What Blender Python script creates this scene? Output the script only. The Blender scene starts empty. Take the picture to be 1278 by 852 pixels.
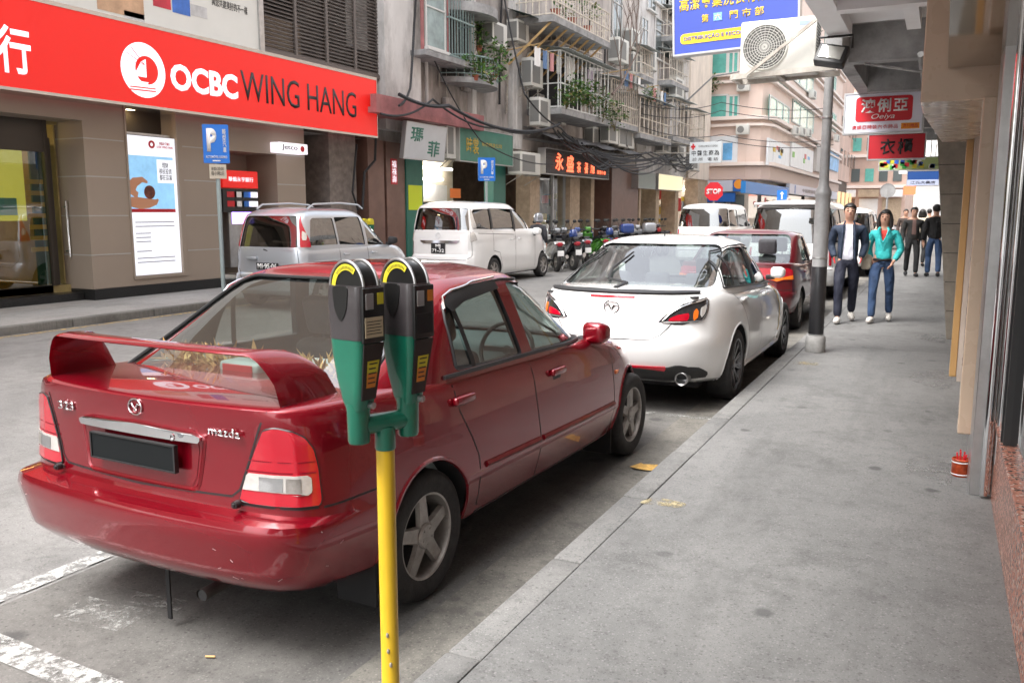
import bpy, bmesh, math, random
import numpy as np
from mathutils import Vector, Matrix
from mathutils.bvhtree import BVHTree
S = bpy.context.scene
COL = S.collection
R = math.radians

# ---------------------------------------------------------------- camera
CH = 1.70; CF = 1070.0; VX, VY = 1178.0, 265.0; PW, PH = 1278.0, 852.0
_fy = Vector(((VX-PW/2)/CF, -(VY-PH/2)/CF, -1)).normalized()
_n = Vector((0, 1, (PH/2-VY)/CF)).normalized()
_fx = _fy.cross(_n).normalized()
RM = Matrix((_fx, _fy, _n))                  # camera space -> world
cam_d = bpy.data.cameras.new('camera'); cam = bpy.data.objects.new('camera', cam_d); COL.objects.link(cam)
cam_d.sensor_width = 36; cam_d.lens = CF/PW*36; cam_d.clip_start = .05; cam_d.clip_end = 900
cam.matrix_world = Matrix.Translation((0, 0, CH)) @ RM.to_4x4()
S.camera = cam
# a little of a real lens' depth of field
cam_d.dof.use_dof = True; cam_d.dof.focus_distance = 4.6; cam_d.dof.aperture_fstop = 11

# ---------------------------------------------------------------- light
W = bpy.data.worlds.new("World"); S.world = W; W.use_nodes = True
nt = W.node_tree; nt.nodes.clear()
SUN_EL, SUN_AZ = R(58), R(215)               # azimuth: compass style, 0 = +Y
sky = nt.nodes.new('ShaderNodeTexSky'); sky.sky_type = 'NISHITA'; sky.sun_disc = False
sky.sun_elevation = SUN_EL; sky.sun_rotation = SUN_AZ; sky.dust_density = 5; sky.air_density = 1.0; sky.ozone_density = 1
hs = nt.nodes.new('ShaderNodeHueSaturation'); hs.inputs['Saturation'].default_value = .25
bg = nt.nodes.new('ShaderNodeBackground'); bg.inputs['Strength'].default_value = .15
wo = nt.nodes.new('ShaderNodeOutputWorld')
nt.links.new(sky.outputs[0], hs.inputs['Color']); nt.links.new(hs.outputs[0], bg.inputs['Color']); nt.links.new(bg.outputs[0], wo.inputs[0])
sd = bpy.data.lights.new('sun', 'SUN'); sun = bpy.data.objects.new('sun', sd); COL.objects.link(sun)
sd.energy = .65; sd.angle = R(25); sd.color = (1, .985, .965)
_sv = Vector((math.sin(SUN_AZ)*math.cos(SUN_EL), math.cos(SUN_AZ)*math.cos(SUN_EL), math.sin(SUN_EL)))
sun.rotation_euler = _sv.to_track_quat('Z', 'Y').to_euler()
S.view_settings.view_transform = 'Standard'; S.view_settings.look = 'None'
S.view_settings.exposure = 2.1; S.view_settings.gamma = 1
S.view_settings.use_curve_mapping = False

# ---------------------------------------------------------------- pixel rays (photo pixels -> points on known planes)
def _ray(x, y): return RM @ Vector(((x-PW/2)/CF, -(y-PH/2)/CF, -1))
def at_x(x, y, X): d = _ray(x, y); t = X/d.x; return Vector((X, d.y*t, CH+d.z*t))
def at_y(x, y, Y): d = _ray(x, y); t = Y/d.y; return Vector((d.x*t, Y, CH+d.z*t))
def at_z(x, y, Z): d = _ray(x, y); t = (Z-CH)/d.z; return Vector((d.x*t, d.y*t, Z))

# ---------------------------------------------------------------- materials
MATS = {}
def _nn(m, t, **k):
    n = m.node_tree.nodes.new(t)
    for a, b in k.items(): setattr(n, a, b)
    return n
def mat(name, col, rough=.5, metal=0, var=.0, vs=3.0, bump=0, bs=60, coat=0, spec=.5, dirt=0, dcol=(.05, .045, .04), ds=1.2, emit=None, es=0, trans=0, ior=1.45, vary_rough=0, stretch=(1, 1, 1)):
    """Principled + noise colour variation + dirt patches + fine bump, in object space."""
    if name in MATS: return MATS[name]
    m = bpy.data.materials.new(name); m.use_nodes = True; MATS[name] = m
    N = m.node_tree.nodes; L = m.node_tree.links; b = N['Principled BSDF']
    b.inputs['Base Color'].default_value = (*col, 1); b.inputs['Roughness'].default_value = rough
    b.inputs['Metallic'].default_value = metal; b.inputs['Coat Weight'].default_value = coat
    b.inputs['Coat Roughness'].default_value = .03; b.inputs['Coat IOR'].default_value = 1.5
    b.inputs['Specular IOR Level'].default_value = spec; b.inputs['Transmission Weight'].default_value = trans; b.inputs['IOR'].default_value = ior
    if emit: b.inputs['Emission Color'].default_value = (*emit, 1); b.inputs['Emission Strength'].default_value = es
    if var or dirt or bump or vary_rough:
        tc = _nn(m, 'ShaderNodeTexCoord'); mp = _nn(m, 'ShaderNodeMapping'); L.new(tc.outputs['Object'], mp.inputs[0])
        mp.inputs['Scale'].default_value = stretch; vec = mp.outputs[0]
    src = None
    if var:
        n = _nn(m, 'ShaderNodeTexNoise'); n.inputs['Scale'].default_value = vs; n.inputs['Detail'].default_value = 6; n.inputs['Roughness'].default_value = .65
        L.new(vec, n.inputs['Vector'])
        mx = _nn(m, 'ShaderNodeMixRGB'); mx.inputs[1].default_value = (*[c*(1-var) for c in col], 1); mx.inputs[2].default_value = (*[min(1, c*(1+var)) for c in col], 1)
        cr = _nn(m, 'ShaderNodeMapRange'); cr.inputs[1].default_value = .3; cr.inputs[2].default_value = .7
        L.new(n.outputs[0], cr.inputs[0]); L.new(cr.outputs[0], mx.inputs[0]); src = mx.outputs[0]
    if dirt:
        n = _nn(m, 'ShaderNodeTexNoise'); n.inputs['Scale'].default_value = ds; n.inputs['Detail'].default_value = 9; n.inputs['Roughness'].default_value = .72
        L.new(vec, n.inputs['Vector'])
        cr = _nn(m, 'ShaderNodeMapRange'); cr.inputs[1].default_value = .45; cr.inputs[2].default_value = .72; cr.inputs[4].default_value = dirt
        mx = _nn(m, 'ShaderNodeMixRGB'); mx.inputs[2].default_value = (*dcol, 1); mx.inputs[1].default_value = (*col, 1)
        if src: L.new(src, mx.inputs[1])
        L.new(n.outputs[0], cr.inputs[0]); L.new(cr.outputs[0], mx.inputs[0]); src = mx.outputs[0]
    if src: L.new(src, b.inputs['Base Color'])
    if vary_rough:
        n = _nn(m, 'ShaderNodeTexNoise'); n.inputs['Scale'].default_value = 5; n.inputs['Detail'].default_value = 5; L.new(vec, n.inputs['Vector'])
        cr = _nn(m, 'ShaderNodeMapRange'); cr.inputs[3].default_value = max(0, rough-vary_rough); cr.inputs[4].default_value = rough+vary_rough
        L.new(n.outputs[0], cr.inputs[0]); L.new(cr.outputs[0], b.inputs['Roughness'])
    if bump:
        n = _nn(m, 'ShaderNodeTexNoise'); n.inputs['Scale'].default_value = bs; n.inputs['Detail'].default_value = 4; L.new(vec, n.inputs['Vector'])
        bp = _nn(m, 'ShaderNodeBump'); bp.inputs['Strength'].default_value = bump; bp.inputs['Distance'].default_value = .01 if bs > 15 else .05
        L.new(n.outputs[0], bp.inputs['Height']); L.new(bp.outputs[0], b.inputs['Normal'])
    return m

def glassmat(name, tint=(.75, .82, .8), gloss=1.0, rough=.0, base=.06):
    if name in MATS: return MATS[name]
    m = bpy.data.materials.new(name); m.use_nodes = True; MATS[name] = m
    N = m.node_tree.nodes; L = m.node_tree.links; N.clear()
    o = _nn(m, 'ShaderNodeOutputMaterial'); t = _nn(m, 'ShaderNodeBsdfTransparent'); t.inputs[0].default_value = (*tint, 1)
    g = _nn(m, 'ShaderNodeBsdfGlossy'); g.inputs['Roughness'].default_value = rough; g.inputs[0].default_value = (gloss, gloss, gloss, 1)
    geo = _nn(m, 'ShaderNodeNewGeometry'); f = _nn(m, 'ShaderNodeFresnel'); f.inputs[0].default_value = 1.5
    # same fresnel from both sides of the single sheet
    lw = _nn(m, 'ShaderNodeLayerWeight'); lw.inputs[0].default_value = .5
    pw = _nn(m, 'ShaderNodeMath', operation='POWER'); pw.inputs[1].default_value = 4.0; L.new(lw.outputs['Facing'], pw.inputs[0])
    ma = _nn(m, 'ShaderNodeMath', operation='MULTIPLY_ADD'); ma.inputs[1].default_value = .92-base; ma.inputs[2].default_value = base; L.new(pw.outputs[0], ma.inputs[0])
    x = _nn(m, 'ShaderNodeMixShader'); L.new(ma.outputs[0], x.inputs[0]); L.new(t.outputs[0], x.inputs[1]); L.new(g.outputs[0], x.inputs[2]); L.new(x.outputs[0], o.inputs[0])
    return m

# ---------------------------------------------------------------- object helpers
def tag(o, label=None, cat=None, group=None, kind=None):
    if label: o['label'] = label
    if cat: o['category'] = cat
    if group: o['group'] = group
    if kind: o['kind'] = kind
    return o
def empty(name, loc=(0, 0, 0), rz=0, label=None, cat=None, group=None):
    o = bpy.data.objects.new(name, None); COL.objects.link(o); o.location = loc; o.rotation_euler = (0, 0, rz)
    return tag(o, label, cat, group)
def copy_tree(o, parent=None):
    c = o.copy(); COL.objects.link(c); c.parent = parent
    for ch in [x for x in COL.objects if x.parent == o]: copy_tree(ch, c)
    return c
def copy_tree_fast(o):
    kids = {}
    for x in COL.objects:
        if x.parent: kids.setdefault(x.parent.name, []).append(x)
    def rec(a, p):
        c = a.copy(); COL.objects.link(c); c.parent = p
        for k in kids.get(a.name, []): rec(k, c)
        return c
    return rec(o, None)

def rnd_poly(pts, r, seg=5):
    """round the corners of a 2D polygon; r a number or one per corner"""
    out = []; n = len(pts)
    for i in range(n):
        p0, p, p1 = Vector(pts[i-1]), Vector(pts[i]), Vector(pts[(i+1) % n])
        rr = r[i] if isinstance(r, (list, tuple)) else r
        a, b = (p0-p), (p1-p); la, lb = a.length, b.length
        k = min(rr, la*.49, lb*.49)
        if k < 1e-5: out.append(tuple(p)); continue
        A, B = p+a.normalized()*k, p+b.normalized()*k
        for j in range(seg+1):
            t = j/seg; q = (1-t)**2*A+2*t*(1-t)*p+t*t*B; out.append((q.x, q.y))
    return out

class MB:
    def __init__(s): s.v = []; s.f = []; s.m = []; s.cm = 0
    def mi(s, i): s.cm = i; return s
    def add(s, vs, fs):
        o = len(s.v); s.v += [tuple(p) for p in vs]
        for f in fs: s.f.append(tuple(o+i for i in f)); s.m.append(s.cm)
        return s
    def box(s, a, b):
        x0, x1 = sorted((a[0], b[0])); y0, y1 = sorted((a[1], b[1])); z0, z1 = sorted((a[2], b[2]))
        return s.add([(x0, y0, z0), (x1, y0, z0), (x1, y1, z0), (x0, y1, z0), (x0, y0, z1), (x1, y0, z1), (x1, y1, z1), (x0, y1, z1)],
                     [(0, 3, 2, 1), (4, 5, 6, 7), (0, 1, 5, 4), (1, 2, 6, 5), (2, 3, 7, 6), (3, 0, 4, 7)])
    def cbox(s, c, d): return s.box([c[i]-d[i]/2 for i in range(3)], [c[i]+d[i]/2 for i in range(3)])
    def bbox(s, a, b, r=.01, seg=2):
        """box with bevelled edges"""
        bm = bmesh.new(); bmesh.ops.create_cube(bm, size=1)
        a, b = Vector(a), Vector(b); c = (a+b)/2; d = Vector([abs(x) for x in (b-a)])
        for v in bm.verts: v.co = Vector((v.co.x*d.x+c.x, v.co.y*d.y+c.y, v.co.z*d.z+c.z))
        r = min(r, min(d)*.45)
        bmesh.ops.bevel(bm, geom=bm.edges[:], offset=r, segments=seg, profile=.5, affect='EDGES')
        return s.from_bm(bm)
    def from_bm(s, bm, mtx=None):
        bm.verts.index_update()
        s.add([(mtx @ v.co if mtx else v.co) for v in bm.verts], [[v.index for v in f.verts] for f in bm.faces]); bm.free(); return s
    def quad(s, a, b, c, d): return s.add([a, b, c, d], [(0, 1, 2, 3)])
    def beam(s, p, q, w, h=None, up=(0, 0, 1)):
        """rectangular bar between two points"""
        h = h or w; p, q = Vector(p), Vector(q); d = (q-p).normalized(); u = Vector(up)
        if abs(d.dot(u)) > .98: u = Vector((1, 0, 0))
        sx = d.cross(u).normalized()*w/2; sz = sx.cross(d).normalized()*h/2
        vs = [p-sx-sz, p+sx-sz, p+sx+sz, p-sx+sz, q-sx-sz, q+sx-sz, q+sx+sz, q-sx+sz]
        return s.add(vs, [(0, 1, 2, 3), (7, 6, 5, 4), (0, 4, 5, 1), (1, 5, 6, 2), (2, 6, 7, 3), (3, 7, 4, 0)])
    def tube(s, pts, r, n=8, caps=True, closed=False):
        pts = [Vector(p) for p in pts]; k = len(pts); rs = r if isinstance(r, (list, tuple)) else [r]*k
        rings = []; pu = None
        for i, p in enumerate(pts):
            if closed: d = pts[(i+1) % k]-pts[i-1]
            else: d = pts[min(i+1, k-1)]-pts[max(i-1, 0)]
            if d.length < 1e-9: d = Vector((0, 0, 1))
            d.normalize()
            if pu is None:
                u = Vector((0, 0, 1)) if abs(d.z) < .9 else Vector((1, 0, 0)); pu = d.cross(u).normalized()
            else:
                pu = (pu-d*pu.dot(d));
                pu = pu.normalized() if pu.length > 1e-6 else d.orthogonal().normalized()
            w = d.cross(pu)
            rings.append([p+(pu*math.cos(2*math.pi*j/n)+w*math.sin(2*math.pi*j/n))*rs[i] for j in range(n)])
        vs = [q for rg in rings for q in rg]; fs = []
        for i in range(k if closed else k-1):
            a, b = i*n, ((i+1) % k)*n
            for j in range(n): fs.append((a+j, a+(j+1) % n, b+(j+1) % n, b+j))
        if caps and not closed: fs.append(tuple(range(n-1, -1, -1))); fs.append(tuple((k-1)*n+j for j in range(n)))
        return s.add(vs, fs)
    def cyl(s, p, q, r, r2=None, n=16): return s.tube([p, q], [r, r if r2 is None else r2], n)
    def prism(s, poly, a, b, ax='x'):
        """extrude a 2D polygon along an axis from a to b.  ax x: poly=(y,z); y: (x,z); z: (x,y)"""
        def P(p, t): return {'x': (t, p[0], p[1]), 'y': (p[0], t, p[1]), 'z': (p[0], p[1], t)}[ax]
        n = len(poly); vs = [P(p, a) for p in poly]+[P(p, b) for p in poly]
        fs = [tuple(range(n-1, -1, -1)), tuple(range(n, 2*n))]+[(i, (i+1) % n, n+(i+1) % n, n+i) for i in range(n)]
        return s.add(vs, fs)
    def lathe(s, prof, c=(0, 0, 0), ax='z', n=24, closed=False):
        """prof: list of (r, t) along the axis"""
        vs = []; fs = []; k = len(prof)
        for r, t in prof:
            for j in range(n):
                a = 2*math.pi*j/n; u, w = r*math.cos(a), r*math.sin(a)
                p = {'z': (u, w, t), 'x': (t, u, w), 'y': (w, t, u)}[ax]; vs.append((p[0]+c[0], p[1]+c[1], p[2]+c[2]))
        for i in range(k if closed else k-1):
            a, b = i*n, ((i+1) % k)*n
            for j in range(n): fs.append((a+j, a+(j+1) % n, b+(j+1) % n, b+j))
        if not closed and not (k == 2 and abs(prof[0][1]-prof[1][1]) < 1e-9):
            if prof[0][0] > 1e-6: fs.append(tuple(range(n-1, -1, -1)))
            if prof[-1][0] > 1e-6: fs.append(tuple((k-1)*n+j for j in range(n)))
        return s.add(vs, fs)
    def sphere(s, c, r, sc=(1, 1, 1), u=12, v=8):
        bm = bmesh.new(); bmesh.ops.create_uvsphere(bm, u_segments=u, v_segments=v, radius=r)
        return s.from_bm(bm, Matrix.Translation(c) @ Matrix.Diagonal((*sc, 1)))
    def grid(s, P, nu, nv):
        """P(i,j) -> point"""
        vs = [P(i, j) for j in range(nv+1) for i in range(nu+1)]; w = nu+1
        return s.add(vs, [(j*w+i, j*w+i+1, (j+1)*w+i+1, (j+1)*w+i) for j in range(nv) for i in range(nu)])
    def xf(s, M):
        s.v = [tuple(M @ Vector(p)) for p in s.v]; return s
    def build(s, name, mats, parent=None, smooth=35, label=None, cat=None, group=None, kind=None, fix=True):
        me = bpy.data.meshes.new(name); me.from_pydata(s.v, [], s.f)
        for m in (mats if isinstance(mats, (list, tuple)) else [mats]): me.materials.append(m)
        if any(s.m): me.polygons.foreach_set('material_index', s.m)
        me.update()
        if fix:
            bm = bmesh.new(); bm.from_mesh(me); bmesh.ops.recalc_face_normals(bm, faces=bm.faces[:]); bm.to_mesh(me); bm.free()
        if smooth:
            me.polygons.foreach_set('use_smooth', [True]*len(me.polygons)); me.set_sharp_from_angle(angle=R(smooth))
        o = bpy.data.objects.new(name, me); COL.objects.link(o)
        if parent: o.parent = parent
        return tag(o, label, cat, group, kind)

def fitted_text(body, w, h, mat_, name='lettering', parent=None, mtx=Matrix(), depth=.004, bold=0, spacing=1.0, shear=0, stretch=True):
    """text as a mesh fitted into w x h, centred at the origin in its XY plane, placed by mtx"""
    cu = bpy.data.curves.new(name, 'FONT'); cu.body = body; cu.size = 1; cu.extrude = 0; cu.offset = bold; cu.space_character = spacing
    cu.align_x = 'CENTER'; cu.resolution_u = 3; cu.shear = shear
    to = bpy.data.objects.new(name, cu); COL.objects.link(to)
    dg = bpy.context.evaluated_depsgraph_get(); me = bpy.data.meshes.new_from_object(to.evaluated_get(dg))
    bpy.data.objects.remove(to); bpy.data.curves.remove(cu)
    if not len(me.vertices): return None
    co = np.array([v.co[:] for v in me.vertices]); mn, mx = co.min(0), co.max(0); sz = np.maximum(mx-mn, 1e-6)
    sx, sy = w/sz[0], h/sz[1]
    if not stretch: sx = sy = min(sx, sy)
    T = mtx @ Matrix.Diagonal((sx, sy, 1, 1)) @ Matrix.Translation((-(mn[0]+mx[0])/2, -(mn[1]+mx[1])/2, 0))
    me.transform(T); me.materials.clear(); me.materials.append(mat_)
    o = bpy.data.objects.new(name, me); COL.objects.link(o)
    if depth:
        md = o.modifiers.new('s', 'SOLIDIFY'); md.thickness = depth; md.offset = 0
    if parent: o.parent = parent
    return o
def M_face_px(X, y, z):      # lettering on a plane x = X read from +X side (text runs towards +Y)
    return Matrix.Translation((X, y, z)) @ Matrix(((0, 0, 1, 0), (1, 0, 0, 0), (0, 1, 0, 0), (0, 0, 0, 1)))
def M_face_ny(x, Y, z):      # on a plane y = Y read from the -Y side (text runs towards +X)
    return Matrix.Translation((x, Y, z)) @ Matrix(((1, 0, 0, 0), (0, 0, -1, 0), (0, 1, 0, 0), (0, 0, 0, 1)))

def boolean(o, cutters, op='DIFFERENCE', selfx=False):
    for c in cutters:
        md = o.modifiers.new('b', 'BOOLEAN'); md.operation = op; md.object = c; md.solver = 'EXACT'; md.use_self = selfx; md.material_mode = 'TRANSFER'
    dg = bpy.context.evaluated_depsgraph_get(); me = bpy.data.meshes.new_from_object(o.evaluated_get(dg))
    if not selfx:
        za = max((v.co.z for v in o.data.vertices), default=0); zb_ = max((v.co.z for v in me.vertices), default=-1)
        if za-zb_ > .04 and len(o.data.vertices) > 500:      # the solver lost the shell: solve again with self-intersection handling
            o.modifiers.clear(); bpy.data.meshes.remove(me); return boolean(o, cutters, op, True)
    o.modifiers.clear(); old = o.data; o.data = me; bpy.data.meshes.remove(old)
    for c in cutters:
        d = c.data; bpy.data.objects.remove(c); bpy.data.meshes.remove(d)
    return o
def interp(tab, t):
    xs = [a for a, b in tab]
    return float(np.interp(t, xs, [b for a, b in tab]))
def sinterp(tab, t):
    """smooth (monotone-ish) interpolation"""
    if t <= tab[0][0]: return tab[0][1]
    if t >= tab[-1][0]: return tab[-1][1]
    for i in range(len(tab)-1):
        if tab[i][0] <= t <= tab[i+1][0]: break
    x0, y0 = tab[i]; x1, y1 = tab[i+1]; h = x1-x0; d = (y1-y0)/h
    def sl(j):
        if j <= 0 or j >= len(tab)-1: return None
        a = (tab[j][1]-tab[j-1][1])/(tab[j][0]-tab[j-1][0]); b = (tab[j+1][1]-tab[j][1])/(tab[j+1][0]-tab[j][0])
        return 0 if a*b <= 0 else 2*a*b/(a+b)
    m0, m1 = sl(i), sl(i+1); m0 = d if m0 is None else m0; m1 = d if m1 is None else m1
    u = (t-x0)/h
    return (2*u**3-3*u*u+1)*y0+(u**3-2*u*u+u)*h*m0+(-2*u**3+3*u*u)*y1+(u**3-u*u)*h*m1
# ---------------------------------------------------------------- shared materials
m_black = mat('black plastic', (.02, .02, .021), .45)
m_rubber = mat('rubber', (.014, .014, .015), .75, bump=.1, bs=90)
m_tyre = mat('tyre', (.022, .021, .021), .8, var=.3, vs=20, bump=.2, bs=80, dirt=.4, dcol=(.07, .065, .06), ds=8)
m_dark = mat('dark interior', (.02, .02, .022), .8)
m_chrome = mat('chrome', (.75, .76, .78), .1, 1)
m_steel = mat('steel', (.5, .5, .5), .32, .9, var=.12, vs=8)
m_alloy = mat('alloy wheel', (.36, .34, .32), .42, .55, var=.2, vs=14, dirt=.5, dcol=(.08, .065, .05), ds=9)
m_alloyd = mat('dark alloy', (.14, .14, .145), .25, .8, var=.15, vs=9)
m_white = mat('white enamel', (.75, .75, .74), .4, var=.05, vs=4)
m_glass = glassmat('car glass', (.55, .62, .60), base=.13)
m_glassd = glassmat('tinted glass', (.16, .18, .18), base=.24)
m_glassr = glassmat('rear glass', (.76, .83, .80), base=.22)
m_glassc = glassmat('clear glass', (.85, .9, .88), base=.06)
m_redlamp = mat('red lamp', (.42, .002, .016), .10, coat=1, spec=.6, bump=.04, bs=60)
m_amber = mat('amber lamp', (.75, .16, .01), .15, coat=1, bump=.2, bs=120)
m_clearlamp = mat('clear lamp', (.60, .58, .55), .1, .3, coat=1, var=.12, vs=40, bump=.12, bs=70)
m_skin = mat('skin', (.48, .27, .19), .55, var=.06, vs=8)
m_hair = mat('hair', (.012, .01, .009), .5, bump=.4, bs=80)
m_seat = mat('seat cloth', (.36, .37, .35), .9, var=.15, vs=20)
m_seatd = mat('dark seat cloth', (.05, .05, .055), .9, var=.15, vs=20)
m_shelf = mat('shelf cloth', (.34, .42, .39), .9)
m_cable = mat('cable', (.02, .02, .022), .6)
# ---------------------------------------------------------------- vehicles
def _side_pt(sp, a, b, t):
    n = (sp.get('nr', 8) if b < 0 else sp.get('nf', 6)); r = (abs(a)**n+abs(b)**n)**(-1/n); xi, eta = a*r, b*r
    w = interp(sp['w'], t); yr = interp(sp['yr'], t); yf = interp(sp['yf'], t); ym = sp['ym']; e4 = abs(eta)**4
    if eta < 0: y = ym+eta*(ym-yr)*(1-sp.get('bowr', .03)*xi*xi*e4); x = xi*w*(1-sp.get('tr', .05)*e4)
    else: y = ym+eta*(yf-ym)*(1-sp.get('bowf', .06)*xi*xi*e4); x = xi*w*(1-sp.get('tf', .08)*e4)
    zl, zh = sinterp(sp['zlo'], y), sinterp(sp['zhi'], y)
    return Vector((x, y, zl+(zh-zl)*t))
def loft(sp, nx=16, nb=60, inset=0.0):
    lv = sorted(set([round(q, 4) for q in sp['lv']]))
    ring = [(-1+2*i/nx, -1) for i in range(nx)]+[(1, -1+2*i/nb) for i in range(nb)]+[(1-2*i/nx, 1) for i in range(nx)]+[(-1, 1-2*i/nb) for i in range(nb)]
    N = len(ring); mb = MB(); vs = []; fs = []
    for t in lv:
        for a, b in ring: vs.append(_side_pt(sp, a, b, t))
    for k in range(len(lv)-1):
        for j in range(N): fs.append((k*N+j, k*N+(j+1) % N, (k+1)*N+(j+1) % N, (k+1)*N+j))
    idx = {}
    def ringi(i, j):
        if j == 0 and i < nx: return i
        if i == nx and j < nb: return nx+j
        if j == nb and i > 0: return nx+nb+(nx-i)
        return nx+nb+nx+(nb-j)
    for top in (0, 1):
        t = lv[-1] if top else lv[0]; base = (len(lv)-1)*N if top else 0; loc = {}
        S_ = lambda a, b: _side_pt(sp, a, b, t)
        c00, c10, c01, c11 = S_(-1, -1), S_(1, -1), S_(-1, 1), S_(1, 1)
        for j in range(nb+1):
            for i in range(nx+1):
                if i in (0, nx) or j in (0, nb): loc[i, j] = base+ringi(i, j); continue
                a, b = -1+2*i/nx, -1+2*j/nb; u, v = (a+1)/2, (b+1)/2
                P = (S_(a, -1)*(1-v)+S_(a, 1)*v)+(S_(-1, b)*(1-u)+S_(1, b)*u)-(c00*(1-u)*(1-v)+c10*u*(1-v)+c01*(1-u)*v+c11*u*v)
                if top: P.z = sinterp(sp['zhi'], P.y)*t+sinterp(sp['zlo'], P.y)*(1-t)+sp.get('crown', .03)*(1-abs(a)**2.4)*(1-abs(b)**6)
                else: P.z = sinterp(sp['zlo'], P.y)
                loc[i, j] = len(vs); vs.append(P)
        for j in range(nb):
            for i in range(nx):
                q = (loc[i, j], loc[i+1, j], loc[i+1, j+1], loc[i, j+1]); fs.append(q if top else q[::-1])
    mb.add(vs, fs)
    return mb
def inner_spec(sp, d, dz=.035):
    s = dict(sp); s['w'] = [(t, w-d) for t, w in sp['w']]; s['yr'] = [(t, y+d) for t, y in sp['yr']]; s['yf'] = [(t, y-d) for t, y in sp['yf']]
    s['zhi'] = [(y, z-dz) for y, z in sp['zhi']]; s['zlo'] = [(y, z-.02) for y, z in sp['zlo']]; return s

class Skin:
    """ray access to a body surface"""
    def __init__(s, mb, c=(.55, -.55), cr=.3, cf=(.5, 3.0)): s.t = BVHTree.FromPolygons([Vector(v) for v in mb.v], mb.f); s.c = c; s.cr = cr; s.cf = cf
    def hit(s, mode, u, v):
        if mode == 'side': o, d = Vector((4, u, v)), Vector((-1, 0, 0))
        elif mode == 'rear': o, d = Vector((u, -9, v)), Vector((0, 1, 0))
        elif mode == 'front': o, d = Vector((u, 12, v)), Vector((0, -1, 0))
        elif mode == 'top': o, d = Vector((u, v, 6)), Vector((0, 0, -1))
        elif mode in ('corner', 'fcorner'):
            sg = -1 if mode == 'corner' else 1
            cx, cy = s.c if sg < 0 else s.cf
            if u <= cx: o, d = Vector((u, 9*sg, v)), Vector((0, -sg, 0))
            elif u <= cx+s.cr*math.pi/2:
                f = (u-cx)/s.cr; dr = Vector((math.sin(f), sg*math.cos(f), 0)); o, d = Vector((cx, cy, v))+dr*4, -dr
            else: o, d = Vector((4, cy-sg*(u-cx-s.cr*math.pi/2), v)), Vector((-1, 0, 0))
        h = s.t.ray_cast(o, d)
        if h[0] is None: return None, None
        n = h[1]
        if n.dot(d) > 0: n = -n
        return h[0], n
def _interval(poly, v):
    xs = []
    for i in range(len(poly)):
        (x0, y0), (x1, y1) = poly[i-1], poly[i]
        if (y0 <= v < y1) or (y1 <= v < y0): xs.append(x0+(v-y0)/(y1-y0)*(x1-x0))
    return (min(xs), max(xs)) if len(xs) > 1 else None
def patch(sk, poly, mode, off=.004, thick=.01, res=.03, mir=False, mb=None):
    mb = mb or MB(); v0, v1 = min(p[1] for p in poly), max(p[1] for p in poly); e = (v1-v0)*.004
    nv = max(2, int((v1-v0)/res)+1); wmax = max(p[0] for p in poly)-min(p[0] for p in poly); nu = max(2, int(wmax/res)+1)
    P = []; Nn = []
    for j in range(nv+1):
        v = v0+e+(v1-v0-2*e)*j/nv; iv = _interval(poly, v)
        if not iv: iv = _interval(poly, v+e) or _interval(poly, v-e)
        for i in range(nu+1):
            h, n = sk.hit(mode, iv[0]+(iv[1]-iv[0])*i/nu, v)
            if h is None:
                h, n = (P[-1], Nn[-1]) if P else (Vector((0, 0, 0)), Vector((0, 0, 1)))
                P.append(h.copy()); Nn.append(n); continue
            P.append(h+n*off); Nn.append(n)
    w = nu+1; fs = [(j*w+i, j*w+i+1, (j+1)*w+i+1, (j+1)*w+i) for j in range(nv) for i in range(nu)]
    vs = list(P)
    if thick:
        per = [i for i in range(w)]+[j*w+nu for j in range(1, nv+1)]+[nv*w+i for i in range(nu-1, -1, -1)]+[j*w for j in range(nv-1, 0, -1)]
        o = len(vs); vs += [P[k]-Nn[k]*thick for k in per]; L = len(per)
        fs += [(per[k], per[(k+1) % L], o+(k+1) % L, o+k) for k in range(L)]
    if mir: vs = [Vector((-p.x, p.y, p.z)) for p in vs]
    return mb.add(vs, fs)
def _path(sk, pts, mode, off, step=.04, closed=False):
    out = []; n = len(pts)
    for i in range(n if closed else n-1):
        a, b = pts[i], pts[(i+1) % n]; k = max(1, int(math.dist(a, b)/step))
        for j in range(k):
            t = j/k; h, nn = sk.hit(mode, a[0]+(b[0]-a[0])*t, a[1]+(b[1]-a[1])*t)
            if h is not None: out.append((h+nn*off, nn))
    if not closed:
        h, nn = sk.hit(mode, *pts[-1])
        if h is not None: out.append((h+nn*off, nn))
    return out
def ribbon(sk, pts, mode, width=.006, off=.0008, mir=False, mb=None, closed=False, step=.04):
    mb = mb or MB(); q = _path(sk, pts, mode, off, step, closed); L = []; n = len(q)
    if n < 2: return mb
    for i, (p, nn) in enumerate(q):
        d = (q[(i+1) % n][0]-q[i-1][0]) if closed else (q[min(i+1, n-1)][0]-q[max(i-1, 0)][0])
        s = d.cross(nn).normalized()*width/2; L += [p-s, p+s]
    if mir: L = [Vector((-p.x, p.y, p.z)) for p in L]
    return mb.add(L, [((2*i), (2*i+1), (2*i+3) % (2*n), (2*i+2) % (2*n)) for i in range(n if closed else n-1)])
def trim(sk, pts, mode, r=.008, off=.003, mir=False, mb=None, closed=False, n=6, step=.04):
    mb = mb or MB(); q = [p for p, _ in _path(sk, pts, mode, off, step, closed)]
    if len(q) < 2: return mb
    if mir: q = [Vector((-p.x, p.y, p.z)) for p in q]
    return mb.tube(q, r, n, closed=closed)

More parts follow.
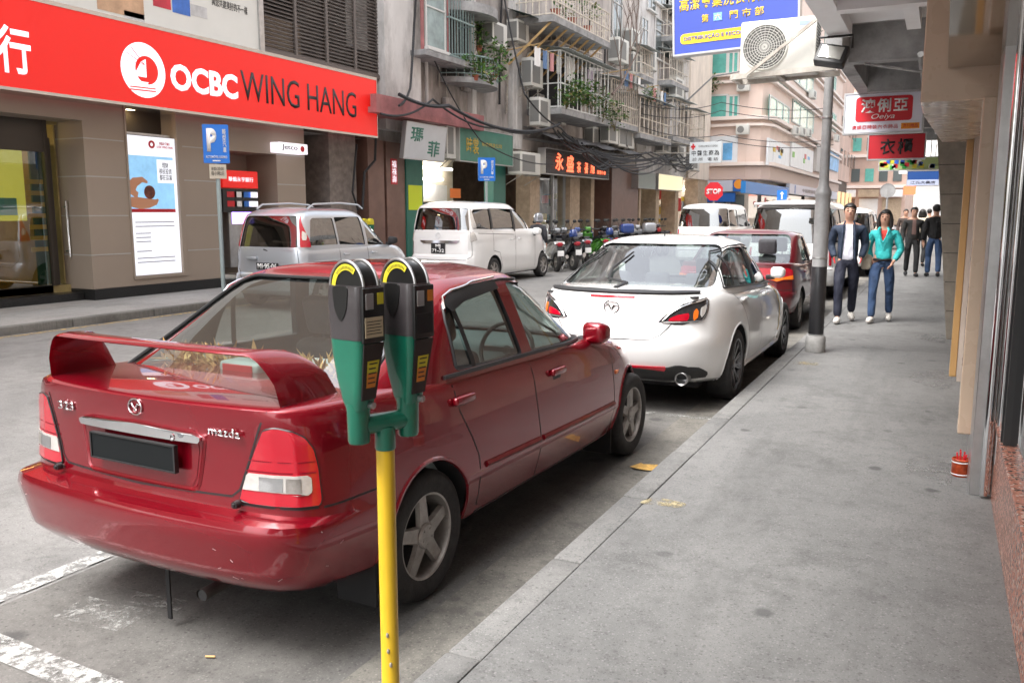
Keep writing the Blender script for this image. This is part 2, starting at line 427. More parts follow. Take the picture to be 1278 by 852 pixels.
def make_wheel(root, x, y, r, width, style='five', side=1, tyrem=None, rimr=None, seg=36, spin=0.0, rimmat=None):
    rimr = rimr or r*.66; s = side; w = width; xo = x   # x: outer face of tyre
    hub = MB(); hub.lathe([(rimr*.9, xo-s*w*.75), (rimr*.9, xo-s*w*.6), (.05, xo-s*w*.58), (.0, xo-s*w*.58)], (0, y, r), 'x', seg//2)
    ho = hub.build('wheel', m_dark, root)
    t = MB(); sh = w*.12
    t.lathe([(rimr*.97, xo-s*w), (rimr*1.02, xo-s*(w-.004)), (r*.9, xo-s*(w+.004)), (r*.975, xo-s*(w-.012)), (r, xo-s*(w-.035)), (r, xo-s*.035), (r*.975, xo-s*.012), (r*.9, xo+s*.004), (r*.8, xo+s*.004), (rimr*1.03, xo-s*.002), (rimr*.97, xo-s*.012)], (0, y, r), 'x', seg, closed=True)
    t.build('tyre', tyrem or m_tyre, ho, smooth=50)
    q = MB(); xr = xo-s*.008
    q.lathe([(rimr*1.02, xr), (rimr*1.015, xr+s*.004), (rimr*.97, xr+s*.002), (rimr*.93, xr-s*.02), (rimr*.91, xr-s*w*.55), (rimr*.95, xr-s*w*.55)], (0, y, r), 'x', seg, closed=True)
    def spoke(a, wi, wo, d0, d1, th=.02):
        ca, sa = math.cos(a), math.sin(a); pr = []
        for rr, ww, dx in ((rimr*.16, wi, d0), (rimr*.55, (wi+wo)/2*.95, (d0*.6+d1*.4)), (rimr*.95, wo, d1)):
            for k, sg in enumerate((-1, 1)):
                pr.append((rr, sg*ww/2, dx))
        vs = []
        for (rr, tt, dx) in pr:
            vs.append((xr-s*dx, y+rr*ca-tt*sa, r+rr*sa+tt*ca))
        for (rr, tt, dx) in pr:
            vs.append((xr-s*(dx+th), y+rr*ca-tt*1.25*sa, r+rr*sa+tt*1.25*ca))
        q.add(vs, [(0, 1, 3, 2), (2, 3, 5, 4), (6, 8, 9, 7), (8, 10, 11, 9), (0, 2, 8, 6), (2, 4, 10, 8), (1, 7, 9, 3), (3, 9, 11, 5), (4, 5, 11, 10), (0, 6, 7, 1)])
    if style == 'five':
        for k in range(5): spoke(spin+2*math.pi*k/5, rimr*.36, rimr*.27, .008, .014)
        q.lathe([(rimr*.31, xr-s*.03), (rimr*.31, xr-s*.004), (rimr*.27, xr+s*.004), (0, xr+s*.006)], (0, y, r), 'x', 20)
        for k in range(5):
            a = spin+2*math.pi*(k+.5)/5; q.cyl((xr+s*.002, y+rimr*.19*math.cos(a), r+rimr*.19*math.sin(a)), (xr+s*.008, y+rimr*.19*math.cos(a), r+rimr*.19*math.sin(a)), .006, n=8)
    elif style == 'multi':
        for k in range(10):
            a = spin+2*math.pi*k/10; spoke(a-.07, rimr*.08, rimr*.06, .03, .008, .012); spoke(a+.07, rimr*.08, rimr*.06, .03, .008, .012)
        q.lathe([(rimr*.22, xr-s*.05), (rimr*.22, xr-s*.025), (rimr*.15, xr-s*.015), (0, xr-s*.015)], (0, y, r), 'x', 18)
    else:
        for k in range(7): spoke(spin+2*math.pi*k/7, rimr*.2, rimr*.2, .005, .02)
        q.lathe([(rimr*.25, xr-s*.03), (rimr*.25, xr-s*.002), (0, xr+s*.002)], (0, y, r), 'x', 16)
    q.build('rim', rimmat or m_alloy, ho, smooth=30)
    return ho

def seat(root, x, y, m, z0=.30, zt=1.02, w=.48, head=True):
    b = MB(); b.bbox((x-w/2, y-.25, z0), (x+w/2, y+.25, z0+.2), .05)
    mb2 = MB(); mb2.bbox((-w/2, -.07, 0), (w/2, .06, zt-z0-.15), .045, 3)
    if head: mb2.bbox((-.13, -.06, zt-z0-.1), (.13, .04, zt-z0+.12), .04, 3); mb2.cyl((-.05, 0, zt-z0-.16), (-.05, 0, zt-z0), .008, n=6); mb2.cyl((.05, 0, zt-z0-.16), (.05, 0, zt-z0), .008, n=6)
    mb2.xf(Matrix.Translation((x, y-.24, z0+.12)) @ Matrix.Rotation(R(14), 4, 'X'))
    b.add(mb2.v, mb2.f); return b.build('seat', m, root)

def make_car(name, sp, label, cat='car', group=None, loc=(0, 0, 0), rz=0):
    root = empty(name, loc, rz, label, cat, group)
    B, G = sp['body'], sp['gh']; paint = sp['paint']; lo = sp.get('lo', False)
    nx, nb = (12, 40) if lo else (20, 80)
    bm_ = loft(B, nx, nb); skb = Skin(bm_, sp.get('corner', (.55, -.45)), sp.get('cr', .25), sp.get('fcorner', (.5, 3.0)))
    gm = loft(G, nx, nb if not lo else 30); skg = Skin(gm, sp.get('gcorner', (.55, -.55)), sp.get('gcr', .3), (.5, 3.0))
    body = bm_.build('body', [paint, m_dark], root)
    wy0, wy1, wr, wx, ww = sp['wheels']; ar = sp.get('arch', wr*1.16)
    c = MB()
    for y in (wy0, wy1):
        for s in (-1, 1): c.cyl((s*(wx-.34), y, wr+.01), (s*(wx+.3), y, wr+.01), ar, n=40)
    co = c.build('cut', m_dark, smooth=0)
    tub = MB(); a, b = sp['tub']; tw = sp.get('tubw', interp(G['w'], 0)-.09)
    tub.bbox((-tw, a, .28), (tw, b, 2.6), .04); to = tub.build('cut', m_dark, smooth=0)
    boolean(body, [co, to])
    body.data.set_sharp_from_angle(angle=R(32))
    # cabin shell
    cab = gm.build(sp.get('cabname', 'cabin_shell'), [paint, m_dark], root)
    inn = loft(inner_spec(G, .035), nx, 30 if lo else 60); io = inn.build('cut', m_dark, smooth=0)
    cuts = [io]
    sc = MB()
    for poly, r_, _ in sp['side']: sc.prism(rnd_poly(poly, r_, 6), -2, 2, 'x')
    cuts.append(sc.build('cut', m_dark, smooth=0))
    rc = MB(); rc.prism(rnd_poly(sp['rearwin'][0], sp['rearwin'][1], 6), -9, sp['rearwin'][2], 'y'); rc.prism(rnd_poly(sp['frontwin'][0], sp['frontwin'][1], 6), sp['frontwin'][2], 12, 'y')
    cuts.append(rc.build('cut', m_dark, smooth=0))
    boolean(cab, cuts); cab.data.set_sharp_from_angle(angle=R(32))
    # glass, slightly inside the shell
    gl = sp.get('glass', m_glass)
    def grow(poly, g):
        cx, cy = sum(p[0] for p in poly)/len(poly), sum(p[1] for p in poly)/len(poly)
        return [(p[0]+(g if p[0] > cx else -g), p[1]+(g if p[1] > cy else -g)) for p in poly]
    res = .12 if lo else .05
    for poly, r_, nm in sp['side']:
        for mir in (False, True): patch(skg, rnd_poly(grow(poly, .012), r_, 6), 'side', -.012, 0, res, mir).build(nm, gl, root)
    patch(skg, rnd_poly(grow(sp['rearwin'][0], .012), sp['rearwin'][1], 6), 'rear', -.012, 0, res).build('rear_window', sp.get('rglass', gl), root)
    patch(skg, rnd_poly(grow(sp['frontwin'][0], .012), sp['frontwin'][1], 6), 'front', -.012, 0, res).build('windscreen', gl, root)
    # rubber round the glass
    if not lo:
        t = MB(); trim(skg, rnd_poly(sp['rearwin'][0], sp['rearwin'][1], 6), 'rear', sp.get('sealr', .008), -.003, mb=t, closed=True)
        t.build('window_seal', m_rubber, root)
    # wheels
    for y in (wy0, wy1):
        for s in (-1, 1): make_wheel(root, s*wx, y, wr, ww, sp.get('wheel', 'five'), s, rimr=sp.get('rimr'), seg=24 if lo else 44, spin=.35+y*.4, rimmat=sp.get('rimmat'))
    # seams
    if sp.get('seams'):
        t = MB()
        for mode, pts, both in sp['seams']:
            ribbon(skb, pts, mode, sp.get('seamw', .007), .0012, False, t)
            if both: ribbon(skb, pts, mode, sp.get('seamw', .007), .0012, True, t)
        t.build('panel_gap', m_black, root)
    # underside / axle block
    u = MB(); u.box((-wx+.25, sp['body']['yr'][0][1]+.35, .17), (wx-.25, sp['body']['yf'][0][1]-.4, .3)); u.build('underbody', m_dark, root)
    # arch lips
    if not lo:
        for y in (wy0, wy1):
            pts = [(y+ar*math.cos(q), wr+.01+ar*math.sin(q)) for q in np.linspace(math.radians(-22), math.radians(202), 30)]
            pts = [p for p in pts if p[1] > sinterp(B['zlo'], p[0])+.01]
            for mir in (False, True): trim(skb, pts, 'side', .011, -.002, mir).build('wheel_arch_lip', paint, root)
    return root, skb, skg
def mirror_part(root, x, y, z, m, s=1, sc=1.0, glass=True):
    b = MB(); b.bbox((-.075, -.06, -.075), (.085, .07, .075), .05, 4)
    for i, p in enumerate(b.v):
        k = 1-.35*max(0, (p[1]+.06)/.13); b.v[i] = (p[0]*sc, p[1]*sc, p[2]*k*sc)
    b.xf(Matrix.Translation((x*s, y, z)) @ Matrix.Diagonal((s, 1, 1, 1)) @ Matrix.Rotation(R(-8), 4, 'Z'))
    o = b.build('door_mirror', m, root)
    a = MB(); a.bbox((s*(x-.13*sc), y-.02, z-.085*sc), (s*(x-.03*sc), y+.04, z-.03*sc), .01); a.build('mirror_arm', m_black, o)
    return o
# ---------------------------------------------------------------- the red saloon in front
p_red = mat('dark red metallic paint', (.205, .001, .009), .26, .45, coat=1, var=.05, vs=3, bump=.015, bs=900)
def red_saloon():
    body = dict(ym=1.2, nr=15, nf=5, bowr=.04, bowf=.12, tr=.012, tf=.10, crown=.022,
        w=[(0, .74), (.06, .80), (.2, .835), (.34, .86), (.5, .852), (.62, .845), (.82, .832), (.93, .812), (.965, .80), (.988, .788), (1, .775)],
        yr=[(0, -.70), (.03, -.79), (.10, -.835), (.36, -.86), (.41, -.845), (.425, -.80), (.44, -.745), (.6, -.735), (.8, -.733), (.95, -.738), (.988, -.738), (1, -.722)],
        yf=[(0, 3.25), (.05, 3.36), (.3, 3.42), (.5, 3.41), (.7, 3.34), (.9, 3.24), (1, 3.12)],
        zlo=[(-.9, .33), (-.55, .27), (0, .215), (2.6, .2), (3.4, .24)],
        zhi=[(-.9, .992), (-.6, .995), (-.3, .985), (.2, .962), (1, .945), (1.9, .915), (2.2, .875), (2.6, .82), (3.0, .745), (3.4, .66)],
        lv=[0, .03, .06, .1, .15, .2, .27, .34, .385, .41, .425, .44, .5, .56, .62, .7, .76, .82, .87, .9, .93, .95, .965, .975, .985, .993, 1])
    gh = dict(ym=.95, nr=8, nf=5, bowr=.05, bowf=.07, tr=.05, tf=.06, crown=.045,
        w=[(0, .80), (.15, .79), (.5, .748), (.8, .705), (.9, .68), (.96, .65), (1, .60)],
        yr=[(0, -.46), (.25, -.25), (.5, -.02), (.75, .21), (.9, .36), (.96, .44), (1, .52)],
        yf=[(0, 2.32), (.25, 2.03), (.5, 1.77), (.75, 1.5), (.9, 1.33), (.96, 1.25), (1, 1.15)],
        zlo=[(-.6, .955), (.2, .92), (1, .915), (2.4, .84)],
        zhi=[(-.5, 1.31), (.2, 1.375), (.8, 1.395), (1.5, 1.38), (2.3, 1.30)],
        lv=[0, .1, .2, .3, .4, .5, .6, .7, .8, .85, .9, .93, .96, .98, 1])
    sp = dict(body=body, gh=gh, paint=p_red, wheels=(.06, 2.66, .293, .832, .17), arch=.335, tub=(-.02, 2.15), corner=(.68, -.56), cr=.16, fcorner=(.5, 3.05), rimr=.19, rglass=m_glassr,
        side=[([(.355, .975), (1.03, .962), (.90, 1.335), (.40, 1.275)], [.05, .02, .03, .10], 'rear_door_window'),
              ([(1.14, .96), (2.10, .915), (2.0, .96), (1.32, 1.315), (1.03, 1.335)], [.02, .03, .03, .10, .03], 'front_door_window')],
        rearwin=([(-.70, .985), (.70, .985), (.592, 1.372), (-.592, 1.372)], [.04, .04, .09, .09], .7),
        frontwin=([(-.66, .92), (.66, .92), (.56, 1.35), (-.56, 1.35)], .08, 1.1),
        seams=[('side', [(.30, .96), (.33, .80), (.42, .66), (.47, .56), (.475, .45), (.50, .30)], True),
               ('side', [(1.085, .95), (1.10, .80), (1.13, .55), (1.15, .255)], True),
               ('side', [(2.26, .86), (2.27, .6), (2.235, .25)], True),
               ('side', [(.50, .262), (2.25, .25)], True),
               ('corner', [(.50, .628), (.70, .628), (1.1, .626), (1.26, .62)], True),
               ('rear', [(-.63, .985), (-.605, .93), (-.51, .68), (-.475, .652), (0, .640), (.475, .652), (.51, .68), (.605, .93), (.63, .985)], False),
               ('top', [(-.665, -.68), (-.665, -.45)], True)], seamw=.008)
    sp['side'][0] = ([(.355, .975), (1.03, .962), (.915, 1.335), (.40, 1.285)], [.05, .02, .03, .13], 'rear_door_window')
    global RED_SP; RED_SP = sp
    root, kb, kg = make_car('parked_saloon_car', sp, 'dark red four-door saloon with boot spoiler, parked beside the twin parking meter')
    # bumper rub / number plate bay
    fy = lambda x, z: kb.hit('rear', x, z)[0].y
    b = MB(); b.prism(rnd_poly([(-.235, .725), (.235, .725), (.235, .822), (-.235, .822)], .008, 3), -.770, -.757, 'y')
    pl = b.build('number_plate', mat('blank black plate', (.006, .008, .009), .6, spec=.25), root)
    b = MB()
    for q in (([(-.24, .72), (.24, .72), (.24, .726), (-.24, .726)]), ([(-.24, .822), (.24, .822), (.24, .828), (-.24, .828)]), ([(-.244, .72), (-.236, .72), (-.236, .828), (-.244, .828)]), ([(.236, .72), (.244, .72), (.244, .828), (.236, .828)])): b.prism(q, -.774, -.755, 'y')
    b.build('plate_frame', m_black, pl)
    # pressed recess outline round the plate: raised lip tubes in body colour
    b = MB(); trim(kb, rnd_poly([(-.315, .655), (.315, .655), (.355, .865), (-.355, .865)], .03, 5), 'rear', .010, -.004, mb=b, closed=True)
    patch(kb, rnd_poly([(-.30, .665), (.30, .665), (.33, .85), (-.33, .85)], .02, 5), 'rear', .002, .004, .04, mb=b); b.build('plate_recess', p_red, root)
    b = MB(); patch(kb, rnd_poly([(-.345, .842), (.345, .842), (.345, .874), (.2, .884), (0, .888), (-.2, .884), (-.345, .874)], .012, 4), 'rear', .022, .03, .012, mb=b)
    ch = b.build('boot_garnish', m_chrome, root); b = MB(); b.lathe([(.014, -.768), (.014, -.774), (.008, -.774), (.008, -.768)], (.235, 0, .862), 'y', 14); b.build('lock', m_chrome, ch)
    # badges
    def badge(x, z, s, y):
        b = MB(); pts = [(x+s*.5*math.cos(a), y, z+s*.42*math.sin(a)) for a in np.linspace(0, 2*math.pi, 28, endpoint=False)]; b.tube(pts, s*.045, 6, closed=True)
        b.tube([(x-s*.44, y, z+s*.12), (x-s*.2, y, z+s*.16), (x-s*.05, y, z-s*.1), (x, y, z-s*.22), (x+s*.05, y, z-s*.1), (x+s*.2, y, z+s*.16), (x+s*.44, y, z+s*.12)], [s*.03, s*.06, s*.06, s*.07, s*.06, s*.06, s*.03], 6)
        return b.build('badge', m_chrome, root)
    badge(0, .948, .075, fy(0, .95)-.004)
    t = fitted_text('mazda', .155, .034, m_chrome, parent=root, mtx=M_face_ny(.455, fy(.45, .90)-.010, .895) @ Matrix.Rotation(R(2), 4, 'Y'), bold=.012, depth=.006)
    t = fitted_text('323', .10, .036, m_chrome, parent=root, mtx=M_face_ny(-.455, fy(-.45, .90)-.010, .900), bold=.012, depth=.006)
    # tail lamps
    pr = [(.62, .915), (.585, .84), (.53, .70), (.515, .645), (.53, .638), (.60, .636), (.875, .636), (.885, .66), (.88, .78), (.865, .845), (.82, .888), (.74, .915), (.66, .925)]
    for mir in (False, True):
        lamp = patch(kb, rnd_poly(pr, .012, 3), 'corner', .008, .02, .012, mir).build('tail_lamp', m_redlamp, root)
        b = patch(kb, rnd_poly([(.527, .680), (.83, .678), (.845, .69), (.845, .742), (.83, .752), (.548, .752)], .01, 3), 'corner', .011, .006, .010, mir); b.build('reversing_lens', m_clearlamp, lamp)
        patch(kb, [(.60, .69), (.70, .69), (.70, .742), (.60, .742)], 'corner', .0122, 0, .015, mir).build('bulb_reflector', m_chrome, lamp); patch(kb, [(.715, .69), (.79, .69), (.79, .742), (.715, .742)], 'corner', .0122, 0, .015, mir).build('bulb_reflector', m_alloy, lamp)
        b = MB(); ribbon(kb, [(.555, .80), (.87, .80)], 'corner', .004, .009, mir, b); ribbon(kb, [(.545, .76), (.87, .76)], 'corner', .006, .009, mir, b); b.build('lens_divider', mat('lens line', (.2, .0, .01), .3), lamp)
        b = MB(); trim(kb, rnd_poly(pr, .012, 3), 'corner', .005, .003, mir, b, closed=True); b.build('lamp_seal', m_black, lamp)
        sg = -1 if mir else 1; h, n = kb.hit('corner', .515, .632); b = MB(); b.cyl((sg*h.x, h.y-.012, h.z), (sg*h.x, h.y-.035, h.z), .016, .014, 12); b.cyl((sg*h.x+.0, h.y-.034, h.z), (sg*(h.x-.0), h.y-.042, h.z), .009, .007, 10); b.build('parking_sensor', m_black, root)
    # spoiler: a wing whose ends curl down and run forward onto the boot
    b = MB(); N = 56; sec = []
    for i in range(N+1):
        a = -1+2*i/N; x = a*.655; e = abs(a)
        drop = 0 if e < .82 else ((e-.82)/.18)**2.2
        zt = 1.18+.012*(1-a*a)-.170*drop; xx = math.copysign(min(abs(x), .635)+.025*drop, x)
        chord = .125+.20*max(0, (e-.80)/.20)**1.0*(1 if e > .80 else 0)
        y0 = -.735+.075*a*a+.02*drop; th = .033-.006*(1-drop)
        sec.append((xx, y0, zt, chord, th, drop))
    vs = []; K = 14
    for (x, y0, z, c, th, dr) in sec:
        for k in range(K):
            f = 2*math.pi*k/K; cy = y0+c/2-math.cos(f)*c/2; cz = math.sin(f)*th/2*(1 if math.sin(f) > 0 else .8)*(1-.35*(cy-y0)/c)
            nx_ = math.copysign(dr, x); tilt = min(1, dr*1.3)
            vs.append((x+nx_*0+cz*tilt*math.copysign(1, x)*.9, cy, z+cz*(1-tilt)+(-.02 if dr > .9 else 0)))
    fs = [(i*K+k, i*K+(k+1) % K, (i+1)*K+(k+1) % K, (i+1)*K+k) for i in range(N) for k in range(K)]+[tuple(range(K)), tuple(N*K+k for k in range(K))]
    b.add(vs, fs); b.build('boot_spoiler', p_red, root, smooth=60)
    # side furniture
    for mir in (False, True):
        s = -1 if mir else 1
        b = MB(); h0 = kb.hit('side', .4, .93)[0].x
        trim(kg, [(.26, .962), (.6, .958), (1.2, .95), (1.8, .93), (2.14, .905)], 'side', .011, .004, mir, b, step=.06); b.build('waist_strip', m_black, root)
        b = MB(); trim(kb, [(.53, .50), (1.12, .485)], 'side', .017, -.002, mir, b); trim(kb, [(1.16, .483), (2.24, .46)], 'side', .017, -.002, mir, b); b.build('rubbing_strip', p_red, root)
        b = MB(); trim(kg, [(.375, 1.0), (.385, 1.2), (.41, 1.27), (.50, 1.315), (.70, 1.343), (1.0, 1.352), (1.3, 1.335), (1.45, 1.27), (1.75, 1.12), (2.08, .93)], 'side', .009, .0, mir, b, step=.03); b.build('door_frame_seal', m_black, root)
        b = MB(); patch(kg, rnd_poly([(.40, 1.255), (.45, 1.235), (.60, 1.285), (.93, 1.305), (.92, 1.345), (.60, 1.345), (.43, 1.30)], .01, 2), 'side', .012, .004, .04, mir, b)
        b.build('wind_deflector', m_black, root)
        b = MB(); trim(kg, [(.40, 1.25), (.43, 1.30), (.50, 1.325), (.70, 1.352), (.93, 1.36)], 'side', .006, .014, mir, b, step=.03); b.build('bright_trim', m_chrome, root)
        # quarter pillar bar inside rear door glass
        b = MB(); ribbon(kg, [(.545, .97), (.47, 1.29)], 'side', .035, -.006, mir, b); b.build('window_divider', m_black, root)
        for yh, zh in ((.36, .835), (1.38, .80)):
            h, n = kb.hit('side', yh, zh)
            b = MB(); b.bbox((s*(h.x-.005), yh-.085, zh-.004), (s*(h.x+.028), yh+.085, zh+.036), .013, 3); ho = b.build('door_handle', p_red, root)
            b = MB(); b.bbox((s*(h.x-.004), yh-.05, zh-.03), (s*(h.x+.003), yh+.05, zh-.004), .002, 1); b.build('handle_recess', m_black, ho)
        mirror_part(root, .81, 2.0, .955, p_red, s, 1.05)
        h, n = kb.hit('side', 2.34, .655); b = MB(); b.bbox((s*(h.x-.003), 2.31, .64), (s*(h.x+.01), 2.365, .668), .006, 2); b.build('side_repeater', m_amber, root)
        b = MB(); patch(kb, rnd_poly([(.42, .60), (.72, .58), (.80, .62), (.80, .70), (.60, .745), (.42, .72)], .03, 4), 'fcorner', .006, .012, .03, mir, b); b.build('headlamp', m_clearlamp, root)
        b = MB(); b.box((s*.60, .06-.345, .10), (s*.80, .06-.33, .30)); b.build('mud_flap', m_rubber, root); b = MB(); b.box((s*.60, 2.66-.345, .09), (s*.80, 2.66-.33, .30)); b.build('mud_flap', m_rubber, root)
    # exhaust and earthing strap
    b = MB(); b.tube([(.28, -.35, .25), (.30, -.60, .235), (.31, -.74, .232)], .026, 16, caps=False); ex = b.build('exhaust_pipe', mat('dull exhaust steel', (.1, .09, .085), .5, .7, var=.3), root); b = MB(); b.tube([(.30, -.60, .235), (.31, -.735, .232)], .023, 14); b.build('pipe_bore', m_black, ex)
    b = MB(); b.box((.012, -.66, .035), (.034, -.653, .30)); b.build('earthing_strap', m_rubber, root)
    # scuffs on the bumper corner
    rr = random.Random(4); b = MB()
    for k in range(16):
        u, v = rr.uniform(.45, 1.0), rr.uniform(.36, .56); a = rr.uniform(-1.2, 1.2); l = rr.uniform(.006, .028)
        ribbon(kb, [(u, v), (u+l*math.cos(a), v+l*.5*math.sin(a))], 'corner', rr.uniform(.001, .0035), .001, rr.random() < .3, b)
    b.build('bumper_scuffs', mat('scuff', (.45, .36, .36), .7), root)
    # interior
    for s in (-1, 1): seat(root, s*.36, 1.25, m_seatd)
    b = MB(); b.bbox((-.62, .0, .3), (.62, .5, .52), .05); b.build('rear_bench', m_seat, root)
    b = MB(); b.bbox((-.62, -.07, 0), (.62, .07, .46), .05, 3)
    for x in (-.36, .36): b.bbox((x-.14, -.05, .42), (x+.14, .04, .57), .04, 3)
    b.xf(Matrix.Translation((0, .16, .50)) @ Matrix.Rotation(R(16), 4, 'X')); b.build('rear_backrest', m_seat, root)
    b = MB(); b.bbox((-.66, -.38, .965), (.66, .05, .985), .008); b.build('parcel_shelf', m_shelf, root)
    b = MB(); b.bbox((-.62, 1.78, .6), (.62, 2.2, .90), .08, 4); b.build('dashboard', mat('grey dash', (.10, .13, .13), .7), root)
    b = MB(); pts = [(.36+.18*math.cos(a), 1.66+.05*math.sin(a), .86+.165*math.sin(a)) for a in np.linspace(0, 2*math.pi, 28, endpoint=False)]; b.tube(pts, .014, 8, closed=True); b.beam((.2, 1.67, .86), (.52, 1.67, .86), .03); b.cyl((.36, 1.66, .86), (.36, 1.85, .80), .03, n=8); b.build('steering_wheel', m_black, root)
    b = MB(); b.bbox((-.12, -.20, .985), (.12, -.07, 1.04), .02, 3); sp_ = b.build('high_brake_lamp', mat('lamp housing', (.3, .36, .35), .4), root)
    b = MB(); b.bbox((-.09, -.205, .99), (.09, -.198, 1.03), .003, 1); b.build('lens', m_redlamp, sp_)
    b = MB(); b.bbox((-.1, 1.55, 1.27), (.1, 1.57, 1.33), .01); b.build('rear_view_mirror', m_black, root)
    b = MB(); rr = random.Random(5)
    # dried flowers on the shelf
    o = []
    for (cx, cy, sx, n) in ((-.34, -.03, .25, 230), (.34, -.03, .17, 120)):
        f = MB()
        for k in range(n):
            px, py = cx+rr.uniform(-sx, sx), cy+rr.uniform(-.10, .07); a, e, l = rr.uniform(0, 6.28), rr.uniform(.1, 1.2), rr.uniform(.05, .13)
            d = Vector((math.cos(a)*math.cos(e), math.sin(a)*math.cos(e), math.sin(e))); p0 = Vector((px, py, .99)); w = d.cross(Vector((rr.uniform(-1, 1), rr.uniform(-1, 1), .3))).normalized()*rr.uniform(.006, .014)
            f.mi(rr.randrange(2)); f.add([p0, p0+d*l*.6+w, p0+d*l, p0+d*l*.6-w], [(0, 1, 2, 3)])
        oo = f.build('dried_flowers', [mat('straw', (.62, .42, .18), .8), mat('straw dark', (.38, .21, .07), .8)], None, smooth=0)
        oo['label'] = 'dried straw-coloured flowers on the red saloon parcel shelf, %s' % ('larger clump, road side' if cx < 0 else 'smaller clump, kerb side'); oo['category'] = 'dried flowers'
        o.append(oo)
    return root, o
_pyaw = math.atan2(.068, 2.63)
red_car, _fl = red_saloon()
for o in [red_car]+_fl:
    o.location = (-2.7677, 3.0216, 0); o.rotation_euler = (0, 0, -_pyaw)
# ---------------------------------------------------------------- the white hatchback behind
p_white = mat('white pearl paint', (.80, .80, .79), .22, 0, coat=1, var=.03, vs=3)
def white_hatch():
    body = dict(ym=1.2, nr=5.5, nf=4.5, bowr=.06, bowf=.14, tr=.05, tf=.10, crown=.03,
        w=[(0, .80), (.05, .86), (.2, .89), (.35, .905), (.55, .905), (.7, .895), (.82, .875), (.9, .85), (.96, .81), (1, .74)],
        yr=[(0, -.78), (.05, -.88), (.15, -.96), (.35, -1.0), (.48, -1.0), (.53, -.975), (.6, -.945), (.8, -.91), (.92, -.90), (.965, -.89), (1, -.84)],
        yf=[(0, 3.45), (.1, 3.55), (.4, 3.58), (.7, 3.48), (.9, 3.3), (1, 3.1)],
        zlo=[(-1, .29), (-.6, .25), (0, .2), (2.6, .19), (3.5, .22)],
        zhi=[(-1, 1.045), (-.4, 1.04), (.2, 1.01), (1, .975), (1.9, .94), (2.3, .90), (2.8, .83), (3.4, .69)],
        lv=[0, .03, .05, .1, .15, .25, .35, .42, .48, .53, .6, .7, .76, .82, .86, .9, .93, .96, .975, .99, 1])
    gh = dict(ym=1.0, nr=5, nf=5, bowr=.09, bowf=.08, tr=.11, tf=.06, crown=.05,
        w=[(0, .83), (.15, .82), (.5, .765), (.8, .70), (.9, .665), (.96, .63), (1, .56)],
        yr=[(0, -.78), (.1, -.68), (.3, -.42), (.6, -.05), (.85, .28), (.94, .42), (1, .56)],
        yf=[(0, 2.5), (.25, 2.15), (.5, 1.85), (.75, 1.55), (.9, 1.35), (1, 1.15)],
        zlo=[(-.9, 1.0), (.2, .97), (1, .95), (2.5, .88)], zhi=[(-.9, 1.34), (.2, 1.40), (.9, 1.43), (1.6, 1.42), (2.4, 1.34)],
        lv=[0, .1, .2, .3, .4, .5, .6, .7, .8, .85, .9, .94, .97, .985, 1])
    sp = dict(body=body, gh=gh, paint=p_white, wheels=(.03, 2.68, .325, .885, .22), arch=.37, tub=(.05, 2.2), corner=(.50, -.55), cr=.36, wheel='multi', rimr=.232, rimmat=m_alloyd,
        side=[([(-.10, 1.04), (.98, .995), (.95, 1.36), (.55, 1.37), (.22, 1.27)], [.06, .02, .05, .1, .1], 'rear_door_window'),
              ([(1.04, .99), (2.1, .945), (1.95, 1.02), (1.45, 1.31), (1.02, 1.365)], [.02, .04, .05, .12, .04], 'front_door_window')],
        rearwin=([(-.71, 1.05), (.71, 1.05), (.60, 1.395), (-.60, 1.395)], [.05, .05, .09, .09], .7),
        frontwin=([(-.66, .96), (.66, .96), (.52, 1.37), (-.52, 1.37)], .08, 1.2), sealr=.004, rglass=m_glassr,
        seams=[('side', [(-.03, 1.02), (.25, .84), (.42, .62), (.5, .4), (.52, .26)], True), ('side', [(1.02, .98), (1.06, .6), (1.08, .25)], True),
               ('side', [(2.2, .9), (2.2, .5), (2.15, .24)], True), ('side', [(.55, .24), (2.15, .235)], True),
               ('rear', [(-.595, .985), (-.585, .93), (-.53, .80), (-.44, .69), (-.36, .655), (0, .645), (.36, .655), (.44, .69), (.53, .80), (.585, .93), (.595, .985)], False)], seamw=.009)
    root, kb, kg = make_car('parked_hatchback_car', sp, 'white five-door hatchback with black boot lip, parked ahead of the spoilered red saloon')
    # boot lip
    b = MB(); patch(kb, rnd_poly([(-.68, 1.016), (.68, 1.016), (.66, 1.030), (0, 1.034), (-.66, 1.030)], .004, 2), 'rear', .022, .03, .02, mb=b); b.build('boot_lip', m_black, root)
    b = MB(); patch(kb, rnd_poly([(-.20, .985), (.20, .985), (.20, 1.0), (-.20, 1.0)], .004, 2), 'rear', .006, .012, .02, mb=b); b.build('high_brake_lamp', m_redlamp, root)
    # badge
    h = kb.hit('rear', 0, .905)[0]; y = h.y-.006; x, z, s = 0, .905, .13
    b = MB(); b.tube([(x+s*.5*math.cos(a), y, z+s*.42*math.sin(a)) for a in np.linspace(0, 2*math.pi, 28, endpoint=False)], s*.05, 6, closed=True)
    b.tube([(x-s*.44, y, z+s*.12), (x-s*.2, y, z+s*.16), (x-s*.05, y, z-s*.1), (x, y, z-s*.22), (x+s*.05, y, z-s*.1), (x+s*.2, y, z+s*.16), (x+s*.44, y, z+s*.12)], [s*.03, s*.06, s*.06, s*.07, s*.06, s*.06, s*.03], 6); b.build('badge', m_chrome, root)
    pr = [(.40, .785), (.46, .855), (.56, .915), (.66, .955), (1.04, .985), (1.06, .975), (.98, .87), (.90, .81), (.80, .785), (.60, .772), (.42, .775)]
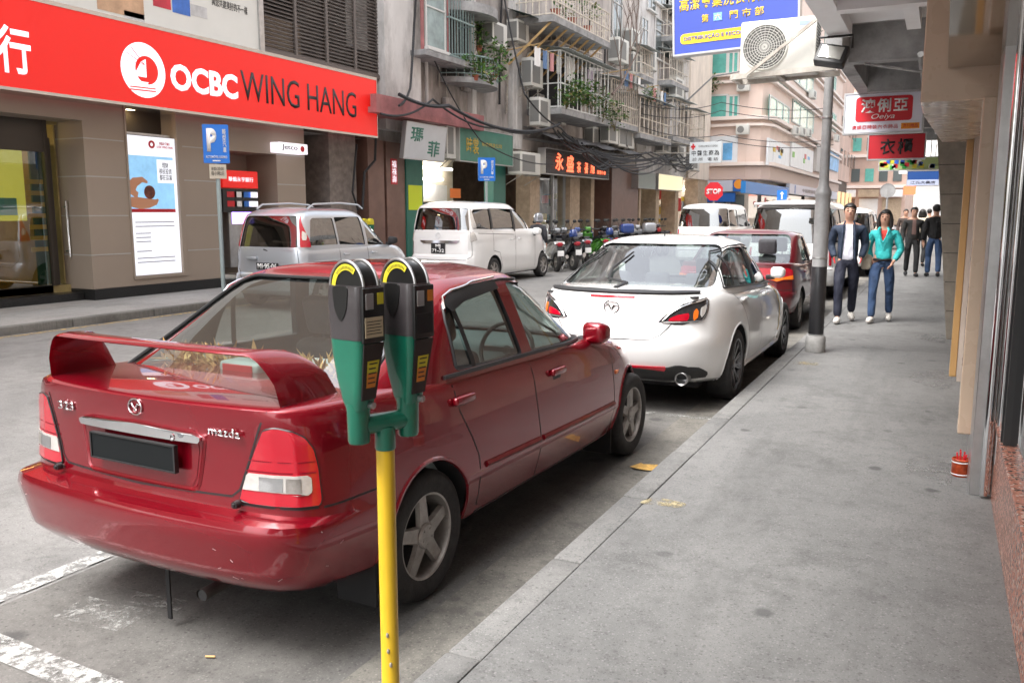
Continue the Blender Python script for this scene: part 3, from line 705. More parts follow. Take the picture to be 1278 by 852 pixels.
    for mir in (False, True):
        L = patch(kb, rnd_poly(pr, .012, 3), 'corner', .004, .02, .022, mir).build('tail_lamp', mat('lamp bezel', (.05, .05, .055), .15, .5, coat=1), root)
        patch(kb, rnd_poly([(.47, .805), (.52, .84), (.60, .862), (.70, .868), (.68, .805)], .02, 4), 'corner', .010, .01, .02, mir).build('brake_lens', m_redlamp, L)
        patch(kb, rnd_poly([(.735, .80), (.765, .90), (.83, .90), (.80, .82)], .03, 4), 'corner', .010, .01, .02, mir).build('indicator_lens', m_amber, L)
        patch(kb, rnd_poly([(.84, .83), (.87, .91), (.98, .93), (.93, .87), (.88, .83)], .02, 4), 'corner', .010, .01, .02, mir).build('clear_lens', m_clearlamp, L)
        b = MB(); trim(kb, rnd_poly([(.43, .79), (.50, .87), (.60, .918), (.72, .945), (1.03, .973), (.95, .86), (.85, .80)], .02, 3), 'corner', .006, .008, mir, b, closed=True); b.build('chrome_surround', m_chrome, L)
        s = -1 if mir else 1
        patch(kb, rnd_poly([(.0, .29), (.42, .28), (.80, .285), (1.04, .31), (.98, .36), (.80, .415), (.60, .435), (.42, .43), (.0, .415)], .01, 3), 'corner', .006, .02, .03, mir).build('lower_valance', m_black, root)
        patch(kb, rnd_poly([(.18, .395), (.48, .39), (.49, .425), (.18, .425)], .01, 3), 'corner', .012, .01, .03, mir).build('rear_reflector', m_redlamp, root)
        h = kb.hit('rear', .60, .33)[0]
        b = MB(); b.lathe([(.052, -.14), (.056, -.02), (.052, -.015), (.046, -.02), (.044, -.12), (.0, -.12)], (s*.60, h.y+.05, .315), 'y', 20); b.xf(Matrix.Identity(4))
        b2 = MB(); b2.lathe([(.0, .08), (.044, .08), (.046, -.045), (.052, -.05), (.057, -.045), (.055, .1), (0, .1)], (s*.60, h.y-.01, .315), 'y', 24); b2.build('exhaust_tip', m_steel, root)
        for yh, zh in ((.33, .90), (1.35, .865)):
            h, n = kb.hit('side', yh, zh); b = MB(); b.bbox((s*(h.x-.01), yh-.10, zh-.012), (s*(h.x+.03), yh+.10, zh+.018), .012, 3); b.build('door_handle', p_white, root)
        mirror_part(root, .88, 2.0, 1.045, p_white, s, .95)
        b = MB(); trim(kg, [(-.13, 1.035), (.3, 1.02), (1.0, .985), (2.1, .935)], 'side', .009, .003, mir, b); trim(kg, [(-.13, 1.035), (.18, 1.26), (.35, 1.335), (.6, 1.38), (1.0, 1.385), (1.45, 1.33), (1.8, 1.15), (2.1, .945)], 'side', .008, .0, mir, b, step=.03); b.build('window_trim', m_black, root)
        b = MB(); ribbon(kg, [(.16, 1.05), (.34, 1.31)], 'side', .03, -.006, mir, b); b.build('window_divider', m_black, root)
        b = MB(); ribbon(kg, [(1.01, 1.0), (.985, 1.365)], 'side', .075, .002, mir, b); b.build('centre_pillar_cover', m_black, root)
        b = MB(); trim(kb, [(.42, .275), (2.2, .265)], 'side', .028, -.005, mir, b); b.build('side_sill', p_white, root)
    # gold curved stripe on the front wing
    b = MB(); ribbon(kb, [(2.08, .40), (2.13, .55), (2.15, .68), (2.10, .80), (1.98, .90)], 'side', .06, .002, False, b); b.build('gold_stripe', mat('gold vinyl', (.62, .44, .08), .35, .2), root)
    b = MB(); h = kg.hit('rear', -.22, 1.09)[0]; h2 = kg.hit('rear', -.05, 1.30)[0] ; h3 = kg.hit('rear', -.45, 1.30)[0]
    b.cyl((-.02, kb.hit('rear', -.02, 1.03)[0].y+.10, 1.05), (-.02, h.y-.03, 1.075), .022, .018, 10)
    q = [(-.02, kg.hit('rear', -.02, 1.085)[0].y-.035, 1.085), (-.20, kg.hit('rear', -.20, 1.10)[0].y-.035, 1.11), (-.26, kg.hit('rear', -.26, 1.18)[0].y-.03, 1.18), (-.19, kg.hit('rear', -.19, 1.32)[0].y-.02, 1.32)]
    b.tube(q, [.013, .013, .012, .009], 8); b.build('rear_wiper', m_black, root)
    b = MB(); h = kg.hit('top', 0, .62)[0]; b.cyl((0, .62, h.z), (0, .60, h.z+.03), .008, .004, 8); b.build('aerial', m_black, root)
    for s in (-1, 1): seat(root, s*.38, 1.35, m_seatd)
    b = MB(); b.bbox((-.64, .35, .4), (.64, .5, .98), .05)
    for x in (-.4, 0, .4): b.bbox((x-.12, .36, .95), (x+.12, .46, 1.12), .04, 3)
    b.build('rear_backrest', m_seatd, root)
    b = MB(); b.bbox((-.66, 1.85, .6), (.66, 2.3, .94), .08, 3); b.build('dashboard', m_dark, root)
    b = MB(); b.bbox((-.68, -.72, .985), (.68, .32, 1.0), .004); b.build('parcel_shelf', m_dark, root)
    return root
white_car = white_hatch(); white_car.location = (-2.483, 7.80, 0)
# ---------------------------------------------------------------- ground, road, pavements
def ground_mat(name, base, light, dark, speck=.25, spots=0, scale=1.0, wheel=False):
    m = bpy.data.materials.new(name); m.use_nodes = True; L = m.node_tree.links; b = m.node_tree.nodes['Principled BSDF']
    tc = _nn(m, 'ShaderNodeTexCoord'); v = tc.outputs['Object']
    def noise(sc, det=8, ro=.65, dist=0):
        n = _nn(m, 'ShaderNodeTexNoise'); n.inputs['Scale'].default_value = sc; n.inputs['Detail'].default_value = det; n.inputs['Roughness'].default_value = ro; n.inputs['Distortion'].default_value = dist
        L.new(v, n.inputs['Vector']); return n.outputs[0]
    def rng(x, a, c, lo=0, hi=1):
        r = _nn(m, 'ShaderNodeMapRange'); r.inputs[1].default_value = a; r.inputs[2].default_value = c; r.inputs[3].default_value = lo; r.inputs[4].default_value = hi; L.new(x, r.inputs[0]); return r.outputs[0]
    def mix(f, a, c):
        x = _nn(m, 'ShaderNodeMixRGB'); L.new(f, x.inputs[0])
        for k, q in ((1, a), (2, c)):
            if isinstance(q, tuple): x.inputs[k].default_value = (*q, 1)
            else: L.new(q, x.inputs[k])
        return x.outputs[0]
    c = mix(rng(noise(.55*scale, 9, .7, .6), .38, .62), base, light)
    c = mix(rng(noise(1.7*scale, 9, .75, .3), .52, .70, 0, .75), c, dark)
    c = mix(rng(noise(9*scale, 6, .7), .5, .75, 0, .5), c, dark)
    # aggregate specks
    for sc_, am in ((38, .55), (62, .45)):
        vq = _nn(m, 'ShaderNodeTexVoronoi', voronoi_dimensions='2D'); vq.inputs['Scale'].default_value = sc_; L.new(v, vq.inputs['Vector'])
        wq = _nn(m, 'ShaderNodeTexWhiteNoise'); L.new(vq.outputs['Position'], wq.inputs['Vector']); mq = _nn(m, 'ShaderNodeMath', operation='MULTIPLY')
        L.new(rng(wq.outputs['Value'], .62, 1, 0, am), mq.inputs[0]); L.new(rng(vq.outputs['Distance'], .12, .34, 1, 0), mq.inputs[1])
        c = mix(mq.outputs[0], c, tuple(min(1, x*1.7) for x in light) if sc_ == 62 else tuple(x*.7 for x in dark))
    c = mix(rng(noise(.9*scale, 10, .8, 1.5), .56, .60, 0, .35), c, light)
    vo = _nn(m, 'ShaderNodeTexVoronoi'); vo.inputs['Scale'].default_value = 120; L.new(v, vo.inputs['Vector'])
    sp = rng(vo.outputs['Distance'], .05, .28, speck, 0); c = mix(sp, c, tuple(min(1, x*1.9) for x in light))
    vo2 = _nn(m, 'ShaderNodeTexVoronoi'); vo2.inputs['Scale'].default_value = 75; L.new(v, vo2.inputs['Vector'])
    c = mix(rng(vo2.outputs['Distance'], .08, .3, speck*1.3, 0), c, tuple(x*.45 for x in dark))
    if spots:
        vo3 = _nn(m, 'ShaderNodeTexVoronoi', voronoi_dimensions='2D'); vo3.inputs['Scale'].default_value = spots; vo3.inputs['Randomness'].default_value = 1
        mp = _nn(m, 'ShaderNodeMapping'); L.new(v, mp.inputs[0]); n2 = _nn(m, 'ShaderNodeTexNoise'); n2.inputs['Scale'].default_value = 14; L.new(v, n2.inputs['Vector'])
        ad = _nn(m, 'ShaderNodeVectorMath', operation='MULTIPLY_ADD'); ad.inputs[1].default_value = (.05, .05, .05); L.new(n2.outputs['Color'], ad.inputs[0]); L.new(v, ad.inputs[2]); L.new(ad.outputs[0], vo3.inputs['Vector'])
        wn = _nn(m, 'ShaderNodeTexWhiteNoise'); L.new(vo3.outputs['Position'], wn.inputs['Vector'])
        on = rng(wn.outputs['Value'], .66, .95, 0, 1); d = rng(vo3.outputs['Distance'], .06, .11, 1, 0)
        mu = _nn(m, 'ShaderNodeMath', operation='MULTIPLY'); L.new(on, mu.inputs[0]); L.new(d, mu.inputs[1])
        mu2 = _nn(m, 'ShaderNodeMath', operation='MULTIPLY'); L.new(mu.outputs[0], mu2.inputs[0]); mu2.inputs[1].default_value = .7
        c = mix(mu2.outputs[0], c, (.035, .035, .035))
        # fine cracks
    # long dark tracks and damp-looking stains
    mp = _nn(m, 'ShaderNodeMapping'); mp.inputs['Scale'].default_value = (1.6, .22, 1); L.new(v, mp.inputs[0]); ns = _nn(m, 'ShaderNodeTexNoise'); ns.inputs['Scale'].default_value = 1.6; ns.inputs['Detail'].default_value = 8; ns.inputs['Roughness'].default_value = .7; L.new(mp.outputs[0], ns.inputs['Vector'])
    c = mix(rng(ns.outputs[0], .52, .72, 0, .45), c, dark)
    L.new(c, b.inputs['Base Color']); b.inputs['Roughness'].default_value = .82
    bp = _nn(m, 'ShaderNodeBump'); bp.inputs['Strength'].default_value = .35; bp.inputs['Distance'].default_value = .006
    L.new(noise(70, 6, .7), bp.inputs['Height']); L.new(bp.outputs[0], b.inputs['Normal'])
    return m
m_road = ground_mat('road concrete', (.150, .147, .142), (.205, .20, .192), (.085, .082, .078), .4)
m_bay = ground_mat('parking bay asphalt', (.092, .089, .084), (.145, .139, .13), (.04, .038, .035), .3, 1.6)
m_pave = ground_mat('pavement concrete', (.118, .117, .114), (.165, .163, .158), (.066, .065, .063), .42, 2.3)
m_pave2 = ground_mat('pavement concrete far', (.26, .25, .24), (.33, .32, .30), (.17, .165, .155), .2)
m_kerb = ground_mat('kerb stone', (.132, .131, .127), (.19, .186, .178), (.07, .068, .065), .45, scale=2)
m_gut = ground_mat('gutter concrete', (.088, .083, .074), (.19, .178, .155), (.042, .04, .036), .3, 3.5, scale=2.2)
def sheet(name, x0, x1, y0, y1, z, m, seg=1):
    b = MB(); b.add([(x0, y0, z), (x1, y0, z), (x1, y1, z), (x0, y1, z)], [(0, 1, 2, 3)]); return b.build(name, m, kind='structure', smooth=0)
sheet('ground', -250, 250, -120, 420, -.02, m_road)
sheet('road', -11.6, -1.5, -40, 300, -.004, m_road)
sheet('parking_bay', -3.58, -1.52, -30, 200, 0, m_bay)
KX = -1.52
sheet('gutter', -1.86, KX+.01, -30, 120, .003, m_gut)
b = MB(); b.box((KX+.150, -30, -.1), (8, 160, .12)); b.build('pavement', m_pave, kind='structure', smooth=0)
# kerb: stones butted along the road edge
rr = random.Random(2); y = -12.0
b = MB()
while y < 120:
    L_ = rr.uniform(.9, 1.15) if y < 30 else 6
    b.bbox((KX, y+.003, -.1), (KX+.142, y+L_-.003, .118+rr.uniform(-.002, .003)), .012, 2); y += L_
b.build('kerb', m_kerb, kind='structure')
# far side
FK = -11.6
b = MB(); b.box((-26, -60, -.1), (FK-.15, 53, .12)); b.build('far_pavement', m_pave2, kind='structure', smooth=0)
y = -20.0; b = MB()
while y < 52:
    b.bbox((FK-.148, y+.004, -.1), (FK, y+1.49, .12), .015, 2); y += 1.5
b.build('far_kerb', ground_mat('far kerb stone', (.13, .125, .115), (.18, .175, .16), (.07, .065, .06), .2), kind='structure')
# painted lines with worn paint
def worn(name, col, under, thr=.5):
    m = bpy.data.materials.new(name); m.use_nodes = True; L = m.node_tree.links; b = m.node_tree.nodes['Principled BSDF']
    tc = _nn(m, 'ShaderNodeTexCoord'); n = _nn(m, 'ShaderNodeTexNoise'); n.inputs['Scale'].default_value = 11; n.inputs['Detail'].default_value = 10; n.inputs['Roughness'].default_value = .8; L.new(tc.outputs['Object'], n.inputs['Vector'])
    r = _nn(m, 'ShaderNodeMapRange'); r.inputs[1].default_value = thr-.06; r.inputs[2].default_value = thr+.06; L.new(n.outputs[0], r.inputs[0])
    b.inputs['Base Color'].default_value = (*col, 1); b.inputs['Roughness'].default_value = .7
    t = _nn(m, 'ShaderNodeBsdfTransparent'); x = _nn(m, 'ShaderNodeMixShader'); L.new(r.outputs[0], x.inputs[0]); L.new(b.outputs[0], x.inputs[1]); L.new(t.outputs[0], x.inputs[2])
    L.new(x.outputs[0], m.node_tree.nodes['Material Output'].inputs[0]); return m
m_line = worn('worn white paint', (.40, .40, .385), None, .515); m_line2 = worn('thin worn white paint', (.30, .30, .285), None, .46)
m_yel = worn('worn yellow paint', (.50, .34, .10), None, .50); m_yels = worn('faded yellow paint', (.33, .28, .17), None, .47)
sheet('road_marking', -3.72, -3.61, -20, 1.98, .003, m_line); sheet('road_marking', -3.72, -3.61, 2.08, 60, .003, m_line)
def strip(name, p, q, w, z, m):
    p, q = Vector((*p, z)), Vector((*q, z)); s = (q-p).cross(Vector((0, 0, 1))).normalized()*w/2; b = MB(); b.add([p-s, q-s, q+s, p+s], [(0, 1, 2, 3)]); return b.build(name, m, kind='structure', smooth=0)
strip('road_marking', (-3.60, 1.95), (-1.75, 1.88), .13, .005, m_line)
strip('road_marking', (-3.55, 6.95), (-1.60, 6.95), .10, .005, m_line2)
strip('road_marking', (-3.55, 11.9), (-1.60, 11.9), .10, .005, m_line2)
strip('road_marking', (-3.30, 2.30), (-2.92, 2.33), .20, .004, m_line2)
strip('road_marking', (-3.15, 2.48), (-2.85, 2.52), .10, .0045, m_line2)
sheet('road_marking', FK+.10, FK+.20, -20, 50, .003, m_yel)
b = MB(); P = at_z(822, 625, .124); b.prism(rnd_poly([(P.x-.10, P.y-.08), (P.x+.14, P.y-.05), (P.x+.16, P.y+.03), (P.x-.04, P.y+.07)], .05, 4), .123, .1242, 'z'); b.build('pavement_paint_mark', m_yels, kind='structure')
P = at_z(1003, 453, .124); b = MB(); b.prism(rnd_poly([(P.x-.10, P.y-.10), (P.x+.16, P.y-.06), (P.x+.14, P.y+.08), (P.x-.10, P.y+.10)], .05, 4), .123, .1242, 'z'); b.build('pavement_paint_mark', m_yels, kind='structure')
# expansion joints across the near pavement
b = MB()
for y in (-9, 10.8, 17.2): b.box((KX+.16, y, .1205), (.33, y+.008, .1212))
b.build('pavement_joint', mat('joint', (.1, .098, .092), .9), kind='structure', smooth=0)
m_dust = worn('pale dust', (.215, .212, .205), None, .43)
for k, (x, y, w_, l_) in enumerate(((.02, 5.9, .16, .5), (.0, 9.2, .22, .8), (-.05, 12.2, .22, .6))):
    b = MB(); b.prism(rnd_poly([(x-w_, y-l_*.4), (x+w_*.8, y-l_), (x+w_*.8, y+l_*.6), (x-w_*.6, y+l_*.3)], w_, 5), .1205, .1222+k*.0002, 'z'); b.build('dust_patch', m_dust, kind='structure', smooth=0)
# litter
P = at_z(803, 585, 0); b = MB(); rr = random.Random(3)
pts = [(P.x-.09, P.y-.03, .012), (P.x-.03, P.y+.04, .03), (P.x+.03, P.y-.01, .02), (P.x+.09, P.y+.03, .035), (P.x+.11, P.y-.03, .01), (P.x+.02, P.y-.06, .014), (P.x-.05, P.y-.06, .02)]
b.add([(P.x, P.y, .035)]+pts, [(0, i+1, (i+1) % 7+1) for i in range(7)]); b.build('dead_leaf', mat('dead leaf', (.50, .30, .08), .7, var=.4, vs=30), label='curled dry yellow leaf lying in the gutter by the kerb', cat='leaf', smooth=0)
P = at_z(260, 822, 0); b = MB(); b.cyl((P.x-.015, P.y, .008), (P.x+.012, P.y+.012, .008), .004, n=8); b.cyl((P.x+.012, P.y+.012, .008), (P.x+.02, P.y+.016, .008), .0042, n=8); b.build('cigarette_end', mat('filter', (.55, .36, .16), .8), label='cigarette end dropped on the bay floor behind the spoilered car', cat='cigarette end')
# ---------------------------------------------------------------- twin parking meter on the yellow post
m_myel = mat('yellow post paint', (.60, .385, .014), .42, coat=.3, var=.08, vs=9, dirt=.5, dcol=(.45, .27, .02), ds=5, stretch=(1, 1, .25))
m_mgrn = mat('green meter paint', (.006, .125, .075), .3, coat=.5, var=.12, vs=8)
m_mgry = mat('dark meter casing', (.045, .04, .042), .33, coat=.4, var=.2, vs=6)
m_mblk = mat('meter black front', (.012, .012, .012), .3)
m_lyel = mat('yellow label', (.60, .52, .03), .5); m_lor = mat('orange label', (.62, .2, .02), .5); m_cream = mat('cream label', (.5, .42, .28), .5)
def parking_meter():
    base = Vector((-1.337, 1.9, .12)); root = empty('parking_meter', base, 0, 'twin-headed green parking meter on a yellow post at the kerb', 'parking meter')
    b = MB(); b.lathe([(.05, 0), (.05, .012), (.030, .016), (.0255, .03), (.0255, .945), (.0, .945)], n=28); post = b.build('post', m_myel, root)
    b = MB(); b.lathe([(.027, .935), (.029, .94), (.029, 1.0), (.0, 1.0)], n=28); b.build('collar', m_mgrn, root)
    b = MB(); r_ = random.Random(3)
    for z, a in ((.40, -1.2), (.352, -1.15), (.31, -.9), (.20, -1.6)):
        b.sphere((.0255*math.cos(a), .0255*math.sin(a), z), .0045, (1, 1, 1.8), 8, 5)
    b.build('paint_chip', mat('chip', (.28, .25, .2), .7), post)
    # crossbar running away from the kerb face towards the car and the pavement
    d = Vector((.47, .88, 0)).normalized(); c0, c1 = -d*.078, d*.072; zb = 1.012
    b = MB(); b.tube([tuple(c0+Vector((0, 0, zb))), tuple(c1+Vector((0, 0, zb)))], .027, 20); b.build('crossbar', m_mgrn, root)
    for hi, (c, dz, nm) in enumerate(((c0, 0, ''), (c1, 0, ''))):
        b = MB(); b.lathe([(.0, .965), (.027, .965), (.030, .972), (.031, 1.05), (.033, 1.075), (0, 1.075)], (c.x, c.y, 0), n=26); sk = b.build('head_socket', m_mgrn, root)
        # head: lofted body, wide at the shoulders, narrow at the foot.  local u = across the face, v = depth
        rot = Matrix.Rotation(R(-10), 4, 'Z'); T = Matrix.Translation((c.x, c.y, 1.062)) @ rot @ Matrix.Diagonal((.84, .84, .885, 1))
        def sect(z, u0, u1, v0, v1, r=.3, n=5):
            P = rnd_poly([(u0, v0), (u1, v0), (u1, v1), (u0, v1)], min(u1-u0, v1-v0)*r, n); return [(p[0], p[1], z) for p in P]
        rings = [(-.004, -.030, .036, -.032, .034), (.02, -.040, .043, -.038, .040), (.09, -.058, .060, -.046, .048), (.16, -.069, .069, -.052, .052), (.2135, -.0735, .072, -.055, .054)]
        g = MB(); Q = [sect(*r_) for r_ in rings]; n = len(Q[0])
        for i in range(len(Q)-1): pass
        vs = [p for q in Q for p in q]; g.add(vs, [(i*n+k, i*n+(k+1) % n, (i+1)*n+(k+1) % n, (i+1)*n+k) for i in range(len(Q)-1) for k in range(n)]+[tuple(range(n)), tuple((len(Q)-1)*n+k for k in range(n))])
        g.xf(T); head = g.build('lower_housing', m_mgrn, root, smooth=40)
        rings = [(.214, -.0745, .073, -.056, .055), (.30, -.078, .076, -.058, .056), (.355, -.078, .078, -.058, .057), (.372, -.074, .075, -.055, .054)]
        g = MB(); Q = [sect(*r_) for r_ in rings]; vs = [p for q in Q for p in q]
        g.add(vs, [(i*n+k, i*n+(k+1) % n, (i+1)*n+(k+1) % n, (i+1)*n+k) for i in range(len(Q)-1) for k in range(n)]+[tuple(range(n)), tuple((len(Q)-1)*n+k for k in range(n))])
        g.xf(T); top = g.build('upper_housing', m_mgry, root, smooth=40)
        # half-round dome lens towards the pavement side
        g = MB(); R0 = .072; cx = -.004; zc = .362
        arc = [(cx+R0*math.cos(a), zc+R0*1.10*math.sin(a)) for a in np.linspace(0, math.pi, 26)]
        g.prism([(cx+R0, zc-.03)]+arc+[(cx-R0, zc-.03)], -.030, .030, 'y'); g.xf(T); dome = g.build('dome', m_mblk, root, smooth=40)
        g = MB(); a2 = [(cx+(R0+.003)*math.cos(a), -.031, zc+(R0+.003)*1.10*math.sin(a)) for a in np.linspace(-.1, math.pi+.1, 28)]; g.tube(a2, .0045, 8)
        a2 = [(p[0], .031, p[2]) for p in a2]; g.tube(a2, .0045, 8); g.xf(T); g.build('dome_rim', m_chrome if 0 else m_steel, dome)
        g = MB()   # yellow band inside the dome, with its hour scale
        aa = np.linspace(R(52), R(176), 24); ri, ro = R0*.70, R0*.93
        vs = []; 
        for a in aa: vs += [(cx+ri*math.cos(a), -.0325, zc+ri*1.1*math.sin(a)), (cx+ro*math.cos(a), -.0325, zc+ro*1.1*math.sin(a))]
        g.add(vs, [(2*i, 2*i+1, 2*i+3, 2*i+2) for i in range(len(aa)-1)]); g.xf(T); sc = g.build('scale_band', m_lyel, dome, smooth=0)
        g = MB()
        for a in np.linspace(R(60), R(135), 13):
            rm, w = R0*.80, .0012; ca, sa = math.cos(a), math.sin(a)
            g.add([(cx+(rm-.004)*ca-w*sa, -.0332, zc+1.1*((rm-.004)*sa+w*ca)), (cx+(rm+.004)*ca-w*sa, -.0332, zc+1.1*((rm+.004)*sa+w*ca)), (cx+(rm+.004)*ca+w*sa, -.0332, zc+1.1*((rm+.004)*sa-w*ca)), (cx+(rm-.004)*ca+w*sa, -.0332, zc+1.1*((rm-.004)*sa-w*ca))], [(0, 1, 2, 3)])
        g.xf(T); g.build('scale_marks', m_mblk, dome, smooth=0)
        # tongue of the dome running down the face
        g = MB(); g.prism(rnd_poly([(-.040, .372), (-.030, .30), (-.004, .262), (.022, .30), (.032, .372)], .02, 5), -.0605, -.05, 'y'); g.xf(T); g.build('face_tongue', m_mblk, dome)
        # coin side (towards the pavement): black panel with slot, plates and labels
        g = MB(); g.bbox((.070, -.046, .205), (.082, .046, .368), .004, 2); g.xf(T); fr = g.build('front_panel', m_mblk, root)
        g = MB(); vs = [(.0745, -.043, .203), (.0745, .043, .203), (.0455, .030, .03), (.0455, -.030, .03), (.080, -.043, .203), (.080, .043, .203), (.050, .030, .03), (.050, -.030, .03)]
        g.add(vs, [(4, 5, 6, 7), (0, 1, 5, 4), (1, 2, 6, 5), (2, 3, 7, 6), (3, 0, 4, 7)]); g.xf(T); g.build('lower_panel', m_mblk, root)
        g = MB(); g.bbox((.0815, -.036, .305), (.0845, -.002, .352), .002, 1); g.xf(T); g.build('coin_plate', m_steel, fr)
        g = MB(); g.box((.0822, .014, .318), (.0838, .040, .352)); g.xf(T); g.build('label', m_lor if hi else m_lyel, fr)
        g = MB(); g.box((.0822, -.040, .222), (.0836, .036, .282)); g.xf(T); g.build('instruction_plate', m_cream if hi == 0 else m_mblk, fr)
        if hi == 0:
            g = MB()
            for q in range(5): g.box((.0837, -.034, .232+q*.009), (.0841, .030-.006*(q % 2), .2345+q*.009))
            g.xf(T); g.build('plate_lines', m_mblk, fr)
        def lp(f, v): return (.0815-.030*f, v*(1-.3*f), .203-.173*f)
        g = MB(); g.add([lp(.30, -.026), lp(.30, .030), lp(.78, .026), lp(.78, -.024)], [(0, 1, 2, 3)]); g.xf(T); g.build('label', m_lyel, root, smooth=0)
        g = MB(); g.add([(p[0]+.0006, p[1], p[2]) for p in (lp(.52, -.024), lp(.52, .028), lp(.78, .026), lp(.78, -.024))], [(0, 1, 2, 3)]); g.xf(T); g.build('label', m_lor, root, smooth=0)
        g = MB()
        for q in range(5):
            f0 = .34+q*.085; g.add([(p[0]+.0012, p[1], p[2]) for p in (lp(f0, -.018), lp(f0, .022-.006*(q % 2)), lp(f0+.025, .022-.006*(q % 2)), lp(f0+.025, -.018))], [(0, 1, 2, 3)])
        g.xf(T); g.build('label_print', m_mblk, root, smooth=0)
        g = MB(); g.cyl((.040, .012, .012), (.058, .012, .010), .011, n=14); g.cyl((.057, .012, .010), (.061, .012, .010), .006, n=10); g.xf(T); g.build('lock', m_steel, root)
    return root
parking_meter()
# ---------------------------------------------------------------- right-hand building, its shop front, canopies
WX = .34
def granite(name, cols, sc=75):
    m = bpy.data.materials.new(name); m.use_nodes = True; L = m.node_tree.links; b = m.node_tree.nodes['Principled BSDF']; tc = _nn(m, 'ShaderNodeTexCoord'); v = _nn(m, 'ShaderNodeTexVoronoi'); v.inputs['Scale'].default_value = sc; L.new(tc.outputs['Object'], v.inputs['Vector'])
    w = _nn(m, 'ShaderNodeTexWhiteNoise'); L.new(v.outputs['Position'], w.inputs['Vector']); r = _nn(m, 'ShaderNodeValToRGB'); r.color_ramp.interpolation = 'CONSTANT'; el = r.color_ramp.elements
    el[0].position = 0; el[0].color = (*cols[0], 1); el[1].position = .5; el[1].color = (*cols[1], 1)
    for p_, c_ in zip((.72, .88), cols[2:]): e = el.new(p_); e.color = (*c_, 1)
    L.new(w.outputs['Value'], r.inputs[0]); L.new(r.outputs[0], b.inputs['Base Color']); b.inputs['Roughness'].default_value = .22; b.inputs['Specular IOR Level'].default_value = .4; return m
m_granite = granite('pink granite', [(.46, .20, .14), (.34, .15, .11), (.10, .06, .05), (.55, .40, .33)])
m_tan = mat('tan cladding', (.52, .40, .30), .28, coat=.3, var=.05, vs=3, vary_rough=.06)
m_tan2 = mat('orange tan cladding', (.45, .27, .11), .32, var=.05, vs=3)
m_stone = mat('grey stone pier', (.22, .195, .16), .7, var=.2, vs=6, bump=.3, bs=50, dirt=.4, dcol=(.12, .10, .08), ds=2.5)
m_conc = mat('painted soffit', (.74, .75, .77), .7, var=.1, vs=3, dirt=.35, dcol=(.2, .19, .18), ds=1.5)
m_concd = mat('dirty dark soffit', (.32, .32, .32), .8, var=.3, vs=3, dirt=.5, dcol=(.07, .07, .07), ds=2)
m_mirror = mat('polished steel sheet', (.48, .42, .36), .08, 1, var=.06, vs=4, bump=.02, bs=3)
m_glasss = glassmat('shop glass', (.30, .33, .33), base=.5)
m_wallr = mat('right block render', (.50, .42, .36), .8, var=.12, vs=2, dirt=.3, dcol=(.18, .15, .12), ds=.8)
# the block itself: upper floors over the pavement line, plain walls out of view
root = empty('corner_building', (WX, 0, .12), 0, 'tan-clad building with the glass shop window on the near pavement', 'building')
def rel(b, r=root): return b.xf(Matrix.Translation(-r.location))
b = MB(); b.box((WX+.16, -16, .12), (8, 5.2, 3.3)); b.box((WX+.05, 5.2, .12), (8, 12.0, 3.3)); b.box((WX-.02, -16, 3.62), (8, 12.9, 17)); rel(b).build('wall', m_wallr, root)
# granite plinth and sill
b = MB(); b.box((WX, -16, .12), (WX+.16, 5.33, .53)); b.bbox((WX-.012, -16, .532), (WX+.18, 5.33, .555), .006, 2); rel(b).build('plinth', m_granite, root)
# glazing with black and steel mullions
ys = [-14, -10, -6, -3.4, -.6, 2.2, at_x(1256, 500, WX).y, 5.30]
for i in range(len(ys)-1):
    b = MB(); b.add([(WX+.03, ys[i], .555), (WX+.03, ys[i+1], .555), (WX+.03, ys[i+1], 2.6), (WX+.03, ys[i], 2.6)], [(0, 1, 2, 3)]); rel(b).build('shop_window', m_glasss, root, smooth=0)
for y in ys[:-1]:
    b = MB(); b.box((WX+.0, y-.03, .556), (WX+.06, y+.03, 2.6)); b.box((WX-.008, y+.032, .556), (WX+.03, y+.05, 2.6)); rel(b).build('mullion', m_black, root)
b = MB(); b.tube([(WX-.04, 5.30, .14), (WX-.04, 5.30, 2.6)], .022, 16); b.tube([(WX+.01, 5.24, .34), (WX+.01, 5.24, 2.6)], .014, 12); b.tube([(WX-.015, 5.33, .14), (WX-.015, 5.33, 2.6)], .012, 12); rel(b).build('polished_tube', m_chrome, root)
b = MB(); b.bbox((.23, 5.34, .12), (WX+.06, 5.72, 2.6), .004, 1); rel(b).build('steel_casing', m_steel, root)
b = MB(); b.bbox((.262, 5.73, .12), (WX+.05, 5.86, .46), .004, 1); rel(b).build('granite_upstand', mat('rusty red stone', (.20, .05, .03), .3, var=.3, vs=20), root)
# soffit, portal beam and posts
b = MB(); b.box((-.035, -6, 2.56), (WX+.03, 5.985, 2.60)); rel(b).build('mirror_soffit', m_mirror, root)
b = MB(); b.box((-.035, -6, 2.602), (WX+.1, 5.985, 3.3)); rel(b).build('sign_box', m_wallr, root)
b = MB(); b.bbox((-.175, 6.0, 2.37), (WX+.05, 6.75, 3.36), .006, 1); b.add([(-.175, 6.75, 2.37), (WX+.05, 6.75, 2.37), (WX+.05, 9.45, 2.37), (-.06, 9.45, 2.37), (-.175, 6.75, 3.36), (WX+.05, 6.75, 3.36), (WX+.05, 9.45, 3.36), (-.06, 9.45, 3.36)], [(0, 3, 2, 1), (4, 5, 6, 7), (0, 4, 7, 3), (3, 7, 6, 2), (1, 2, 6, 5)]); rel(b).build('portal_beam', m_tan, root)
b = MB(); b.bbox((.165, 5.88, .34), (.245, 6.05, 2.37), .006, 1); rel(b).build('post', m_tan, root)
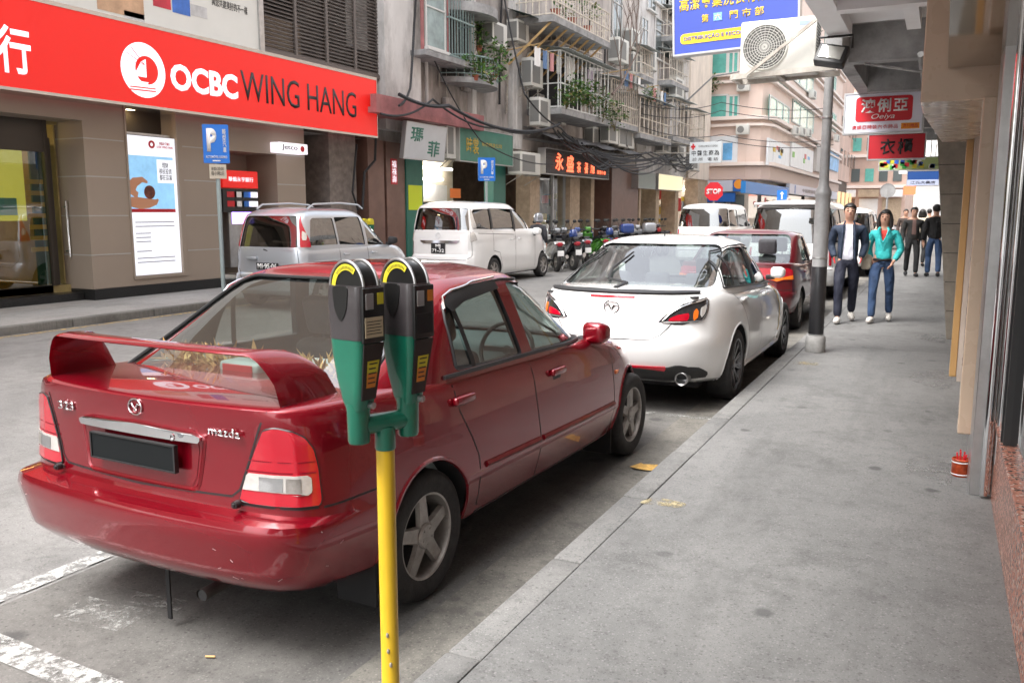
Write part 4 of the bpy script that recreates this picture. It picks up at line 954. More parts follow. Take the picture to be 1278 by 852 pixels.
b = MB(); b.bbox((.246, 5.90, .12), (WX+.04, 6.3, 2.37), .004, 1); rel(b).build('grey_post', m_steel, root)
b = MB(); b.bbox((.15, 9.25, .12), (.21, 9.42, 2.37), .006, 1); rel(b).build('post', m_tan2, root)
b = MB(); b.box((.212, 9.0, .12), (WX+.05, 9.42, 2.37)); rel(b).build('grey_post', m_wallr, root)
# display behind the glass
b = MB(); b.box((WX+.9, -14, .33), (WX+.95, 5.2, 2.56)); b.box((WX+.16, -14, .30), (WX+.9, 5.2, .33)); rel(b).build('display_back', mat('display back', (.06, .075, .07), .7, var=.3, vs=2), root)
rr = random.Random(8)
for i in range(9):
    y = -1.6+i*.78; h = rr.uniform(.3, 1.2); b = MB(); b.bbox((WX+.35, y, .335), (WX+.7, y+rr.uniform(.2, .5), .335+h), .02, 2)
    rel(b).build('display_plinth', [mat('teal display', (.03, .25, .24), .4), m_granite, m_white][i % 3], root)
# stone pier with cap
pier = empty('stone_pier', (.15, 12.0, .12), 0, 'grey jointed stone pier with a white cap beyond the tan posts', 'pier')
b = MB(); z = 0.0; k = 0
xt = at_y(1170, 180, 12).x-.15
def _pl(z): return (xt)*z/2.6-.02
while z < 2.2:
    z1 = z+.355; vs = [(_pl(z+.004), 0, z+.004), (.9, 0, z+.004), (.9, .9, z+.004), (_pl(z+.004), .9, z+.004), (_pl(z1), 0, z1), (.9, 0, z1), (.9, .9, z1), (_pl(z1), .9, z1)]
    b.add(vs, [(0, 3, 2, 1), (4, 5, 6, 7), (0, 1, 5, 4), (1, 2, 6, 5), (2, 3, 7, 6), (3, 0, 4, 7)]); z += .36
b.build('masonry', m_stone, pier); b = MB(); b.add([(_pl(0)+.012, .012, 0), (.888, .012, 0), (.888, .888, 0), (_pl(0)+.012, .888, 0), (_pl(2.6)+.012, .012, 2.6), (.888, .012, 2.6), (.888, .888, 2.6), (_pl(2.6)+.012, .888, 2.6)], [(0, 3, 2, 1), (4, 5, 6, 7), (0, 1, 5, 4), (1, 2, 6, 5), (2, 3, 7, 6), (3, 0, 4, 7)]); b.build('joint_core', mat('dark joint', (.05, .045, .04), .9), pier)
b = MB(); b.bbox((xt-.05, -.03, 2.60), (.93, .93, 2.72), .01, 2); b.build('cap', m_white, pier)
# canopy slabs over the pavement
cz = 3.36
can = empty('concrete_canopy', (-1.1, 0, cz), 0, 'grey concrete canopy with downstand beams over the near pavement', 'canopy')
b = MB(); b.box((-1.1, -16, cz+.12), (WX-.02, 9.1, cz+.25)); b.box((-1.1, -16, cz), (-.90, 9.1, cz+.12)); b.box((-.42, -16, cz+.02), (-.30, 9.1, cz+.12)); rel(b, can).build('slab', m_conc, can)
for y in (-12, -8, -4, 0, 2.6, 5.2, 7.8): b = MB(); b.box((-.9, y, cz-.02), (WX-.03, y+.16, cz+.119)); rel(b, can).build('beam', m_conc, can)
b = MB(); b.tube([(-.88, 5.2, cz-.03), (-.55, 6.3, cz-.03), (-.3, 7.0, cz-.04), (.3, 7.2, cz-.04)], .012, 6); rel(b, can).build('conduit', m_cable, can)
can2 = empty('concrete_canopy', (-1.15, 9.3, 3.5), 0, 'dark cluttered canopy further along, above the hanging shop signs', 'canopy')
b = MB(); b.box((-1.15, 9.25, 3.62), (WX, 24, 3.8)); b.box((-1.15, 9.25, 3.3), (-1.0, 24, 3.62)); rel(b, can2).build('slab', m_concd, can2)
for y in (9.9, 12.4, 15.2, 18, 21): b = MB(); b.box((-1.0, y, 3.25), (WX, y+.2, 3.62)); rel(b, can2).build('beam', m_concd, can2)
b = MB(); b.tube([(-.3, 9.4, 3.2), (-.3, 12, 3.15), (-.25, 15, 3.2)], .03, 8); b.tube([(-.85, 10, 3.24), (-.2, 10, 3.1), (.2, 10.1, 3.24)], .015, 6); rel(b, can2).build('pipe', m_concd, can2)
# walls beyond
b2 = empty('right_terrace', (.3, 13, .12), 0, 'pale terrace block behind the stone pier along the near pavement', 'building')
b = MB(); b.box((.45, 12.9, .12), (8, 30, 16)); b.box((.55, 30, .12), (8, 55, 14)); rel(b, b2).build('wall', m_wallr, b2)
for i in range(5):
    y = 13.6+i*3.2; b = MB(); b.box((.40, y, .12), (.452, y+2.2, 2.6)); rel(b, b2).build('shutter', mat('grey shutter', (.35, .36, .37), .5, .4), b2)
b3 = empty('white_corner_block', (.6, 60, .12), 0, 'white corner building at the far end of the near pavement', 'building')
b = MB(); b.box((-1.6, 58, .12), (8, 90, 14)); rel(b, b3).build('wall', m_white, b3)
b = MB(); b.box((-2.6, 57.6, 4.0), (8, 57.99, 4.8)); rel(b, b3).build('fascia', mat('white fascia', (.8, .8, .78), .5), b3)
b = MB(); b.box((-1.55, 57.9, .2), (6, 57.99, 3.9)); rel(b, b3).build('shopfront', mat('pale grey wall', (.5, .5, .5), .6), b3)
# floodlight on the canopy edge
fl = empty('floodlight', (-1.02, 8.95, cz-.02), 0, 'square black floodlight under the end of the concrete canopy', 'floodlight')
b = MB(); b.bbox((-.14, -.05, -.20), (.14, .05, .0), .015, 2); b.xf(Matrix.Translation((0, -.05, -.1)) @ Matrix.Rotation(R(-28), 4, 'X') @ Matrix.Rotation(R(14), 4, 'Y')); b.build('housing', m_black, fl)
b = MB(); b.bbox((-.105, -.062, -.165), (.105, -.052, -.03), .004, 1); b.xf(Matrix.Translation((0, -.05, -.1)) @ Matrix.Rotation(R(-28), 4, 'X') @ Matrix.Rotation(R(14), 4, 'Y')); b.build('glass', mat('lamp glass', (.45, .45, .42), .12, .4, coat=1), fl)
b = MB(); b.tube([(-.15, -.05, -.12), (-.15, -.04, 0), (.15, -.04, 0), (.15, -.05, -.12)], .012, 6); b.build('bracket', m_black, fl)
# hanging signs (double sided boxes across the pavement)
m_sgw = mat('sign white', (.72, .73, .82), .35); m_sgr = mat('sign red', (.55, .02, .03), .35); m_frm = mat('aluminium frame', (.5, .5, .5), .4, .8)
def hang_sign(name, label, x0, x1, y0, y1, Y, th, face, sides='frame', hang=.25):
    A, B_ = at_y(x0, y0, Y), at_y(x1, y1, Y); c = (A+B_)/2; w, h = abs(B_.x-A.x), abs(A.z-B_.z)
    r_ = empty(name, c, 0, label, 'sign'); b = MB(); b.bbox((-w/2, 0, -h/2), (w/2, th, h/2), .006, 1); b.build('board', face, r_)
    f = MB(); e = .02
    for q in (((-w/2-e, -.008, -h/2-e), (w/2+e, th+.008, -h/2)), ((-w/2-e, -.008, h/2), (w/2+e, th+.008, h/2+e)), ((-w/2-e, -.008, -h/2), (-w/2, th+.008, h/2)), ((w/2, -.008, -h/2), (w/2+e, th+.008, h/2))): f.box(*q)
    f.build('frame', m_frm, r_)
    if hang:
        f = MB()
        for s in (-.35, .35): f.cyl((s*w, th/2, h/2), (s*w, th/2, h/2+hang), .012, n=6)
        f.build('hanger', m_black, r_)
    return r_, w, h
r_, w, h = hang_sign('hanging_sign', 'white hanging sign with a red rounded panel, above the plain red sign', 1056, 1150, 119, 163, 13, .14, m_sgw)
b = MB(); b.prism(rnd_poly([(-w*.36, -h*.22), (w*.37, -h*.22), (w*.37, h*.42), (-w*.36, h*.42)], .05, 5), -.006, -.001, 'y'); pn = b.build('red_panel', m_sgr, r_)
fitted_text('澳俐亞', w*.60, h*.36, m_white, parent=r_, mtx=M_face_ny(.01, -.009, h*.19), bold=.02, spacing=1.15)
fitted_text('Oeiya', w*.30, h*.17, m_white, parent=r_, mtx=M_face_ny(.0, -.009, -h*.11), shear=.3)
fitted_text('澳娜亞時裝內衣飾品', w*.60, h*.11, m_sgr, parent=r_, mtx=M_face_ny(-w*.10, -.004, -h*.36), spacing=1.1)
b = MB(); b.box((w*.24, -.006, -h*.44), (w*.47, -.001, -h*.29)); b.build('orange_tab', mat('orange tab', (.85, .33, .02), .5), r_)
fitted_text('流行精品', w*.19, h*.10, m_sgr, parent=r_, mtx=M_face_ny(w*.355, -.009, -h*.365))
r_, w, h = hang_sign('hanging_sign', 'plain red hanging sign with two black characters', 1085, 1153, 169, 197, 15.5, .12, m_sgr, hang=.5)
fitted_text('衣櫃', w*.58, h*.66, m_black, parent=r_, mtx=M_face_ny(0, -.004, 0), bold=.02, spacing=1.3)
r_, w, h = hang_sign('hanging_banner', 'colourful spotted green and white banner below the red sign', 1098, 1172, 198, 211, 22, .1, mat('green yellow print', (.38, .48, .20), .5), hang=.6)
rr = random.Random(9)
for k in range(26):
    x = rr.uniform(-w*.48, w*.48); b = MB(); b.prism(rnd_poly([(x-.05, -.04), (x+.04, -.05), (x+.05, .04), (x-.04, .05)], .02, 2), -.006, -.001, 'y'); z = rr.uniform(-h*.3, h*.3); b.xf(Matrix.Translation((0, 0, z)))
    b.build('printed_patch', [m_sgr, mat('print blue', (.03, .1, .45), .5), m_lyel, m_white, mat('print green', (.03, .3, .05), .5)][k % 5], r_)
r_, w, h = hang_sign('hanging_sign', 'dark blue sign over a pale lower band beyond the spotted banner', 1133, 1171, 214, 231, 26, .12, mat('navy sign', (.015, .06, .22), .4), hang=.7)
b = MB(); b.box((-w/2, -.006, -h/2), (w/2, -.001, -h*.1)); b.build('pale_band', mat('pale band', (.4, .45, .6), .5), r_); fitted_text('江氏大藥房', w*.8, h*.22, mat('sign black', (.02, .02, .03), .5), parent=r_, mtx=M_face_ny(0, -.009, -h*.3))
# stepped dark shutter edge between canopy and pier
b = MB()
for k in range(6): b.box((0, k*.001, -k*.075), (.26, .2, -k*.075-.055))
b.build('roller_shutter_box', mat('grey louvre', (.16, .15, .145), .6), label='small grey louvred shutter box beside the red hanging sign', cat='shutter box').location = (-.12, 14.2, 2.85)
# red incense tin under the tan post
tin = empty('incense_pot', at_z(1198, 593, .12), 0, 'red tin incense pot on the pavement under the tan post', 'incense pot')
b = MB(); b.lathe([(0, 0), (.046, 0), (.05, .006), (.050, .10), (.052, .104), (.048, .108), (.046, .10), (.0, .095)], n=24); b.build('tin', mat('rusty red tin', (.42, .06, .015), .35, .3, coat=.4, var=.5, vs=30), tin)
b = MB(); b.lathe([(.0515, .012), (.0525, .014), (.0515, .018)], n=24, closed=True); b.lathe([(.0515, .085), (.0525, .088), (.0515, .092)], n=24, closed=True); b.build('rim_band', m_white, tin)
for k in range(7): a = k*.9; b = MB(); b.cyl((.02*math.cos(a), .02*math.sin(a), .09), (.028*math.cos(a), .028*math.sin(a), .135+.01*(k % 3)), .005, n=6); b.build('incense_stick', m_sgr, tin)
# air conditioner on its bracket
ac = empty('air_conditioner', (-2.0, 9.5, 3.45), 0, 'large outdoor air conditioner on the steel bracket beside the lamp post', 'air conditioner')
m_acw = mat('ac casing', (.62, .62, .58), .5, var=.08, vs=4, dirt=.3, dcol=(.35, .33, .28), ds=2)
A, B_ = at_y(925, 28, 9.3), at_y(1017, 88, 9.3); ac.location = ((A.x+B_.x)/2, 9.3, B_.z); w, h = B_.x-A.x, A.z-B_.z
b = MB(); b.bbox((-w/2, 0, 0), (w/2, .32, h), .02, 2); b.build('casing', m_acw, ac)
fc = (-w*.17, h*.5); fr_ = h*.42
b = MB(); b.lathe([(fr_, .0), (fr_*1.02, -.012), (fr_*.97, -.014), (fr_*.95, -.001)], (fc[0], 0, fc[1]), 'y', 32, closed=True); b.build('fan_ring', m_acw, ac)
b = MB(); b.lathe([(fr_*.95, -.002), (0, -.002)], (fc[0], 0, fc[1]), 'y', 32); b.build('fan_opening', mat('fan dark', (.10, .10, .095), .7), ac)
b = MB()
for k in range(9): b.tube([(fc[0]+fr_*k/9*math.cos(a), -.012, fc[1]+fr_*k/9*math.sin(a)) for a in np.linspace(0, 6.283, 24, endpoint=False)], .0035, 4, closed=True)
for k in range(24): a = k*math.pi/12; b.beam((fc[0], -.012, fc[1]), (fc[0]+fr_*.97*math.cos(a), -.012, fc[1]+fr_*.97*math.sin(a)), .004)
b.build('fan_guard', mat('guard', (.5, .5, .47), .5), ac)
b = MB(); b.box((w*.27, -.003, h*.84), (w*.44, -.0005, h*.92)); b.build('badge', mat('pale blue badge', (.3, .38, .55), .4), ac)
b = MB(); 
for k in range(14): b.box((w/2, .02, h*.1+k*h*.058), (w/2+.004, .30, h*.1+k*h*.058+.01))
b.build('side_louvre', m_black, ac)
m_brk = mat('galvanised bracket', (.42, .40, .36), .55, .4, var=.2, vs=8, dirt=.5, dcol=(.15, .08, .04), ds=5)
br = empty('steel_bracket', (-1.1, 9.5, 3.4), 0, 'projecting angle-iron bracket carrying the air conditioner', 'bracket')
zt = B_.z-.02; b = MB(); x0 = A.x-.06; x1 = -1.05
b.beam((x0, 9.26, zt), (x1, 9.26, zt+.03), .05, .05); b.beam((x0, 9.66, zt), (x1, 9.66, zt+.03), .05, .05); b.beam((x0, 9.26, zt-.0), (x0, 9.66, zt), .05); b.beam((-1.6, 9.26, zt), (-1.6, 9.66, zt), .04)
D = at_y(1018, 25, 9.2); b.beam((x0+.15, 9.2, zt), (D.x, 9.2, D.z), .03); b.beam((x0+.15, 9.7, zt), (D.x, 9.7, D.z), .03); b.xf(Matrix.Translation((1.1, -9.5, -3.4))); b.build('frame', m_brk, br)
# lamp post
lp = empty('lamp_post', (-1.22, 10.25, .12), 0, 'grey lamp post with a black lower band at the kerb', 'lamp post')
m_lp = mat('lamp post grey', (.30, .30, .30), .5, .2, var=.15, vs=6, dirt=.4, dcol=(.14, .14, .14), ds=4); m_lpb = mat('lamp post black band', (.018, .018, .02), .35, coat=.3)
b = MB(); b.lathe([(.0, .20), (.082, .20), (.082, 1.70), (.079, 1.74), (.090, 1.77), (.088, 1.81), (.056, 1.87), (.052, 1.95), (.048, 4.2), (.042, 8), (0, 8)], n=28); b.build('shaft', m_lp, lp)
b = MB(); b.lathe([(.0835, .21), (.085, .215), (.085, .97), (.0835, .975)], n=28, closed=True); b.build('black_band', m_lpb, lp)
b = MB(); b.lathe([(0, 0), (.108, 0), (.112, .01), (.112, .15), (.10, .19), (.0, .20)], n=28); b.build('foot', mat('foot concrete', (.28, .275, .265), .8, var=.2, vs=12, bump=.4), lp)
for z in (1.06, 2.6):
    b = MB(); q_ = .0785 if z < 1.9 else .050; b.lathe([(q_, z), (q_+.008, z+.005), (q_+.008, z+.02), (q_, z+.025)], n=24, closed=True); b.build('band', m_steel, lp)
b = MB(); b.tube([(.05, -.06, 3.3), (.07, -.07, 3.5), (.04, -.07, 3.7)], .01, 6); b.bbox((.04, -.12, 3.15), (.14, -.04, 3.35), .01); b.build('cable_box', m_black, lp)
# big blue sign reaching over the road
bs = at_y(842, 66, 14); bt = at_y(995, 0, 14); w = 2.2; x0 = bs.x; x1 = at_y(997, 20, 14).x; w = x1-x0
bl = empty('projecting_sign', ((x0+x1)/2, 14, bs.z), 0, 'large blue projecting sign with yellow characters above the road', 'sign')
m_blue = mat('sign blue', (.055, .09, .42), .35, var=.04, vs=2); H = 1.35
bl.rotation_euler = (0, R(-2), 0)
b = MB(); b.box((-w/2, 0, 0), (w/2, .2, H)); b.build('board', m_blue, bl)
b = MB(); b.box((-w/2-.03, -.01, -.03), (w/2+.03, .21, 0)); b.box((-w/2-.03, -.01, 0), (-w/2, .21, H)); b.box((w/2, -.01, 0), (w/2+.03, .21, H)); b.box((-w/2-.03, -.01, H), (w/2+.03, .21, H+.03)); b.build('frame', m_frm, bl)
pxm = w/153
m_yel2 = mat('sign yellow', (.85, .58, .03), .5)
fitted_text('高潔專業洗衣有限公司', w*.90, .19, m_yel2, parent=bl, mtx=M_face_ny(-.01, -.004, .74), bold=.012, spacing=1.1)
fitted_text('第', .11, .12, m_yel2, parent=bl, mtx=M_face_ny(-w*.24, -.004, .50), bold=.01); fitted_text('門市部', .52, .13, m_yel2, parent=bl, mtx=M_face_ny(w*.10, -.004, .50), bold=.01, spacing=1.6)
b = MB(); b.box((-w*.17, -.006, .44), (-w*.10, -.001, .56)); b.build('blue_patch', mat('pale blue patch', (.2, .42, .8), .5), bl); fitted_text('六', .09, .09, m_yel2, parent=bl, mtx=M_face_ny(-w*.135, -.009, .5))
b = MB(); b.prism(rnd_poly([(-w*.45, .14), (w*.45, .14), (w*.45, .30), (-w*.45, .30)], .08, 6), -.006, -.001, 'y'); b.build('yellow_band', m_yel2, bl)
fitted_text('DISTRIBUIÇÃO E RECOLHA DAS ROUPAS', w*.84, .085, m_blue, parent=bl, mtx=M_face_ny(0, -.009, .22), bold=.02)
b = MB(); b.beam((w/2, .1, H*.8), (w/2+2.2, .1, H*.8), .05); b.beam((w/2, .1, .2), (w/2+2.2, .1, .2), .05); b.build('support_bar', m_brk, bl)
# ---------------------------------------------------------------- left-hand street front
FX = -13.69
def RX(X, x0, x1, yt, yb, side='l'):
    xr = x0 if side == 'l' else x1; ym = (yt+yb)/2
    a, c = at_x(x0, ym, X).y, at_x(x1, ym, X).y; return a, c, at_x(xr, yt, X).z, at_x(xr, yb, X).z     # y0,y1,ztop,zbot
def group_root(name, label, cat, x, y, z=.12, group=None): return empty(name, (x, y, z), 0, label, cat, group)
def B(root): 
    b = MB(); b._r = root; return b
def place(b, name, m, root, **k): return b.xf(Matrix.Translation(-root.location)).build(name, m, root, **k)
m_bank = mat('taupe wall panel', (.33, .27, .215), .5, var=.04, vs=2, dirt=.15, dcol=(.12, .10, .08), ds=1)
m_bankl = mat('panel joint strip', (.42, .40, .37), .5); m_bblk = mat('black granite', (.02, .02, .02), .3, var=.6, vs=50)
m_sigred = mat('backlit red sign', (.62, .016, .012), .4, emit=(.9, .02, .015), es=.10)
m_sigw = mat('sign white letter', (.85, .82, .86), .4, emit=(.9, .85, .95), es=.25)
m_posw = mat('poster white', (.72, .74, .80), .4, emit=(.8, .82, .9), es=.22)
m_rust = mat('stained concrete', (.36, .33, .31), .85, var=.25, vs=1.5, bump=.3, bs=20, dirt=.95, dcol=(.07, .063, .058), ds=1.3, stretch=(1, 1, .35))
m_oldw = mat('old white render', (.62, .605, .59), .85, var=.15, vs=1.2, dirt=.8, dcol=(.17, .155, .145), ds=.9, stretch=(1, 1, .4))
m_cream2 = mat('cream render', (.72, .63, .54), .85, var=.12, vs=1.2, dirt=.5, dcol=(.30, .25, .21), ds=.9, stretch=(1, 1, .4))
m_pinkw = mat('pale pink render', (.50, .455, .425), .85, var=.2, vs=1.2, dirt=.95, dcol=(.13, .11, .10), ds=.8, stretch=(1, 1, .4))
m_redcan = mat('faded red paint', (.34, .13, .13), .75, var=.25, vs=3, dirt=.6, dcol=(.16, .09, .085), ds=2)
m_brown = mat('brown tile pillar', (.20, .115, .09), .35, var=.25, vs=4, dirt=.4, dcol=(.07, .05, .04), ds=2)
m_sand = mat('sandstone', (.44, .34, .24), .7, var=.2, vs=6, dirt=.4, dcol=(.16, .12, .09), ds=2)
m_green = mat('green shop paint', (.03, .16, .12), .45, var=.1, vs=4); m_greens = mat('green sign', (.035, .17, .12), .45, var=.15, vs=3)
m_gold = mat('gold letters', (.55, .38, .04), .5); m_bar = mat('white painted bars', (.66, .68, .66), .5, var=.2, vs=12); m_barg = mat('grey green bars', (.22, .30, .29), .5, var=.2, vs=12); m_barb = mat('rusty cream bars', (.62, .56, .48), .6, var=.3, vs=9)
m_win = mat('window pane', (.10, .12, .12), .08, coat=.5); m_frame = mat('white window frame', (.6, .6, .58), .5)
m_curt = mat('green curtain glass', (.12, .42, .36), .25, coat=.5, var=.15, vs=3); m_tin = mat('corrugated tin', (.42, .45, .44), .5, .2, var=.2, vs=3)
m_leaf = [mat('leaf a', (.05, .13, .025), .55), mat('leaf b', (.09, .19, .03), .55), mat('leaf c', (.035, .08, .02), .55), mat('leaf dry', (.20, .19, .06), .6)]
m_int = mat('shop interior', (.30, .26, .21), .8, var=.4, vs=1.2); m_glow = mat('fluorescent tube', (.9, .95, 1), .5, emit=(1, .98, .92), es=5)

# --- bank
bank = group_root('bank_building', 'taupe panelled bank under the long red illuminated sign', 'building', FX, 10)
c0 = at_x(113, 300, FX).y; p0, p1, pt, pb = RX(FX, 162, 229, 168, 345); e0 = at_x(382, 250, FX).y; a0, a1 = at_x(272, 250, FX).y, at_x(347, 250, FX).y
b = MB(); b.box((FX-.9, c0, .32), (FX, p0, 6)); b.box((FX-.9, p1, .32), (FX, a0, 6)); b.box((FX-.9, p0, pt+.55), (FX, p1, 6)); b.box((FX-.9, p0, .32), (FX, p1, pb)); b.box((FX-.9, a1, .32), (FX, e0, 6)); b.box((FX-.9, a0, 3.0), (FX, a1, 6)); b.box((FX-2, a0-.02, .32), (FX-.9, a1+.02, 3.2))
b.box((FX-6, -25, 3.3), (FX-.0, c0, 6)); place(b, 'wall', m_bank, bank)
b = MB(); b.box((FX-.9, c0+.0, .12), (FX+.02, a0, .318)); b.box((FX-.9, a1, .12), (FX+.02, e0, .318)); b.box((FX-2.2, -25, .12), (FX-.25, c0-.02, .26)); b.box((FX-2.2, -25, .262), (FX-.62, c0-.35, .40)); place(b, 'black_base', m_bblk, bank)
b = MB()
for yy in (222, 270, 318, 176):
    z = at_x(140, yy, FX).z; b.box((FX+.001, c0, z), (FX+.006, p0-.05, z+.022)); b.box((FX+.001, p1+.05, z), (FX+.006, a0, z+.022)); b.box((FX+.001, a1, z), (FX+.006, e0, z+.022)); b.box((FX-.85, c0-.006, z), (FX, c0-.001, z+.022))
place(b, 'joint_strip', m_bankl, bank)
b = MB(); b.box((FX-.55, p0, pb), (FX-.5, p1, pt+.55)); pw = place(b, 'display_recess', mat('dark recess', (.05, .04, .03), .5), bank)
b = MB(); b.box((FX-.10, p0-.02, pb-.03), (FX+.02, p0+.02, pt+.55)); b.box((FX-.1, p1-.1, pb-.03), (FX+.02, p1, pt+.55)); b.box((FX-.1, p0-.02, pb-.06), (FX+.03, p1, pb-.0)); place(b, 'display_frame', m_bank, bank)
b = MB(); b.box((FX-.18, p0+.10, pt+.02), (FX-.1, p1-.15, pt+.06)); place(b, 'display_lintel', m_steel, bank)
b = MB(); b.lathe([(.10, 0), (0, 0)], (FX-.32, (p0+p1)/2-.2, pt+.50), 'z', 16); place(b, 'downlight', mat('lit downlight', (1, .8, .5), .5, emit=(1, .8, .45), es=8), bank)
# poster
pos = empty('bank_poster', (FX-.06, (p0+p1)/2, (pt+pb)/2), 0, 'tall white bank poster with a hand picture in the wall window', 'poster')
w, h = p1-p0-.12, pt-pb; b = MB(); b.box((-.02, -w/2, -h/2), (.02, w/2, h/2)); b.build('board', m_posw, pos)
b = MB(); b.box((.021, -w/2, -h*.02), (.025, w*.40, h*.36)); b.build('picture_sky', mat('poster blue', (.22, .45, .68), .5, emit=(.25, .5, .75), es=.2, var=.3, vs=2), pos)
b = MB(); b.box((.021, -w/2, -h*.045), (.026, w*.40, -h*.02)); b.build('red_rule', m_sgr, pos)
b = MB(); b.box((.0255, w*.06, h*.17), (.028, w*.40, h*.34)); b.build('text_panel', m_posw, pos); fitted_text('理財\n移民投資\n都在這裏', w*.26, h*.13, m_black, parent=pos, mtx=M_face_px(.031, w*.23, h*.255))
b = MB()  # hand holding a fruit
def blob(pts, r): 
    b.tube([(.03, y, z) for y, z in pts], r, 8)
blob([(-w*.5, h*.03), (-w*.32, h*.02), (-w*.15, h*.02), (-w*.0, h*.03), (w*.05, h*.05)], [.10, .12, .10, .06, .03]); blob([(-w*.5, h*.12), (-w*.40, h*.17), (-w*.25, h*.19), (-w*.15, h*.17)], [.13, .10, .06, .03]); blob([(-w*.48, h*.08), (-w*.42, h*.12)], [.16, .12])
b.xf(Matrix.Translation((.024, 0, 0)) @ Matrix.Diagonal((.02, 1, 1, 1))); b.build('picture_hand', mat('printed skin', (.62, .30, .17), .5), pos)
b = MB(); b.lathe([(0, .03), (.13, .03), (.13, .026)], (0, -w*.12, h*.10), 'x', 20); b.build('picture_fruit', mat('printed fruit', (.14, .035, .02), .4, var=.8, vs=8), pos)
fitted_text('華僑永亨銀行\nOCBC WING HANG', w*.34, h*.045, m_sgr, parent=pos, mtx=M_face_px(.024, w*.25, h*.445)); b = MB(); b.lathe([(w*.065, .028), (w*.03, .028), (w*.03, .022), (w*.065, .022)], (0, -w*.02, h*.445), 'x', 20, closed=True); b.build('logo', m_sgr, pos)
for k, (y0, n_, ww_) in enumerate(((-.12, 2, .8), (-.20, 3, .3), (-.33, 1, .3), (-.38, 2, .78))):
    for j in range(n_):
        b = MB(); b.box((.021, -w*.44, h*(y0-.03*j)), (.023, -w*.44+w*ww_, h*(y0-.03*j)+.02)); b.build('text_line', mat('poster grey text', (.3, .3, .34), .6), pos)
# entrance glass
gx = FX-.62
ent = b = MB(); b.add([(gx, -8, .40), (gx, c0-.35, .40), (gx, c0-.35, 3.3), (gx, -8, 3.3)], [(0, 1, 2, 3)]); place(b, 'entrance_glass', glassmat('lobby glass', (.62, .62, .52), base=.16), bank, smooth=0)
b = MB(); b.box((gx-.03, c0-.36, .40), (gx+.05, c0-.28, 3.3)); b.box((gx-.03, at_x(66, 300, gx).y, .40), (gx+.05, at_x(66, 300, gx).y+.05, 3.0)); b.box((gx-.02, -8, 2.75), (gx+.04, c0-.36, 3.3)); place(b, 'entrance_frame', mat('dark bronze', (.07, .06, .05), .35, .5), bank)
b = MB(); y = at_x(84, 330, gx).y; b.tube([(gx+.10, y, .9), (gx+.10, y, 1.9)], .018, 8); b.cyl((gx, y, 1.0), (gx+.1, y, 1.0), .01, n=6); b.cyl((gx, y, 1.8), (gx+.1, y, 1.8), .01, n=6); place(b, 'door_handle', m_chrome, bank)
b = MB(); b.box((gx-4, -8, .12), (gx-3.9, c0, 3.3)); b.box((gx-4, -8, .12), (gx, c0, .39)); b.box((gx-4, c0-.05, .4), (gx-.1, c0-.02, 3.3)); b.box((gx-4, -8, 3.25), (gx-.05, c0, 3.3)); place(b, 'lobby', mat('lobby finish', (.34, .27, .12), .4, var=.4, vs=1.0), bank)
y1_ = at_x(62, 250, gx-.3).y; b = MB(); b.box((gx-.32, at_x(40, 250, gx-.3).y, .40), (gx-.28, y1_, 2.9)); nb = place(b, 'notice_panel', mat('dark green panel', (.015, .09, .06), .4), bank)
b = MB()
for k in range(7): b.box((gx-.279, y1_-.45, 2.2-.2*k), (gx-.275, y1_-.12, 2.28-.2*k))
place(b, 'notice_writing', m_gold, bank)
q0 = at_x(-60, 250, gx-.5).y; q1 = at_x(32, 250, gx-.5).y; b = MB(); b.box((gx-.55, q0, 1.55), (gx-.5, q1, 2.95)); place(b, 'yellow_poster', mat('lime poster', (.42, .40, .06), .4, emit=(.5, .48, .08), es=.25), bank)
b = MB(); b.box((gx-.45, q0, 1.65), (gx-.40, at_x(22, 265, gx-.4).y, 1.95)); place(b, 'teal_poster', mat('teal poster', (.05, .38, .42), .4), bank)
for k in range(6):
    b = MB(); b.box((gx-2-k*.3, q0+.9*k, 2.9), (gx-1.9-k*.3, q0+.9*k+.7, 2.95)); place(b, 'lobby_lamp', mat('warm lobby lamp', (1, .7, .3), .5, emit=(1, .62, .2), es=9), bank)
b = MB(); b.box((gx-1.6, q0, .4), (gx-1.0, c0-1.5, 1.2)); place(b, 'lobby_counter', mat('brown counter', (.16, .09, .03), .35), bank)
# cash machine in its bay
atm = group_root('cash_machine', 'cash machine with a small red sign in the wall recess behind the parking sign', 'cash machine', FX-.2, (a0+a1)/2)
m0, m1 = at_x(290, 280, FX-.15).y, at_x(325, 280, FX-.15).y
b = MB(); b.bbox((FX-.85, m0, .5), (FX-.25, m1, 2.2), .02, 2); place(b, 'cabinet', m_steel, atm); 
b = MB(); b.box((FX-.249, m0+.1, 1.45), (FX-.24, m1-.1, 1.75)); place(b, 'screen', mat('violet screen', (.25, .15, .6), .3, emit=(.4, .25, .9), es=1.2), atm)
r0 = RX(FX-.1, 277, 321, 212, 234); b = MB(); b.bbox((FX-.3, r0[0], r0[3]), (FX-.08, r0[1], r0[2]), .01, 1); place(b, 'red_sign', m_sigred, atm); t = fitted_text('華僑永亨銀行', (r0[1]-r0[0])*.7, .10, m_sigw, mtx=M_face_px(.13, (r0[0]+r0[1])/2-atm.location.y, (r0[2]+r0[3])/2-.12), parent=atm)
b = MB(); b.box((FX-.3, r0[0], r0[3]-.52), (FX-.1, r0[1], r0[3]-.03)); place(b, 'card_logo_panel', m_black, atm)
rr = random.Random(4)
for k in range(8): b = MB(); y = r0[0]+.12+(k % 4)*(r0[1]-r0[0]-.2)/4; z = r0[3]-.2-(k//4)*.2; b.box((FX-.099, y, z), (FX-.095, y+.28, z+.12)); place(b, 'card_logo', [m_sgr, m_white, mat('logo blue', (.03, .15, .5), .5), m_sigw][k % 4], atm)
